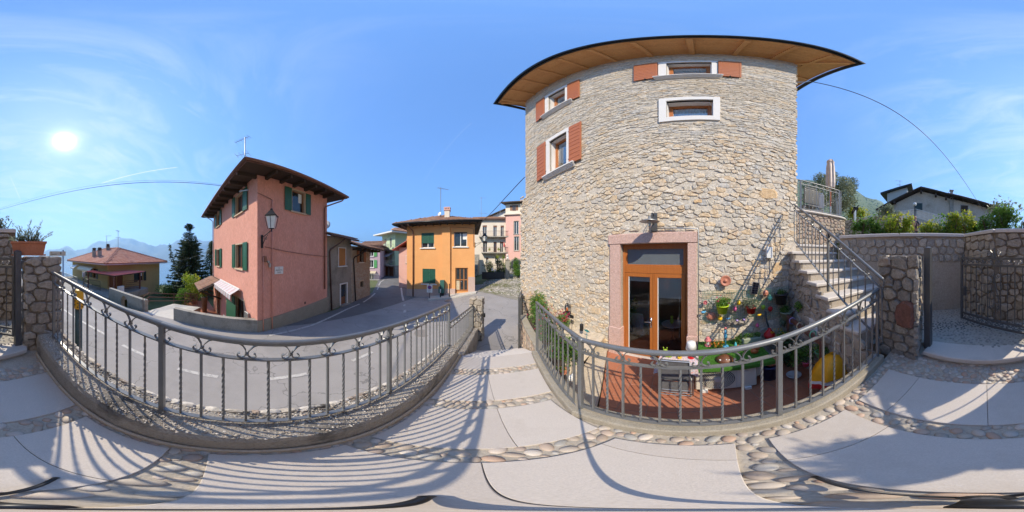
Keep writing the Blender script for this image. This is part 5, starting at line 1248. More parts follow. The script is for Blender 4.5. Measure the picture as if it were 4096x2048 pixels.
# olive trees beyond the upper terrace
def olive(label, x, y, z, h, r, seed, n=4200):
    r_ = random.Random(seed); t = thing('olive_tree', label, 'tree', (x, y, z), 'olive trees above the terrace'); m = MB(); m.tube([(x, y, z-.5), (x+.1, y+.1, z+h*.3), (x-.1, y, z+h*.55)], [.18, .13, .08], 7)
    for k in range(9): b = k*.7+r_.random(); m.tube([(x, y, z+h*.35), (x+cos(b)*r*.5, y+sin(b)*r*.5, z+h*.65), (x+cos(b)*r*.85, y+sin(b)*r*.85, z+h*.9)], [.03, .018, .006], 5)
    m.build('trunk', 'bark', t); m = MB()
    for k in range(26):
        b = r_.random()*6.3; q = r_.uniform(.1, .9); zc = z+h*r_.uniform(.45, 1.0); lo = r_.uniform(0, .4)
        m.leaves((x+cos(b)*r*q, y+sin(b)*r*q, zc), (r*.28, r*.28, h*.12), n//26*2, .15, r_, (lo, lo+.55), shell=0, asp=.4)
    m.build('crown', 'leaf_olive', t)
olive('silvery olive tree behind the closed parasol', 13.2, -4.4, 4.0, 5.0, 1.6, 61); olive('olive tree just right of the closed parasol, below the hillside', 10.4, -4.9, 3.2, 4.2, 1.5, 62)
olive('small olive bush before the old gabled house', 9.6, -8.6, 3.0, 2.6, 1.1, 63, 1600)
shrub('bright yellow-green bush above the floodlights', az_(3430), 12, 4.6, .85, .7, 1500, 'leaf_yellow', 64, size=.14, group=None, cat='bush', zb=2.0)
m = MB(); r_ = random.Random(9)
bw = thing('dry_stone_wall', 'old dry stone garden wall between the terrace and the old house', 'wall', (8.6, -5.6, 2))
fb = Fr((10.5, -4.6), (-4.2, -2.6)); m = MB(fb); m.box(0, 4.6, .05, .4, 1.8, 4.1); m.build('wall_body', 'dark_mortar', bw); rubble(bw, lambda x, y, z: fb.p(x, y+.05, z), 0, 4.6, 2.0, 4.15, .30, .17, 'wall_stone', .02, .05, 33, limit=120)
# man standing in the garden
def skin(name, joints, edges, parent, mat, root=0, sub=1):
    me = bpy.data.meshes.new(name); me.from_pydata([j[0] for j in joints], edges, []); o = bpy.data.objects.new(name, me); link(o, parent); me.materials.append(MAT[mat])
    o.modifiers.new('skin', 'SKIN'); sv = me.skin_vertices[0].data
    for i, j in enumerate(joints): sv[i].radius = j[1] if isinstance(j[1], tuple) else (j[1], j[1]); sv[i].use_root = (i == root)
    s = o.modifiers.new('sub', 'SUBSURF'); s.levels = sub; s.render_levels = sub; return o
MX, MY, MZ = 5.76, -7.3, 2.22
man = thing('person', 'bald man in a dark T-shirt standing behind the garden shrubs', 'person', (MX, MY, MZ))
vf = Fr((MX, MY), (.785, .62))       # faces the camera side: local -y towards the viewer
def V(x, y, z): return vf.p(x, y, MZ+z)
J = [(V(0, 0, .93), (.15, .11)), (V(0, 0, 1.15), (.145, .10)), (V(0, .01, 1.36), (.16, .10)), (V(0, 0, 1.47), .06), (V(0, -.015, 1.56), (.068, .078)), (V(0, -.02, 1.64), (.078, .098)), (V(0, -.01, 1.72), (.07, .088)), (V(0, 0, 1.76), (.04, .05)),
     (V(-.17, 0, 1.39), .06), (V(-.23, .02, 1.12), .045), (V(-.17, -.20, 1.05), .036), (V(-.09, -.28, 1.10), .034), (V(.17, 0, 1.39), .06), (V(.23, .02, 1.12), .045), (V(.17, -.20, 1.05), .036), (V(.09, -.28, 1.10), .034),
     (V(-.10, 0, .85), .09), (V(-.11, -.01, .48), .06), (V(-.11, .01, .09), .045), (V(-.12, -.14, .04), .038), (V(.10, 0, .85), .09), (V(.11, -.01, .48), .06), (V(.11, .01, .09), .045), (V(.12, -.14, .04), .038)]
E_ = [(0, 1), (1, 2), (2, 3), (3, 4), (4, 5), (5, 6), (6, 7), (2, 8), (8, 9), (9, 10), (10, 11), (2, 12), (12, 13), (13, 14), (14, 15), (0, 16), (16, 17), (17, 18), (18, 19), (0, 20), (20, 21), (21, 22), (22, 23)]
body = skin('body', J, E_, man, 'skin', 0, 2)
skin('shirt', [(V(0, 0, .90), (.165, .125)), (V(0, 0, 1.15), (.16, .115)), (V(0, .01, 1.37), (.175, .115)), (V(0, 0, 1.45), .07), (V(-.18, 0, 1.39), .075), (V(-.225, .02, 1.2), .062), (V(.18, 0, 1.39), .075), (V(.225, .02, 1.2), .062)], [(0, 1), (1, 2), (2, 3), (2, 4), (4, 5), (2, 6), (6, 7)], man, 'navy_cloth', 0, 2)
skin('trousers', [(V(0, 0, .92), (.16, .12)), (V(-.10, 0, .82), .10), (V(-.11, -.01, .48), .072), (V(-.11, .01, .09), .06), (V(.10, 0, .82), .10), (V(.11, -.01, .48), .072), (V(.11, .01, .09), .06)], [(0, 1), (1, 2), (2, 3), (0, 4), (4, 5), (5, 6)], man, 'anthracite', 0, 1)
m = MB(vf)
for s in (-1, 1): m.ball((s*.078, .01, MZ+1.63), .014, .025, .035, 8, 5); m.ball((s*.03, -.112, MZ+1.655), .011, .006, .007, 6, 4)
m.ball((0, -.118, MZ+1.62), .014, .02, .025, 6, 5); m.box(-.022, .022, -.108, -.100, MZ+1.575, MZ+1.58)
for s in (-1, 1):
    for k in range(4): m.tube([(s*.09-s*.012*k*0+(k-1.5)*.006, -.29, MZ+1.12-.016*k), (s*.05, -.32, MZ+1.125-.016*k), (s*.03, -.31, MZ+1.12-.016*k)], .008, 5)
    m.tube([(s*.10, -.27, MZ+1.14), (s*.06, -.30, MZ+1.155)], .009, 5)
m.pieces('facial_feature', 'skin', man, smooth=True)
# terracotta trough with rosemary on the left pillar
tr_ = thing('trough_planter', 'long terracotta trough on top of the left stone pillar', 'planter', (-.38, -2.24, 1.66)); tfz = Fr((-.17, -2.30), (-.62, .10)) 
m = MB(tfz); L0, L1, z0_, z1_ = 0, .47, 1.665, 1.84
o_ = [(L0+.03, -.07), (L1-.03, -.07), (L1-.03, .07), (L0+.03, .07)]; p_ = [(L0, -.09), (L1, -.09), (L1, .09), (L0, .09)]; q_ = [(L0-.012, -.102), (L1+.012, -.102), (L1+.012, .102), (L0-.012, .102)]; i_ = [(L0+.015, -.078), (L1-.015, -.078), (L1-.015, .078), (L0+.015, .078)]
rings = [[(x, y, z0_) for x, y in o_], [(x, y, z1_-.03) for x, y in p_], [(x, y, z1_-.028) for x, y in q_], [(x, y, z1_) for x, y in q_], [(x, y, z1_) for x, y in i_], [(x, y, z1_-.03) for x, y in i_]]
m.add([p for r in rings for p in r], [(3, 2, 1, 0)]+[(k*4+i, k*4+(i+1)%4, k*4+4+(i+1)%4, k*4+4+i) for k in range(5) for i in range(4)]); m.build('trough', 'terracotta', tr_)
m = MB(tfz); m.box(.02, .45, -.075, .075, z1_-.04, z1_-.028); m.build('soil', 'soil', tr_); m = MB(tfz); m.box(.0, .47, -.085, .085, 1.645, 1.664); m.build('saucer', 'terracotta', tr_)
rm = thing('rosemary_bush', 'wispy rosemary bush growing in the terracotta trough', 'plant', tfz.p(.2, 0, 1.8)); st = MB(tfz); lf = MB(tfz); r_ = random.Random(4)
for k in range(46):
    b = r_.uniform(.06, .42); h = r_.uniform(.08, .36)*(1 if abs(b-.24) < .1 else .62); dx = r_.uniform(-.14, .14)+(b-.23)*.4; dy = r_.uniform(-.1, .1); pts = [(b+dx*t*t, dy*t, 1.81+h*t) for t in (0, .35, .7, 1)]; st.tube(pts, [.0028, .002, .0016, .001], 4)
    for j in range(60):
        t = r_.uniform(.15, 1.0); p = (b+dx*t*t, dy*t, 1.81+h*t); a = r_.random()*6.3; l = r_.uniform(.022, .042)
        d = Vector((cos(a)*.8, sin(a)*.8, .65)).normalized()*l; e = Vector((-sin(a), cos(a), 0))*.0042; v0 = Vector(p); lf.add([v0-e, v0+e, v0+d+e*.4, v0+d-e*.4], [(0, 1, 2, 3)], r_.random())
st.build('stems', 'bark', rm); lf.build('leaves', mk('rosemary', [(.16,.20,.13), (.23,.28,.18), (.32,.36,.25)], .6, 9, .2, tone=True, trans=.45), rm)
# ---------------------------------------------------------------- lower gate and posts at the foot of the steps
pillar('stone_pillar', 'weathered stone gate post where the lower railing ends, by the road', ccw([(-1.02, 5.52), (-1.50, 5.55), (-1.50, 5.95), (-1.02, 5.95)]), -1.75, .12, 'wall_stone', 60, .22, .17)
pillar('stone_pillar', 'low stone gate post against the tower wall beside the flower bed', ccw([(.30, 5.75), (.88, 5.55), (1.0, 5.95), (.36, 6.15)]), -1.75, .25, 'terrace_stone', 63, .2, .15)
lg = thing('iron_gate', 'grey iron gate standing open edge-on at the foot of the steps', 'gate', (.31, 5.6, -1.6)); lf_ = Fr((.335, 5.70), (.20-.335, 4.78-5.70)); LL = hypot(.135, .92)
m = MB(lf_)
for x in (0, LL-.05): m.box(x, x+.05, -.02, .02, -1.60, .42)
for z in (-1.55, -.75, .25, .40): m.box(.05, LL-.05, -.015, .015, z-.018, z+.018)
m.build('frame', 'gate_paint', lg, bev=.003)
for k in range(6): m = MB(lf_); x = .05+(LL-.1)*(k+.7)/6.4; m.box(x-.007, x+.007, -.007, .007, -1.54, .25); m.build('bar', 'gate_paint', lg)
m = MB(lf_); m.box(LL-.12, LL-.04, -.035, .035, -.66, -.50); m.tube([(LL-.08, -.03, -.58), (LL-.08, -.07, -.58), (LL-.16, -.07, -.58)], .009, 6); m.build('lock_box', 'galvanised', lg)
m = MB(); m.box(-1.0, -.93, 5.60, 5.64, -.60, -.45); m.box(-.965, -.955, 5.55, 5.60, -.57, -.48); tag(m.build('gate_catch', 'dark_metal'), 'dark lock catch fixed on the roadside gate post', 'catch')
# ---------------------------------------------------------------- sunken terrace
TZ = -.83
ter = thing('terrace', 'terrace', 'terrace', TF.p(-.2, -1, TZ)); del ter['label'], ter['category']; struct(ter)
tp = [TF.p(-2.05, .0, 0)[:2], (RC[0]+.12, RC[1]+.06), (RE[0]+.10, RE[1]+.10), TF.p(1.93, 0, 0)[:2]]
tp = ccw(tp); m = MB(); m.prism(tp, TZ-.1, TZ-.006); m.build('grout_bed', 'tile_grout', ter)
rng = random.Random(2); S = .335
for i in range(-12, 12):
    for j in range(-12, 12):
        ca, sa = cos(.62), sin(.62); cxx, cyy = 1.9+i*S*ca-j*S*sa, .6+i*S*sa+j*S*ca; h = S/2-.004
        q = [(cxx+a*h*ca-b*h*sa, cyy+a*h*sa+b*h*ca) for a, b in ((-1, -1), (1, -1), (1, 1), (-1, 1))]
        for k in range(len(tp)):
            a, b = tp[k], tp[(k+1)%len(tp)]; q = clip(q, (b[1]-a[1]), -(b[0]-a[0]), (b[1]-a[1])*a[0]-(b[0]-a[0])*a[1])
            if len(q) < 3: break
        if len(q) >= 3 and area(q) > .004: m = MB(); m.prism(q, TZ-.02, TZ+rng.uniform(-.001, .001), .002, rng.random()); m.build('tile', 'terracotta_tile', ter)
# sloping stone footing left of the door and the raised flower bed
ft = thing('stone_footing', 'bulging rendered stone footing left of the terrace door', 'footing', TF.p(-2.5, -.4, TZ))
m = MB(TF); n = 14; vs = []
for i in range(n+1):
    u = -2.02-1.3*i/n
    for k, (y, z) in enumerate(((-1.30, -.84), (-1.15, -.72), (-.75, -.60), (-.35, -.48), (-.05, -.40), (.05, -.38))):
        vs.append((u+.10*(5-k)*(1 if i == 0 else 1)*(.22)-(.06*k if i == 0 else 0), y*(1.0 if i else .92)+rng.uniform(-.02, .02), z+rng.uniform(-.03, .03) if i else z*.6-.33))
m.add(vs, [(i*6+k, i*6+k+1, (i+1)*6+k+1, (i+1)*6+k) for i in range(n) for k in range(5)]+[(0, 1, 2, 3, 4, 5)]); m.build('footing_body', mk('footing', [(.44,.36,.27), (.54,.46,.36), (.48,.38,.28)], .95, 5, .5, .02, 14), ft, True)
bed = thing('flower_bed', 'raised stone flower bed between the path steps and the tower wall', 'flower bed', (.9, 4, -1.2))
bp = ccw([(.52, 2.35), (.56, 3.4), (.44, 4.5), (.36, 5.5), (.9, 5.6), TF.p(-3.9, -.02, 0)[:2], TF.p(-2.9, -.6, 0)[:2], (.62, 1.75)])
m = MB(); m.prism(inset(bp, .02), -1.7, -.53); m.build('soil', 'soil', bed); m = MB(); m.prism(ccw([(.58, 1.15), (2.08, 3.15), TF.p(-2.95, 0, 0)[:2], (.62, 2.6), (.55, 1.9)]), -1.2, -.79, .02); m.build('plinth_bank', 'footing', bed)
for i in range(len(bp)):
    a, b = bp[i], bp[(i+1)%len(bp)]
    if max(a[0], b[0]) < 1.0 and min(a[1], b[1]) > 1.7 and abs(a[1]-b[1]) > .6:
        f = Fr(a, (b[0]-a[0], b[1]-a[1])); L_ = hypot(b[0]-a[0], b[1]-a[1]); m = MB(f); m.box(0, L_, -.05, .06, -1.7, -.48); m.build('bed_wall', 'light_mortar', bed)
        rubble(bed, lambda x, y, z, f=f: f.p(x, y-.05, z), 0, L_, -1.6, -.5, .2, .14, 'terrace_stone', .012, .03, 40+i, limit=40)
        m = MB(f); m.prism([(0, -.10), (L_, -.10), (L_, .10), (0, .10)], -.479, -.43, .012); m.build('coping_stone', 'curb', bed)
def plant(label, x, y, z, rx, rz, n, mat, seed, size=.05, name='leafy_plant', cat='plant', petals=None, group=None):
    r_ = random.Random(seed); t = thing(name, label, cat, (x, y, z), group); st = MB()
    for _ in range(10): a = r_.random()*6.3; st.tube([(x, y, z-.03), (x+cos(a)*rx*.35, y+sin(a)*rx*.35, z+rz*.8), (x+cos(a)*rx*.7, y+sin(a)*rx*.7, z+rz*1.4)], [.006, .004, .002], 4)
    st.build('stems', 'leaf_dark', t); m = MB()
    for k in range(6):
        a = r_.random()*6.3; q = r_.uniform(.1, .6)*rx; lo = r_.uniform(0, .4); m.leaves((x+cos(a)*q, y+sin(a)*q, z+rz*r_.uniform(.5, 1.2)), (rx*.55, rx*.55, rz*.6), n//6, size, r_, (lo, lo+.6), shell=.0)
    m.build('leaves', mat, t)
    if petals:
        m = MB(); pm, pn = petals
        for _ in range(pn): a = r_.random()*6.3; q = sqrt(r_.random())*rx*1.05; m.leaves((x+cos(a)*q, y+sin(a)*q, z+rz*r_.uniform(.9, 1.9)), (.016, .016, .016), 6, .028, r_, (0, 1), shell=0, asp=.9)
        m.build('flowers', pm, t, kind='stuff')
    return t
plant('bushy green plant with yellow flowers nearest the low tower gate post', .78, 5.1, -.45, .36, .55, 2000, 'leaf', 201, petals=('petal_yellow', 14))
plant('bright green bush with tiny red flowers in the middle of the bed', .80, 4.35, -.48, .38, .48, 2200, 'leaf', 202, petals=('petal_red', 26))
plant('green plant by the bed coping, behind the rail end', .78, 3.6, -.50, .32, .36, 1600, 'leaf', 203, petals=('petal_red', 16))
plant('snapdragons with dark red spikes against the tower wall', 1.32, 4.1, -.45, .20, .30, 700, 'leaf', 204, petals=('petal_red', 44))
plant('leafy green plant in the bed beside the rail corner', .98, 2.75, -.50, .34, .34, 1700, 'leaf', 205, petals=('petal_red', 6))
plant('low grey-green plant behind the stair-side balusters', .78, 2.95, -.52, .22, .18, 700, 'leaf_olive', 206)
# small ornaments in the bed
m = MB(TF); m.tube([(-2.95, -.28, -.5), (-2.95, -.28, -.02)], .005, 5); m.box(-3.0, -2.90, -.30, -.26, -.02, .06); tag(m.build('garden_stake', 'dark_metal'), 'dark butterfly stake in the flower bed', 'ornament')
m = MB(TF); m.lathe([(.04, -.24), (.045, -.22), (.045, -.08), (.05, -.07), (.012, -.04)], (-2.55, -.35, 0), 12); tag(m.build('solar_lantern', 'dark_metal'), 'small dark striped lantern by the footing', 'lantern')
m = MB(TF); m.add([(-2.42, -.42, -.14), (-2.30, -.44, -.10), (-2.24, -.42, -.17), (-2.32, -.40, -.2), (-2.40, -.40, -.19)], [(0, 1, 2, 3, 4)]); m.tube([(-2.33, -.42, -.17), (-2.33, -.42, -.5)], .004, 5); tag(m.build('bird_stake', 'teal'), 'teal bird on a stake beside the lantern', 'ornament')
m = MB(); m.ball((.78, 2.05, -.40), .055, .05, .075, 10, 7); m.ball((.80, 2.02, -.30), .03); tag(m.build('white_figurine', 'white_plastic', None, True), 'white garden figurine at the end of the flower bed', 'ornament')
m = MB(); m.lathe([(.05, 0), (.11, .05), (.13, .10), (.125, .10), (.05, .02)], (.72, 2.35, -.53), 16); b_ = tag(m.build('clay_bowl', 'terracotta', None, True), 'round terracotta bowl of succulents behind the balusters', 'bowl'); m = MB(); m.leaves((.72, 2.35, -.40), (.09, .09, .05), 120, .04, RNG, shell=0); m.build('leaves', 'leaf', b_)
m = MB(); f = Fr((.66, 1.55), (.15, 1.0)); m.fr = f; m.prism([(0, 0), (.85, 0), (.85, .16), (0, .16)], -.80, -.66, .01); tag(m.build('window_box', 'cyan'), 'long blue planter trough behind the balusters beside the kerb', 'planter')
# hanging lantern on the wall
hl = thing('wall_lantern', 'small black wire lantern hung on the tower wall above the flower bed', 'lantern', TF.p(-3.31, -.05, .1)); m = MB(TF)
for k in range(3): m.tube([(-3.31+.12*cos(t)*(1-.25*k), -.08-.02*k, .13+.15*sin(t)) for t in [2*pi*j/20 for j in range(20)]], .008, 5, closed=True)
m.lathe([(.10, -.04), (.12, -.03), (.10, -.01), (.02, -.01)], (-3.31, -.12, .03), 14); m.tube([(-3.40, -.06, .23), (-3.31, -.03, .42), (-3.22, -.06, .23)], .004, 5); m.build('frame', 'dark_metal', hl)
m = MB(TF); m.ball((-3.31, -.10, .10), .045, .03, .06); m.build('ornament', 'orange_glaze', hl, True)
# air conditioner with artificial grass on a shelf behind it
ac = thing('air_conditioner', 'white outdoor air conditioner unit on the terrace under the grass mat', 'air conditioner', TF.p(.37, -.8, TZ))
m = MB(TF); m.prism([(-.06, -.95), (.80, -.95), (.82, -.92), (.82, -.63), (-.08, -.63), (-.08, -.93)], -.77, -.21, .012); m.build('casing', 'ac_white', ac, bev=.008)
m = MB(TF); cxA, czA, R_ = .24, -.49, .245
for k in range(9): r = .05+(R_-.05)*k/8; m.tube([(cxA+r*cos(t), -.965, czA+r*sin(t)) for t in [2*pi*j/36 for j in range(36)]], .0035, 4, closed=True)
for k in range(40): t = 2*pi*k/40; m.tube([(cxA+.05*cos(t), -.966, czA+.05*sin(t)), (cxA+R_*cos(t+.5), -.966, czA+R_*sin(t+.5))], .0024, 4)
m.build('grille', 'ac_white', ac)
m = MB(TF); m.lathe([(.245, 0), (.245, .004), (.01, .004)], (cxA, -.957, czA), 28, ax=(0, -1, 0)); m.build('fan_recess', 'dark_metal', ac)
m = MB(TF)
for k in range(5): t = k*2*pi/5; m.add([(cxA+.05*cos(t), -.962, czA+.05*sin(t)), (cxA+.22*cos(t-.3), -.962, czA+.22*sin(t-.3)), (cxA+.23*cos(t+.45), -.962, czA+.23*sin(t+.45)), (cxA+.07*cos(t+.7), -.962, czA+.07*sin(t+.7))], [(0, 1, 2, 3)])
m.build('fan', 'anthracite', ac); m = MB(TF); m.lathe([(.055, 0), (.055, .012), (.01, .014)], (cxA, -.966, czA), 18, ax=(0, -1, 0)); m.build('hub', 'bowl', ac)
m = MB(TF)
for x in (.0, .62): m.box(x, x+.10, -.99, -.60, -.83, -.77)
m.pieces('foot', 'white_plastic', ac); m = MB(TF); m.box(.60, .68, -.956, -.951, -.36, -.34); m.box(.505, .512, -.954, -.95, -.75, -.24); m.build('trim', 'bowl', ac)
m = MB(TF); m.prism([(.82, -.86), (.93, -.83), (.93, -.66), (.82, -.64)], -.62, -.26, .01); m.build('valve_cover', 'ac_white', ac)
sh = thing('grass_covered_bench', 'bench topped with bright artificial grass along the tower wall', 'bench', TF.p(.5, -.5, TZ))
m = MB(TF); m.box(-.03, 1.06, -1.02, -.10, -.20, -.165); m.build('board', 'driftwood', sh)
for x in (-.02, 1.0):
    for y in (-.55, -.14): m = MB(TF); m.box(x, x+.04, y, y+.04, TZ, -.20); m.build('leg', 'brown_wood', sh)
m = MB(); r_ = random.Random(6)
for _ in range(15000):
    u, y = r_.uniform(-.045, 1.08), r_.uniform(-1.05, -.09); z = -.165; edge = y < -1.02
    if edge: z = r_.uniform(-.23, -.16)
    p = Vector(TF.p(u, y, z)); a = r_.random()*6.3; w = Vector((cos(a), sin(a), 0))*.003; h = Vector((r_.uniform(-.008, .008), r_.uniform(-.008, .008), r_.uniform(.012, .022))); m.add([p-w, p+w, p+h], [(0, 1, 2)], r_.random())
m.build('grass_mat', 'grass_mat', sh, kind='stuff'); m = MB(TF); m.box(-.04, 1.07, -1.035, -.095, -.164, -.160); m.box(-.04, 1.07, -1.04, -1.03, -.23, -.164); m.build('mat_backing', 'grass_mat', sh)
GZ = -.152
def pot(name, label, x, y, z, r0, r1, h, mat, plant_=None, seed=1, n=350, rx=None, hang=None, petals=None, pz=None, cat='plant pot'):
    p = TF.p(x, y, z); t = thing(name, label, cat, p); m = MB(TF); m.lathe([(r0, 0), (r1, h*.9), (r1*1.08, h*.9), (r1*1.08, h), (r1*.93, h), (r1*.9, h*.88), (.01, h*.88)], (x, y, z), 16); m.build('pot', mat, t, True)
    if plant_:
        r_ = random.Random(seed); rx = rx or r1*1.3; m = MB()
        for k in range(5): a = r_.random()*6.3; lo = r_.uniform(0, .4); m.leaves((p[0]+cos(a)*rx*.4, p[1]+sin(a)*rx*.4, p[2]+h+(pz or rx*.5)*r_.uniform(.3, 1)), (rx*.6, rx*.6, rx*.5), n//5, .035, r_, (lo, lo+.6), shell=0)
        m.build('leaves', plant_, t)
        if petals:
            m = MB()
            for _ in range(petals[1]): a = r_.random()*6.3; q = rx*sqrt(r_.random()); m.leaves((p[0]+cos(a)*q, p[1]+sin(a)*q, p[2]+h+rx*r_.uniform(.2, 1.2)), (.012, .012, .012), 6, .024, r_, shell=0, asp=.9)
            m.build('flowers', petals[0], t, kind='stuff')
    if hang: m = MB(TF); m.tube([(x-r1, y, z+h), (x, y+.06, z+h+hang), (x+r1, y, z+h)], .0035, 5); m.build('hanger', 'galvanised', t)
    return t
# the wall of ornaments: wire mesh panel first
wm = thing('wire_mesh_panel', 'green plastic mesh panel of hanging ornaments on the tower wall', 'mesh panel', TF.p(1.0, -.06, .6)); m = MB(TF)
for k in range(46): x = .04+k*.0435; m.box(x-.0016, x+.0016, -.068, -.065, .27, .95)
for k in range(17): z = .27+k*.0425; m.box(.04, 2.0, -.066, -.063, z-.0016, z+.0016)
m.build('mesh', 'green_wire', wm)
pot('hanging_pot', 'lime green pot of trailing flowers hung on the mesh', .41, -.17, .52, .085, .115, .17, 'lime', 'leaf', 11, 600, .17, petals=('petal_red', 10))
pot('hanging_pot', 'small red pot of dark trailing greenery in the middle of the mesh', .97, -.17, .48, .075, .10, .14, 'red', 'leaf_olive', 12, 700, .19)
pot('hanging_pot', 'anthracite pot with a sprig of green, upper right of the mesh', 1.63, -.18, .60, .10, .14, .24, 'anthracite', 'leaf', 13, 160, .10, hang=.17)
pot('hanging_pot', 'sage green pot in the shaded corner below the anthracite one', 1.75, -.18, .22, .09, .125, .18, 'sage', 'leaf', 14, 300, .15)
def disc(name, label, x, z, r, mat, kind, y=-.07):
    t = thing(name, label, 'ornament', TF.p(x, y, z)); m = MB(TF)
    if kind == 'sun':
        m.lathe([(r*.62, 0), (r*.62, .015), (r*.45, .03), (.01, .036)], (x, y, z), 18, ax=(0, -1, 0))
        for k in range(18): a = 2*pi*k/18; l = r*(1.0 if k % 2 else .86); m.add([(x+r*.6*cos(a-.14), y-.004, z+r*.6*sin(a-.14)), (x+l*cos(a), y-.012, z+l*sin(a)), (x+r*.6*cos(a+.14), y-.004, z+r*.6*sin(a+.14)), (x+r*.62*cos(a), y-.026, z+r*.62*sin(a))], [(0, 1, 3), (1, 2, 3), (0, 2, 1)])
        for s in (-1, 1): m.ball((x+s*r*.2, y-.034, z+r*.12), r*.09, .008, r*.05, 8, 5)
        m.ball((x, y-.036, z-r*.02), r*.06, .014, r*.13, 8, 5); m.ball((x, y-.034, z-r*.25), r*.16, .008, r*.045, 8, 5)
    elif kind == 'plate':
        m.lathe([(r*.6, 0), (r, .02), (r*1.02, .04), (r*.94, .045), (r*.7, .03), (r*.5, .022), (.01, .03)], (x, y, z), 22, ax=(0, -1, 0)); m.ball((x, y-.035, z), r*.35, .02, r*.3, 9, 6, jit=.15)
    elif kind == 'bulb':
        m.ball((x, y-.05, z), r, r, r*1.12, 12, 8); m.lathe([(r*.42, 0), (r*.38, r*.6)], (x, y-.05, z+r*.95), 10)
    elif kind == 'face':
        m.ball((x, y-.04, z), r, r*.6, r*1.05, 12, 8)
        for s in (-1, 1): m.ball((x+s*r*.35, y-.04-r*.55, z+r*.25), r*.22, r*.14, r*.22, 7, 5)
        m.add([(x-r*.3, y-.04-r*.5, z-r*.15), (x+r*.3, y-.04-r*.5, z-r*.15), (x, y-.04-r*1.0, z-r*.35)], [(0, 1, 2)])
        for s in (-1, 0, 1): m.add([(x+s*r*.3-r*.18, y-.03, z-r*.9), (x+s*r*.3+r*.18, y-.03, z-r*.9), (x+s*r*.45, y-.03, z-r*1.6)], [(0, 1, 2)])
    elif kind == 'bird':
        m.ball((x, y-.04, z), r*1.5, r*.8, r*.75, 10, 6); m.ball((x+r*1.3, y-.04, z+r*.45), r*.6, r*.55, r*.55, 8, 5); m.add([(x-r*1.2, y-.045, z+r*.2), (x-r*2.6, y-.05, z+r*.5), (x-r*2.4, y-.03, z-r*.1), (x-r*1.2, y-.035, z-r*.3)], [(0, 1, 2, 3)]); m.add([(x+r*1.8, y-.05, z+r*.5), (x+r*2.4, y-.04, z+r*.35), (x+r*1.8, y-.03, z+r*.3)], [(0, 1, 2)])
    m.build('body', mat, t, kind in ('bulb', 'plate', 'bird', 'face')); return t
disc('terracotta_plaque', 'round terracotta shell plaque high on the tower wall', .48, 1.16, .105, 'clay', 'plate')
disc('sun_plaque', 'terracotta sun face plaque low on the mesh', .21, .43, .125, 'clay', 'sun')
disc('flower_plaque', 'small pink round ornament at the left edge of the mesh', .09, .73, .04, 'rose', 'plate')
disc('glass_bulb', 'yellow glass bulb hanging above the pink bulb', .74, .70, .042, 'yellow', 'bulb'); disc('glass_bulb', 'pink glass bulb hanging right of the lime pot', .66, .57, .042, 'pink', 'bulb')
disc('glass_bulb', 'amber glass bulb beside the sun plaque', .37, .39, .045, 'yellow', 'bulb'); disc('glass_bulb', 'green glass bulb left of the anthracite pot', 1.40, .74, .05, 'mint_pot', 'bulb')
disc('glass_bulb', 'purple glass bulb low right of the nest shelf', 1.12, .15, .04, 'pink', 'bulb')
disc('owl_plaque', 'pink clay owl on the upper right of the mesh', 1.30, .86, .065, 'clay', 'face'); disc('parrot_ornament', 'colourful owl with red wings on the mesh', 1.25, .56, .05, 'frog', 'face'); disc('parrot_ornament', 'red bird ornament beside the colourful owl', 1.41, .50, .055, 'red', 'face')
disc('bird_ornament', 'light blue bird at the left edge of the mesh', .05, .53, .030, 'blue', 'bird'); disc('bird_ornament', 'light blue bird left of the nest shelf', .52, .37, .030, 'blue', 'bird'); disc('butterfly_ornament', 'yellow butterfly under the colourful owl', 1.16, .39, .03, 'yellow', 'bird')
sp = thing('solar_charger', 'small dark solar panel in a pale frame on the tower wall', 'solar panel', TF.p(1.08, -.1, .98)); m = MB(TF)
def spq(a, b, y): return (1.08+a*.98+b*.17, y-b*.1, .98+b*.98-a*.17)
c4 = [(-.075, -.13), (.075, -.13), (.075, .13), (-.075, .13)]
m.add([spq(a, b, -.10) for a, b in c4]+[spq(a, b, -.075) for a, b in c4], [(0, 1, 2, 3), (0, 4, 5, 1), (1, 5, 6, 2), (2, 6, 7, 3), (3, 7, 4, 0)]); m.build('frame', 'galvanised', sp)
for i in range(2):
    for j in range(5): m = MB(TF); a0, a1, b0, b1 = -.066+i*.068, -.002+i*.068, -.12+j*.0485, -.076+j*.0485; m.quad(spq(a0, b0, -.103), spq(a1, b0, -.103), spq(a1, b1, -.103), spq(a0, b1, -.103)); m.build('cell', 'solar', sp)
ns_ = thing('nest_shelf', 'driftwood nest with small birds hung below the mesh', 'ornament', TF.p(.75, -.1, .3)); m = MB(TF); r_ = random.Random(3)
for _ in range(14): a = r_.uniform(-.2, .2); m.tube([(.74+a-.16, -.10+r_.uniform(-.05, .03), .27+r_.uniform(0, .05)), (.74+a, -.13, .26+r_.uniform(-.02, .03)), (.74+a+.16, -.10+r_.uniform(-.05, .03), .28+r_.uniform(0, .06))], .009, 5)
m.build('twigs', 'driftwood', ns_); m = MB(TF); m.ball((.84, -.13, .33), .03, .03, .025); m.ball((.70, -.13, .325), .028, .028, .022); m.build('birds', 'lilac_plastic', ns_, True)
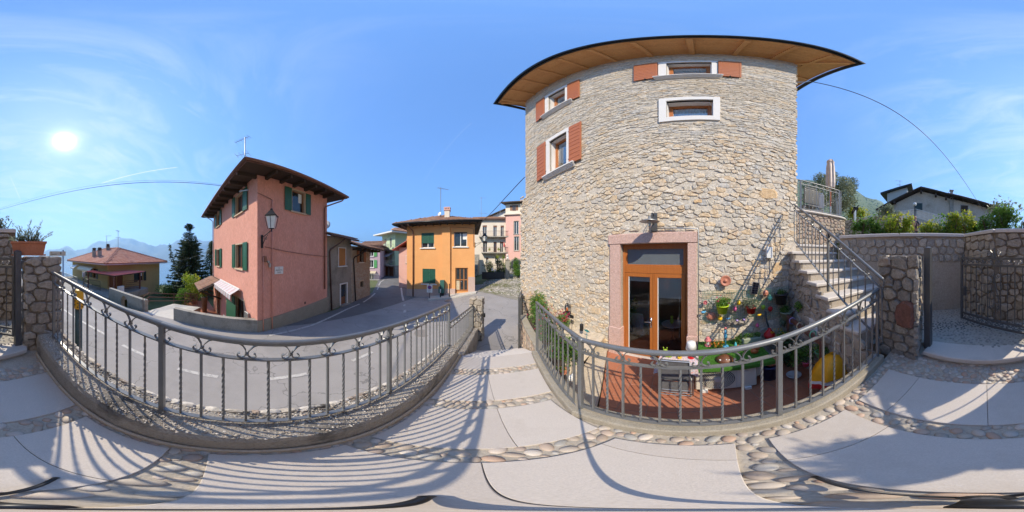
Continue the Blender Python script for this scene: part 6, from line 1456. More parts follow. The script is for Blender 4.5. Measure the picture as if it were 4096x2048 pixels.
# on the grass mat
ln = thing('candle_lantern', 'pink metal candle lantern on the grass mat by the door jamb', 'lantern', TF.p(.13, -.28, GZ)); m = MB(TF); X, Y = .13, -.28
m.lathe([(.058, 0), (.062, .01), (.055, .022), (.01, .022)], (X, Y, GZ), 14); m.lathe([(.064, .125), (.066, .135), (.04, .165), (.036, .175), (.042, .182), (.03, .20), (.008, .21)], (X, Y, GZ), 14)
for k in range(6): a = k*pi/3; m.tube([(X+.052*cos(a), Y+.052*sin(a), GZ+.02), (X+.052*cos(a), Y+.052*sin(a), GZ+.128)], .004, 5)
m.tube([(X+.014*cos(t), Y, GZ+.222+.014*sin(t)) for t in [2*pi*j/12 for j in range(12)]], .003, 4, closed=True); m.build('housing', 'rose', ln, True)
m = MB(TF); m.lathe([(.022, .02), (.022, .07), (.004, .072)], (X, Y, GZ), 10); m.build('candle', 'white_plastic', ln)
plant('little yellow-green flowering plant beside the pink lantern', *TF.p(.30, -.38, GZ)[:2], GZ, .10, .08, 320, 'leaf_yellow', 221, .03, petals=('petal_orange', 14)); plant('green clump with buds behind the rainbow cone', *TF.p(.66, -.30, GZ)[:2], GZ, .10, .10, 360, 'leaf', 222, .035)
m = MB(TF); m.tube([(.44, -.34, GZ), (.44, -.34, GZ+.36)], .012, 6); m.ball((.44, -.34, GZ+.24), .032, .032, .06); m.ball((.44, -.34, GZ+.33), .024, .024, .05); m.lathe([(.06, 0), (.06, .015), (.012, .03)], (.44, -.34, GZ), 12); gb = tag(m.build('glass_bird_feeder', 'cyan', None, True), 'slim turquoise glass bottle ornament on the mat', 'ornament')
m = MB(TF); m.ball((.44, -.34, GZ+.42), .024, .014, .024); m.build('flower_top', 'rose', gb, True)
m = MB(TF); m.lathe([(.05, 0), (.03, .07), (.006, .155)], (.60, -.45, GZ), 12); gn = tag(m.build('gnome_cone', 'teal', None, True), 'teal and orange striped cone on the mat', 'ornament'); m = MB(TF); m.lathe([(.053, 0), (.053, .02), (.047, .03), (.01, .03)], (.60, -.455, GZ), 12); m.ball((.635, -.47, GZ+.05), .022, .012, .045); m.build('band', 'petal_orange', gn, True)
m = MB(TF); m.ball((.33, -.52, GZ+.03), .07, .05, .035, 10, 6, jit=.15); tag(m.build('stone_ornament', 'driftwood', None, True), 'pale lumpy stone figure on the mat', 'ornament')
m = MB(TF); m.box(.44, .56, -.52, -.44, GZ, GZ+.03); tag(m.build('blue_dish', 'sign_blue', bev=.008), 'small blue dish beside the bottle ornament', 'dish')
hd = thing('glazed_hedgehog', 'brown glazed dome ornament with painted bird on the mat', 'ornament', TF.p(.36, -.80, GZ)); m = MB(TF); m.lathe([(.135, 0), (.14, .012), (.105, .05), (.06, .085), (.01, .095)], (.36, -.80, GZ), 20); m.build('dome', 'brown_glaze', hd, True)
m = MB(TF); m.ball((.28, -.87, GZ+.05), .016); m.ball((.37, -.885, GZ+.055), .012, .008, .016); m.ball((.41, -.885, GZ+.05), .014, .008, .010); m.build('painted_bird', 'tarp_white', hd, True)
sq = thing('squirrel_figure', 'orange-brown glazed animal figure on the grass mat', 'ornament', TF.p(.86, -.70, GZ)); m = MB(TF); m.ball((.86, -.70, GZ+.055), .07, .06, .055); m.ball((.90, -.72, GZ+.13), .045, .04, .05); m.ball((.83, -.68, GZ+.12), .03, .03, .07)
for s in (-1, 1): m.add([(.90+s*.03, -.72, GZ+.165), (.90+s*.015, -.72, GZ+.175), (.90+s*.03, -.72, GZ+.20)], [(0, 1, 2)])
m.build('body', 'orange_glaze', sq, True)
pt_ = thing('planter_trough', 'grey trough of small plants at the back of the mat', 'planter', TF.p(.93, -.22, GZ)); m = MB(TF); m.prism([(.68, -.30), (1.14, -.30), (1.14, -.17), (.68, -.17)], GZ, GZ+.10, .008); m.build('trough', 'sage', pt_); m = MB()
for k in range(6): m.leaves(TF.p(.72+k*.075, -.23, GZ+.15), (.05, .05, .05), 70, .035, RNG, (0, .9), shell=0)
m.build('leaves', 'leaf', pt_)
wc = thing('watering_can', 'red plastic funnel-shaped watering can hung by a dark handle', 'watering can', TF.p(1.32, -.2, 0)); m = MB(TF); m.lathe([(.09, -.03), (.12, .02), (.11, .07), (.04, .16), (.03, .20)], (1.33, -.24, -.10), 14); m.build('body', 'red', wc, True); m = MB(TF); m.tube([(1.33, -.22, .08), (1.31, -.14, .25), (1.30, -.10, .46)], .02, 8); m.build('handle', 'anthracite', wc, True)
# table, chairs and lamp before the door
tb = thing('terrace_table', 'small terrace table with a bright printed tablecloth before the door', 'table', TF.p(-.32, -.85, TZ)); m = MB(TF); m.box(-.60, -.05, -1.10, -.62, -.135, -.115); m.build('tabletop', 'driftwood', tb)
m = MB(TF); vs = []; per = [(-.61+.57*i/8, -1.11) for i in range(8)]+[(-.04, -1.11+.5*i/8) for i in range(8)]+[(-.04-.57*i/8, -.61) for i in range(8)]+[(-.61, -.61-.5*i/8) for i in range(8)]
for z, k in ((-.11, 1), (-.125, 1.012), (-.22, 1.03)):
    for i, (x, y) in enumerate(per): q = k+(.015*(i % 2) if z < -.2 else 0); vs.append((-.325+(x+.325)*q, -.86+(y+.86)*q, z-(.05 if z < -.2 and i % 8 == 0 else 0)))
m.add(vs, [(j*32+i, j*32+(i+1)%32, (j+1)*32+(i+1)%32, (j+1)*32+i) for j in range(2) for i in range(32)]+[tuple(range(32))]); m.build('tablecloth', 'cloth_print', tb)
for x in (-.55, -.10):
    for y in (-1.05, -.67): m = MB(TF); m.tube([(x, y, TZ), (x, y, -.135)], .012, 6); m.build('leg', 'galvanised', tb)
lp = thing('table_lamp', 'white cordless table lamp with red stem on the terrace table', 'lamp', TF.p(-.14, -.78, -.11)); m = MB(TF); m.lathe([(.05, 0), (.05, .012), (.01, .014)], (-.14, -.78, -.108), 14); m.tube([(-.14, -.78, -.10), (-.14, -.78, .20)], .007, 6); m.build('stem', 'red', lp); m = MB(TF); m.lathe([(.02, .13), (.085, .12), (.066, .25), (.055, .262), (.01, .265)], (-.14, -.78, -.03), 20); m.build('shade', 'white_plastic', lp, True)
fr2 = thing('frog_figure', 'yellow-green caterpillar figure sitting on the terrace table', 'ornament', TF.p(-.52, -.80, -.11)); m = MB(TF); m.ball((-.52, -.80, -.06), .05, .045, .05); m.ball((-.525, -.82, .03), .042); m.ball((-.46, -.80, -.075), .04, .035, .035)
for s in (-1, 1): m.tube([(-.525+s*.018, -.82, .06), (-.525+s*.028, -.82, .10)], .004, 5); m.ball((-.525+s*.028, -.82, .105), .010)
m.build('body', 'frog', fr2, True); m = MB(TF); m.ball((-.31, -.82, -.085), .035, .03, .028); m.ball((-.29, -.83, -.05), .022); tag(m.build('duck_figure', 'yellow', None, True), 'little yellow chick figure on the terrace table', 'ornament')
ch = thing('folding_chair', 'grey fabric folding chair in front of the terrace table, its back to the railing', 'chair', TF.p(-.33, -1.12, TZ)); m = MB(TF)
m.quad((-.52, -1.17, -.30), (-.14, -1.17, -.30), (-.14, -1.23, .12), (-.52, -1.23, .12)); m.quad((-.52, -1.175, .12), (-.14, -1.175, .12), (-.14, -1.165, -.30), (-.52, -1.165, -.30)); m.build('backrest', 'cloth_grey', ch)
m = MB(TF); m.box(-.52, -.14, -1.12, -.78, -.39, -.37); m.build('seat', 'cloth_grey', ch); m = MB(TF); m.quad((-.51, -1.13, -.39), (-.15, -1.13, -.39), (-.15, -1.13, -.66), (-.51, -1.13, -.66)); m.build('sling', 'cloth_grey', ch)
for x in (-.53, -.13): m = MB(TF); m.tube([(x, -1.24, .14), (x, -1.16, -.35), (x, -1.10, TZ)], .011, 6); m.tube([(x, -1.02, TZ), (x, -.80, -.38)], .011, 6); m.build('frame_tube', 'galvanised', ch, True)
m = MB(TF); m.tube([(-.53, -1.24, .14), (-.13, -1.24, .14)], .011, 6)
for z, y in ((-.62, -1.13), (-.70, -1.12), (-.78, -1.11)): m.tube([(-.55, y, z), (-.11, y, z)], .009, 6)
m.build('cross_bar', 'galvanised', ch)
# right-hand corner
pot('garden_pot', 'big blue plastic pot in the shade beside the air conditioner', 1.10, -.72, TZ, .15, .18, .38, 'navy', 'leaf_dark', 31, 260, .16); m = MB(TF); m.lathe([(.13, 0), (.17, .05), (.165, .05), (.12, .01)], (1.12, -.72, TZ+.385), 16); tag(m.build('clay_saucer', 'terracotta', None, True), 'terracotta saucer on the rim of the blue pot', 'saucer')
pot('garden_pot', 'white bowl on the shaded terrace floor', 1.45, -.95, TZ, .07, .12, .10, 'bowl'); pot('garden_pot', 'pot of yellow pansies in the shade', 1.50, -.42, -.25, .08, .10, .12, 'planter_brown', 'leaf', 33, 500, .2, petals=('petal_yellow', 22))
plant('dark leafy corner plant in the shade under the sage pot', *TF.p(1.6, -.45, TZ)[:2], TZ, .28, .42, 1200, 'leaf_dark', 231, .06)
rf = thing('red_plant_frame', 'brick-red wooden frame hung with coloured rings against the stair wall', 'frame', sf.p(.8, -.3, TZ)); fa, fb_ = TF.p(1.62, -.95, .62), TF.p(2.02, -1.45, .12)
m = MB(); m.bar(sf.p(.30, -.16, .33), sf.p(1.55, -.16, .22), .055, .075); m.build('top_rail', 'rust_rail', rf)
for x in (.34, 1.5): m = MB(); a = sf.p(x, -.16, TZ); b = sf.p(x, -.16, .25); m.bar(a, b, .05, .05); m.build('post', 'rust_rail', rf)
for x, mt in ((.55, 'lilac_plastic'), (.85, 'cream_awning'), (1.28, 'mint_pot')):
    m = MB(); m.tube([sf.p(x, -.16+.06*cos(t), .29+.07*sin(t)) for t in [2*pi*j/16 for j in range(16)]], .011, 6, closed=True); m.build('ring', mt, rf, True)
pot('hanging_pot', 'mint green pot of variegated ivy hanging from the red frame', 1.72, -1.30, -.18, .06, .085, .12, 'mint_pot', 'leaf', 36, 420, .17); pot('hanging_pot', 'magenta pot low in the shade under the ivy', 1.55, -1.15, -.40, .055, .08, .11, 'pink', 'leaf_dark', 37, 260, .14)
plant('variegated ivy sprawling below the red frame', *sf.p(1.1, -.25, -.5)[:2], -.45, .25, .3, 700, 'leaf', 232, .05); plant('spiky cactus-like plant at the top end of the red frame', *sf.p(.25, -.2, .1)[:2], .05, .12, .12, 260, 'leaf_olive', 233, .04)
# yellow, white and red cover over a cart
yc = thing('covered_cart', 'cart under a bright yellow cover with white and red bands by the kerb', 'cart', TF.p(1.75, -1.6, TZ))
cvn = 26; vs = []; rws = 12; m = MB(TF)
prof = [(.02, .04), (.08, .03), (.14, -.02), (.19, -.12), (.22, -.22), (.24, -.30)]
def cov(f, k):
    r, z = prof[k]; a = 2*pi*f; q = 1+.10*sin(3*a+1)+.06*sin(7*a); el_ = 1.25 if cos(a) < 0 else 1.0
    return (1.72+r*q*1.25*cos(a)*el_, -1.58+r*q*1.0*sin(a), -.02+z+.03*sin(2*a)*(k/5)-.10*max(0, -cos(a))*(k/5))
m.add([cov(i/cvn, k) for k in range(6) for i in range(cvn)], [(k*cvn+i, k*cvn+(i+1)%cvn, (k+1)*cvn+(i+1)%cvn, (k+1)*cvn+i) for k in range(5) for i in range(cvn)]+[tuple(range(cvn))]); m.build('yellow_cover', 'tarp_yellow', yc, True)
for nm, mt, za, zb3, ra, rb in (('white_band', 'tarp_white', -.30, -.36, .24, .252), ('red_band', 'tarp_red', -.36, -.47, .252, .26)):
    m = MB(TF); vs = []
    for z, r in ((za, ra), (zb3, rb)):
        for i in range(cvn): a = 2*pi*i/cvn; q = 1+.10*sin(3*a+1)+.06*sin(7*a); el_ = 1.25 if cos(a) < 0 else 1.0; vs.append((1.72+r*q*1.25*cos(a)*el_, -1.58+r*q*sin(a), -.02+z+.03*sin(2*a)-.10*max(0, -cos(a))))
    m.add(vs, [(i, (i+1)%cvn, cvn+(i+1)%cvn, cvn+i) for i in range(cvn)]); m.build(nm, mt, yc, True)
for x, y in ((1.55, -1.72), (1.9, -1.72), (1.55, -1.42), (1.9, -1.42)): m = MB(TF); m.tube([(x, y, TZ), (x, y, -.2)], .018, 6); m.build('leg', 'galvanised', yc)
m = MB(TF); m.box(1.5, 1.95, -1.75, -1.4, -.48, -.46); m.build('tray', 'white_plastic', yc)
m = MB(TF); m.add([(1.40, -1.75, -.35), (1.52, -1.8, -.33), (1.50, -1.72, -.78), (1.34, -1.62, -.74)], [(0, 1, 2, 3)]); m.build('grey_flap', 'tarp_white', yc)
# camera tripod under the lens
tpd = thing('tripod', 'thin black camera tripod standing in the middle of the path', 'tripod', (0, 0, 0)); m = MB(); m.tube([(.03, -.13, .05), (.015, -.06, .8), (0, -.01, 1.34)], [.012, .009, .005], 10); m.build('pole', 'tripod_black', tpd, True)
m = MB(); m.lathe([(.02, .06), (.026, .07), (.026, .11), (.012, .13)], (.03, -.13, -.01), 12); m.build('collar', 'tripod_black', tpd)
for x, y in ((.34, -.10), (-.115, -.32), (-.08, .14)):
    m = MB(); m.tube([(.03, -.13, .08), (.03+(x-.03)*.93, -.13+(y+.13)*.93, pf(x, y)+.025), (x, y, pf(x, y)+.008)], [.009, .008, .010], 8); m.build('leg', 'tripod_black', tpd, True)
# ---------------------------------------------------------------- houses of the village
def shutter(parent, fr, x0, x1, z0, z1, mat, y=-.04, style='panel', ang=0.0):
    m = MB(fr); m.box(x0, x1, y-.025, y, z0, z1); s = m.build('shutter', mat, parent, bev=.004)
    m = MB(fr); w = (x1-x0)
    if style == 'panel':
        zm = (z0+z1)/2; r = min(.07, w*.16)
        for a, b in ((z0+.08, zm-.04), (zm+.04, z1-.08)):
            m.box(x0+r, x1-r, y-.032, y-.0255, a, a+.02); m.box(x0+r, x1-r, y-.032, y-.0255, b-.02, b); m.box(x0+r, x0+r+.02, y-.032, y-.0255, a+.02, b-.02); m.box(x1-r-.02, x1-r, y-.032, y-.0255, a+.02, b-.02)
    m.pieces('moulding', mat, s)
    return s
def window(parent, fr, x0, x1, z0, z1, rev=.18, frame='white_frame', trim=None, sill=None, shut=None, smat='green_shutter', sw=None, mull=1, blind=None, bmat='blind_green', pane='pane', tw=.10, curt=False):
    m = MB(fr); f = .055; y0, y1 = rev-.06, rev
    m.box(x0, x0+f, y0, y1, z0, z1); m.box(x1-f, x1, y0, y1, z0, z1); m.box(x0+f, x1-f, y0, y1, z1-f, z1); m.box(x0+f, x1-f, y0, y1, z0, z0+f)
    for k in range(mull): xm = x0+(x1-x0)*(k+1)/(mull+1); m.box(xm-.03, xm+.03, y0-.004, y1, z0+f, z1-f)
    w = m.build('window', frame, parent)
    xs = [x0+f]+[x0+(x1-x0)*(k+1)/(mull+1) for k in range(mull)]+[x1-f]
    for a, b in zip(xs, xs[1:]): m = MB(fr); m.quad((a, y1-.02, z0+f), (b, y1-.02, z0+f), (b, y1-.02, z1-f), (a, y1-.02, z1-f)); m.build('pane', pane, w)
    if curt: m = MB(fr); m.quad((x1-f-(x1-x0)*.28, y1-.015, z0+f), (x1-f, y1-.015, z0+f), (x1-f, y1-.025, z1-f), (x1-f-(x1-x0)*.28, y1-.025, z1-f)); m.build('curtain', 'curtain', w)
    if trim:
        m = MB(fr); t = tw; m.box(x0-t, x0, -.02, .03, z0, z1+t); m.box(x1, x1+t, -.02, .03, z0, z1+t); m.box(x0, x1, -.02, .03, z1, z1+t)
        m.box(x0-.003, x0+.006, .03, rev-.06, z0, z1); m.box(x1-.006, x1+.003, .03, rev-.06, z0, z1); m.box(x0, x1, .03, rev-.06, z1-.006, z1+.003); m.build('trim', trim, w)
    if sill: m = MB(fr); m.prism([(x0-.12, -.09), (x1+.12, -.09), (x1+.12, .02), (x0-.12, .02)], z0-.075, z0-.002, .01); m.build('sill', sill, w)
    if blind is not None:
        m = MB(fr); n = max(3, int((z1-f-blind)/.05))
        for k in range(n): za = blind+(z1-blind)*k/n; m.box(x0+.01, x1-.01, .04, .055, za+.004, za+(z1-blind)/n-.004)
        m.build('blind', bmat, w)
    if shut:
        sw = sw or (x1-x0)/2
        shutter(parent, fr, x0-sw-.02-shut*0, x0-.02, z0-.02, z1+.02, smat); shutter(parent, fr, x1+.02, x1+sw+.02, z0-.02, z1+.02, smat)
    return w
def tiles(parent, O, ex, ey, inside, W, L_, mat='roof_tile', p=.20, q=.33, seed=1, limit=0, r=None):
    """curved clay tiles over a roof plane: O + s*ex + t*ey"""
    O = Vector(O); ex = Vector(ex).normalized(); ey = Vector(ey).normalized(); nz_ = ex.cross(ey).normalized()
    if nz_.z < 0: nz_ = -nz_
    rg = random.Random(seed); out = []; r = r or p*.52
    for i in range(int(W/p)+1):
        for j in range(int(L_/q)+1):
            s, t = (i+.5)*p, j*q
            if not inside(s, t): continue
            m = MB(); vs = []; k = 5
            for a, (tt_, up, rr) in enumerate(((t-.02, .045, r), (t+q+.05, .012, r*.86))):
                for b in range(k): an = pi*b/(k-1); vs.append(O+ex*(s-cos(an)*rr+rg.uniform(-.004, .004))+ey*tt_+nz_*(up+sin(an)*rr*.62))
            fs = [(b, b+1, k+b+1, k+b) for b in range(k-1)]+[tuple(range(k))]
            m.add(vs, fs, rg.random()); out.append(m)
    if limit: emit(out, 'tile', parent, mat, limit)
    else:
        j = MB()
        for m in out: b = len(j.v); j.v += m.v; j.t += m.t; j.f += [tuple(b+i for i in f) for f in m.f]
        if j.v: j.build('tiles', mat, parent, kind='stuff')
def antenna(label, x, y, z, h, ang, group='television aerials on the roofs', kind=0):
    t = thing('tv_aerial', label, 'aerial', (x, y, z)); m = MB(); m.tube([(x, y, z), (x, y, z+h)], .03, 6); m.build('mast', 'aerial', t)
    def yagi(zc, L2, n, e, a):
        m = MB(); d = Vector((cos(a), sin(a), 0)); s = Vector((-sin(a), cos(a), 0)); c = Vector((x, y, zc)); m.tube([c-d*L2*.3, c+d*L2*.7], .016, 5)
        for k in range(n): p = c+d*L2*(-.28+.96*k/(n-1)); l = e*(1-.35*k/n); m.tube([p-s*l, p+s*l], .011, 4)
        m.build('yagi', 'aerial', t)
    yagi(z+h*.97, 1.1, 6, .22, ang)
    if kind == 0: yagi(z+h*.62, .8, 4, .40, ang+.3)
    if kind == 2: yagi(z+h*.3, 1.5, 7, .55, ang+.2)
    return t
def dish(parent_label, x, y, z, r, ax):
    t = thing('satellite_dish', parent_label, 'satellite dish', (x, y, z)); m = MB(); m.lathe([(r*.02, -.06), (r*.5, -.045), (r, 0), (r*1.0, .006), (r*.5, -.035), (.01, -.05)], (x, y, z), 20, ax=ax); m.build('reflector', 'white_metal', t, True)
    a = Vector(ax).normalized(); m = MB(); m.tube([Vector((x, y, z-r*.9)), Vector((x, y, z))+a*r*.9], .01, 5); m.ball(tuple(Vector((x, y, z))+a*r*.9), .03); m.tube([(x, y, z-.05), (x-a.x*.1, y-a.y*.1, z-.1), (x-a.x*.12, y-a.y*.12, z-.5)], .018, 6); m.build('arm', 'aerial', t)
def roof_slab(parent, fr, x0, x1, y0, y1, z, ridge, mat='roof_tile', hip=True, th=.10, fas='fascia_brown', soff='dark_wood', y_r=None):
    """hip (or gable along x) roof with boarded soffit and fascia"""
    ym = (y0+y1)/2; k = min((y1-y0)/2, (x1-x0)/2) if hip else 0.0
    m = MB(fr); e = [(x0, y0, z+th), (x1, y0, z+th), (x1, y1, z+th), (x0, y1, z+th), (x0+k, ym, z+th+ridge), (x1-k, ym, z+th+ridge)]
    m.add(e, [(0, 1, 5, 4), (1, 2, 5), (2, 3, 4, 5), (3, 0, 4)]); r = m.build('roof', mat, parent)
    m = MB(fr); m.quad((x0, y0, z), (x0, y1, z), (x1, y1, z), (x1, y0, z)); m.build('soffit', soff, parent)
    m = MB(fr); f = .03
    m.box(x0-f, x1+f, y0-f, y0, z-.03, z+th); m.box(x0-f, x1+f, y1, y1+f, z-.03, z+th); m.box(x0-f, x0, y0, y1, z-.03, z+th); m.box(x1, x1+f, y0, y1, z-.03, z+th); m.build('fascia', fas, parent)
    return r
def box_walls(m, w, d, z0, z1, front=(), rev=.2, right=(), fr=None, left=()):
    panel(m, 0, w, z0, z1, list(front), rev)
    m.quad((w, d, z0), (0, d, z0), (0, d, z1), (w, d, z1))
    m.quad((0, d, z0), (0, 0, z0), (0, 0, z1), (0, d, z1))
def sidepanel(fr, w, d, z0, z1, holes, rev, mat, parent, name='wall'):
    f2 = Fr(fr.p(w, 0, 0)[:2], fr.n); m = MB(f2); panel(m, 0, d, z0, z1, holes, rev); return m.build(name, mat, parent), f2
# --- pink corner house
PLf = Fr((-14.826, -3.942), (.888, .46)); PRf = Fr((-7.1, .06), (-.46, .888)); PD = 4.82
pk = thing('pink_house', 'rough pink rendered house with green shutters on the road corner', 'house', (-7.1, .06, -1.96))
HL = [(6.05, 7.10, 4.05, 5.22), (1.35, 2.30, 4.15, 5.28), (6.05, 7.10, .95, 2.28), (1.35, 2.35, .80, 2.17), (6.02, 7.22, -3.4, -.78), (1.45, 2.55, -3.5, -1.22)]
m = MB(PLf); panel(m, 0, 8.7, -3.6, 5.50, HL, .22); m.quad((8.7, PD, -3.6), (0, PD, -3.6), (0, PD, 5.5), (8.7, PD, 5.5)); m.quad((0, PD, -3.6), (0, 0, -3.6), (0, 0, 5.5), (0, PD, 5.5)); m.build('wall', 'pink_stucco', pk)
m = MB(PRf); panel(m, 0, PD, -2.2, 5.50, [(1.96, 2.82, 3.97, 5.18)], .22); m.build('wall', 'pink_stucco', pk)
m = MB(PRf); m.add([(0, -.03, -2.2), (PD+.02, -.03, -2.2), (PD+.02, -.03, -1.0), (0, -.03, -1.36), (0, .02, -1.36), (PD+.02, .02, -1.0)], [(0, 1, 2, 3), (3, 2, 5, 4)]); m.build('plinth', 'plinth_grey', pk)
for i, h in enumerate(HL[:4]):
    window(pk, PLf, *h, frame='brown_wood', trim='beige_trim', sill='beige_trim', curt=(i == 2), mull=1, tw=.07)
    a, b, c, d = h; shutter(pk, PLf, a-.60, a-.08, c-.03, d+.06, 'green_shutter'); shutter(pk, PLf, b+.06, b+.62, c-.03, d+.06, 'green_shutter')
window(pk, PRf, 1.96, 2.82, 3.97, 5.18, frame='brown_wood', trim='beige_trim', sill='beige_trim', curt=True, mull=0, tw=.08); shutter(pk, PRf, 1.47, 1.90, 3.95, 5.24, 'green_shutter'); shutter(pk, PRf, 2.90, 3.28, 3.95, 5.2, 'green_shutter')
window(pk, PLf, *HL[4], frame='brown_wood', trim='beige_trim'); shutter(pk, PLf, 5.40, 5.95, -3.3, -.80, 'green_shutter')
m = MB(PLf); m.add([(5.80, -.50, -3.4), (7.15, -.42, -3.4), (7.15, -.42, -.98), (5.80, -.50, -.92), (5.80, -.53, -3.4), (7.15, -.45, -3.4), (7.15, -.45, -.98), (5.80, -.53, -.92)], [(7, 6, 5, 4), (0, 1, 2, 3), (0, 4, 5, 1), (1, 5, 6, 2), (2, 6, 7, 3), (3, 7, 4, 0)]); gs = m.build('shutter', 'green_shutter', pk)
for k in range(1, 5): m = MB(PLf); x = 5.8+1.35*k/5; m.box(x-.006, x+.006, -.525+.016*k, -.50+.016*k, -3.4, -.97); m.build('batten', 'green_shutter', gs)
m = MB(PLf); m.box(1.45, 2.55, .12, .18, -3.5, -1.22); dd = m.build('door', 'brown_wood', pk); m = MB(PLf); m.tube([(2.4, .10, -2.5), (2.4, .06, -2.5), (2.3, .06, -2.5)], .012, 6); m.build('handle', 'galvanised', dd)
m = MB(PLf); m.box(1.33, 1.45, -.03, .1, -3.5, -1.15); m.box(2.55, 2.67, -.03, .1, -3.5, -1.15); m.build('door_trim', 'beige_trim', pk)
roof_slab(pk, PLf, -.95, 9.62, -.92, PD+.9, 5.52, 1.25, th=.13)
for k in range(9):
    u = .35+k*1.03; m = MB(PLf); m.box(u-.07, u+.07, -.84, .0, 5.33, 5.515); m.prism([(u-.07, -.90), (u+.07, -.90), (u+.07, -.845), (u-.07, -.845)], 5.40, 5.515); m.build('rafter', 'dark_wood', pk)
    if k in (1, 2, 3, 4, 5, 6, 7, 8): m = MB(PLf); m.box(u-.06, u+.06, -.925, -.905, 5.38, 5.5); m.build('rafter_cap', 'fascia_brown', pk)
for k in range(6): u = .45+k*.80; m = MB(PRf); m.box(u-.07, u+.07, -.84, .0, 5.33, 5.515); m.build('rafter', 'dark_wood', pk)
m = MB(PLf); m.tube([(-1.0, -1.0, 5.60), (9.70, -1.0, 5.60)], .07, 8); m.build('gutter', 'fascia_brown', pk, True); m = MB(PRf); m.tube([(-1.0, -1.0, 5.60), (PD+.95, -1.0, 5.60)], .07, 8); m.tube([(PD+.7, -.95, 5.55), (PD+.55, -.75, 5.25), (PD-.30, -.10, 4.75), (PD-.33, -.08, 4.6), (PD-.33, -.08, -.4)], .045, 8); m.build('downpipe', 'copper_pipe', pk, True)
m = MB(PLf); m.tube([(-.2, -.9, 5.5), (.02, -.3, 5.1), (.06, -.08, 4.9), (.06, -.08, -.5)], .045, 8); m.build('downpipe', 'white_metal', pk, True)
m = MB(PRf); m.tube([(.73, -.06, 4.30), (.73, -.06, .6), (.73, -.06, -1.9)], .028, 7); m.tube([(.27, -.05, 1.6), (.27, -.05, -1.95)], .022, 7); m.build('conduit', 'pink_stucco', pk, True)
m = MB(PRf); m.tube([(.73, -.05, 4.30), (.60, -.05, 4.36), (-.05, -.10, 4.50)], .018, 6); m.tube([(.35, -.04, 2.05), (1.6, -.04, 1.86), (3.2, -.04, 1.70), (PD, -.04, 1.60)], .014, 5); m.tube([(.20, -.04, 2.2), (.22, -.04, 1.45), (.30, -.04, 1.30), (.27, -.04, .9)], .010, 5); m.build('wall_cable', 'copper_pipe', pk)
for (x, z, w, h) in ((.36, 1.50, .12, .26), (.52, 1.38, .10, .10), (.60, 1.22, .09, .18)): m = MB(PRf); m.prism([(x-w/2, -.10), (x+w/2, -.10), (x+w/2, -.01), (x-w/2, -.01)], z-h/2, z+h/2, .01); m.build('junction_box', 'galvanised' if w < .11 else 'copper_pipe', pk)
m = MB(PRf); m.box(2.82, 2.92, -.02, .0, -1.02, -.90); m.build('vent', 'gutter_brown', pk)
# street plaque
def text(name, body, size, mat, fr, x, y, z, parent, sx=1.0):
    c = bpy.data.curves.new(name, 'FONT'); c.body = body; c.size = size; c.align_x = 'CENTER'; c.align_y = 'CENTER'; c.extrude = .001
    o = bpy.data.objects.new(name, c); col.objects.link(o); dg = bpy.context.evaluated_depsgraph_get(); me = bpy.data.meshes.new_from_object(o.evaluated_get(dg)); bpy.data.objects.remove(o)
    me.name = name; me.materials.clear(); me.materials.append(MAT[mat]); q = bpy.data.objects.new(name, me); link(q, parent)
    R = Matrix(((fr.u[0], 0, -fr.n[0], 0), (fr.u[1], 0, -fr.n[1], 0), (0, 1, 0, 0), (0, 0, 0, 1)))
    me.transform(Matrix.Translation(fr.p(x, y, z)) @ R @ Matrix.Diagonal((sx, 1, 1, 1))); return q
pq = thing('street_plaque', 'white stone street name plaque on the pink house', 'sign', PRf.p(1.13, -.03, .96)); m = MB(PRf); m.prism([(.89, -.035), (1.38, -.035), (1.38, -.005), (.89, -.005)], .79, 1.14, .006); m.build('plate', 'white_surround', pq, bev=.004)
text('lettering', 'VIA', .060, 'text_black', PRf, 1.135, -.037, 1.07, pq); text('lettering', 'BENEDETTO', .085, 'text_black', PRf, 1.135, -.037, .97, pq, .78); text('lettering', 'CROCE', .085, 'text_black', PRf, 1.135, -.037, .865, pq, .78)
# street lamps
def street_lamp(label, fr, x, z, arm=.75, s=1.0, group='lantern street lamps on wall brackets'):
    t = thing('street_lamp', label, 'street lamp', fr.p(x, -.02, z)); m = MB(fr); m.box(x-.035*s, x+.035*s, -.06, .0, z-.25*s, z+.22*s); m.build('back_plate', 'dark_metal', t)
    m = MB(fr); m.tube([(x, -.05, z+.12*s), (x, -arm*.95, z+.30*s)], .018*s, 6); m.tube([(x, -.05, z-.18*s), (x, -arm*.3, z+.02*s), (x, -arm*.62, z+.18*s)], .013*s, 6)
    m.ribbon([(x, -arm*.45+.10*s*cos(a)*(1-.1*k), z+.06*s+.09*s*sin(a)*(1-.1*k)) for k, a in enumerate([j*.8 for j in range(9)])], (1, 0, 0), .02, .006); m.build('bracket', 'dark_metal', t, True)
    yl, zl = -arm, z+.36*s; m = MB(fr)
    m.lathe([(.03*s, -.10*s), (.015*s, -.04*s), (.05*s, -.02*s), (.12*s, .0)], (x, yl, zl), 4)
    for k in range(4): a = pi/4+k*pi/2; m.tube([(x+.13*s*cos(a), yl+.13*s*sin(a), zl), (x+.22*s*cos(a), yl+.22*s*sin(a), zl+.40*s)], .010*s, 5)
    m.lathe([(.24*s, .40*s), (.27*s, .415*s), (.20*s, .47*s), (.10*s, .58*s), (.05*s, .61*s), (.06*s, .63*s), (.05*s, .66*s), (.01*s, .69*s)], (x, yl, zl), 4); m.build('lantern_frame', 'dark_metal', t)
    m = MB(fr); m.lathe([(.125*s, .005), (.21*s, .395*s)], (x, yl, zl), 4); m.build('lantern_glass', 'lamp_glass', t)
LFp = Fr(PRf.p(0, 0, 0)[:2], (.05, .999)); street_lamp('black lantern street lamp on the corner of the pink house', PRf, .22, 2.30, .80, 1.25)
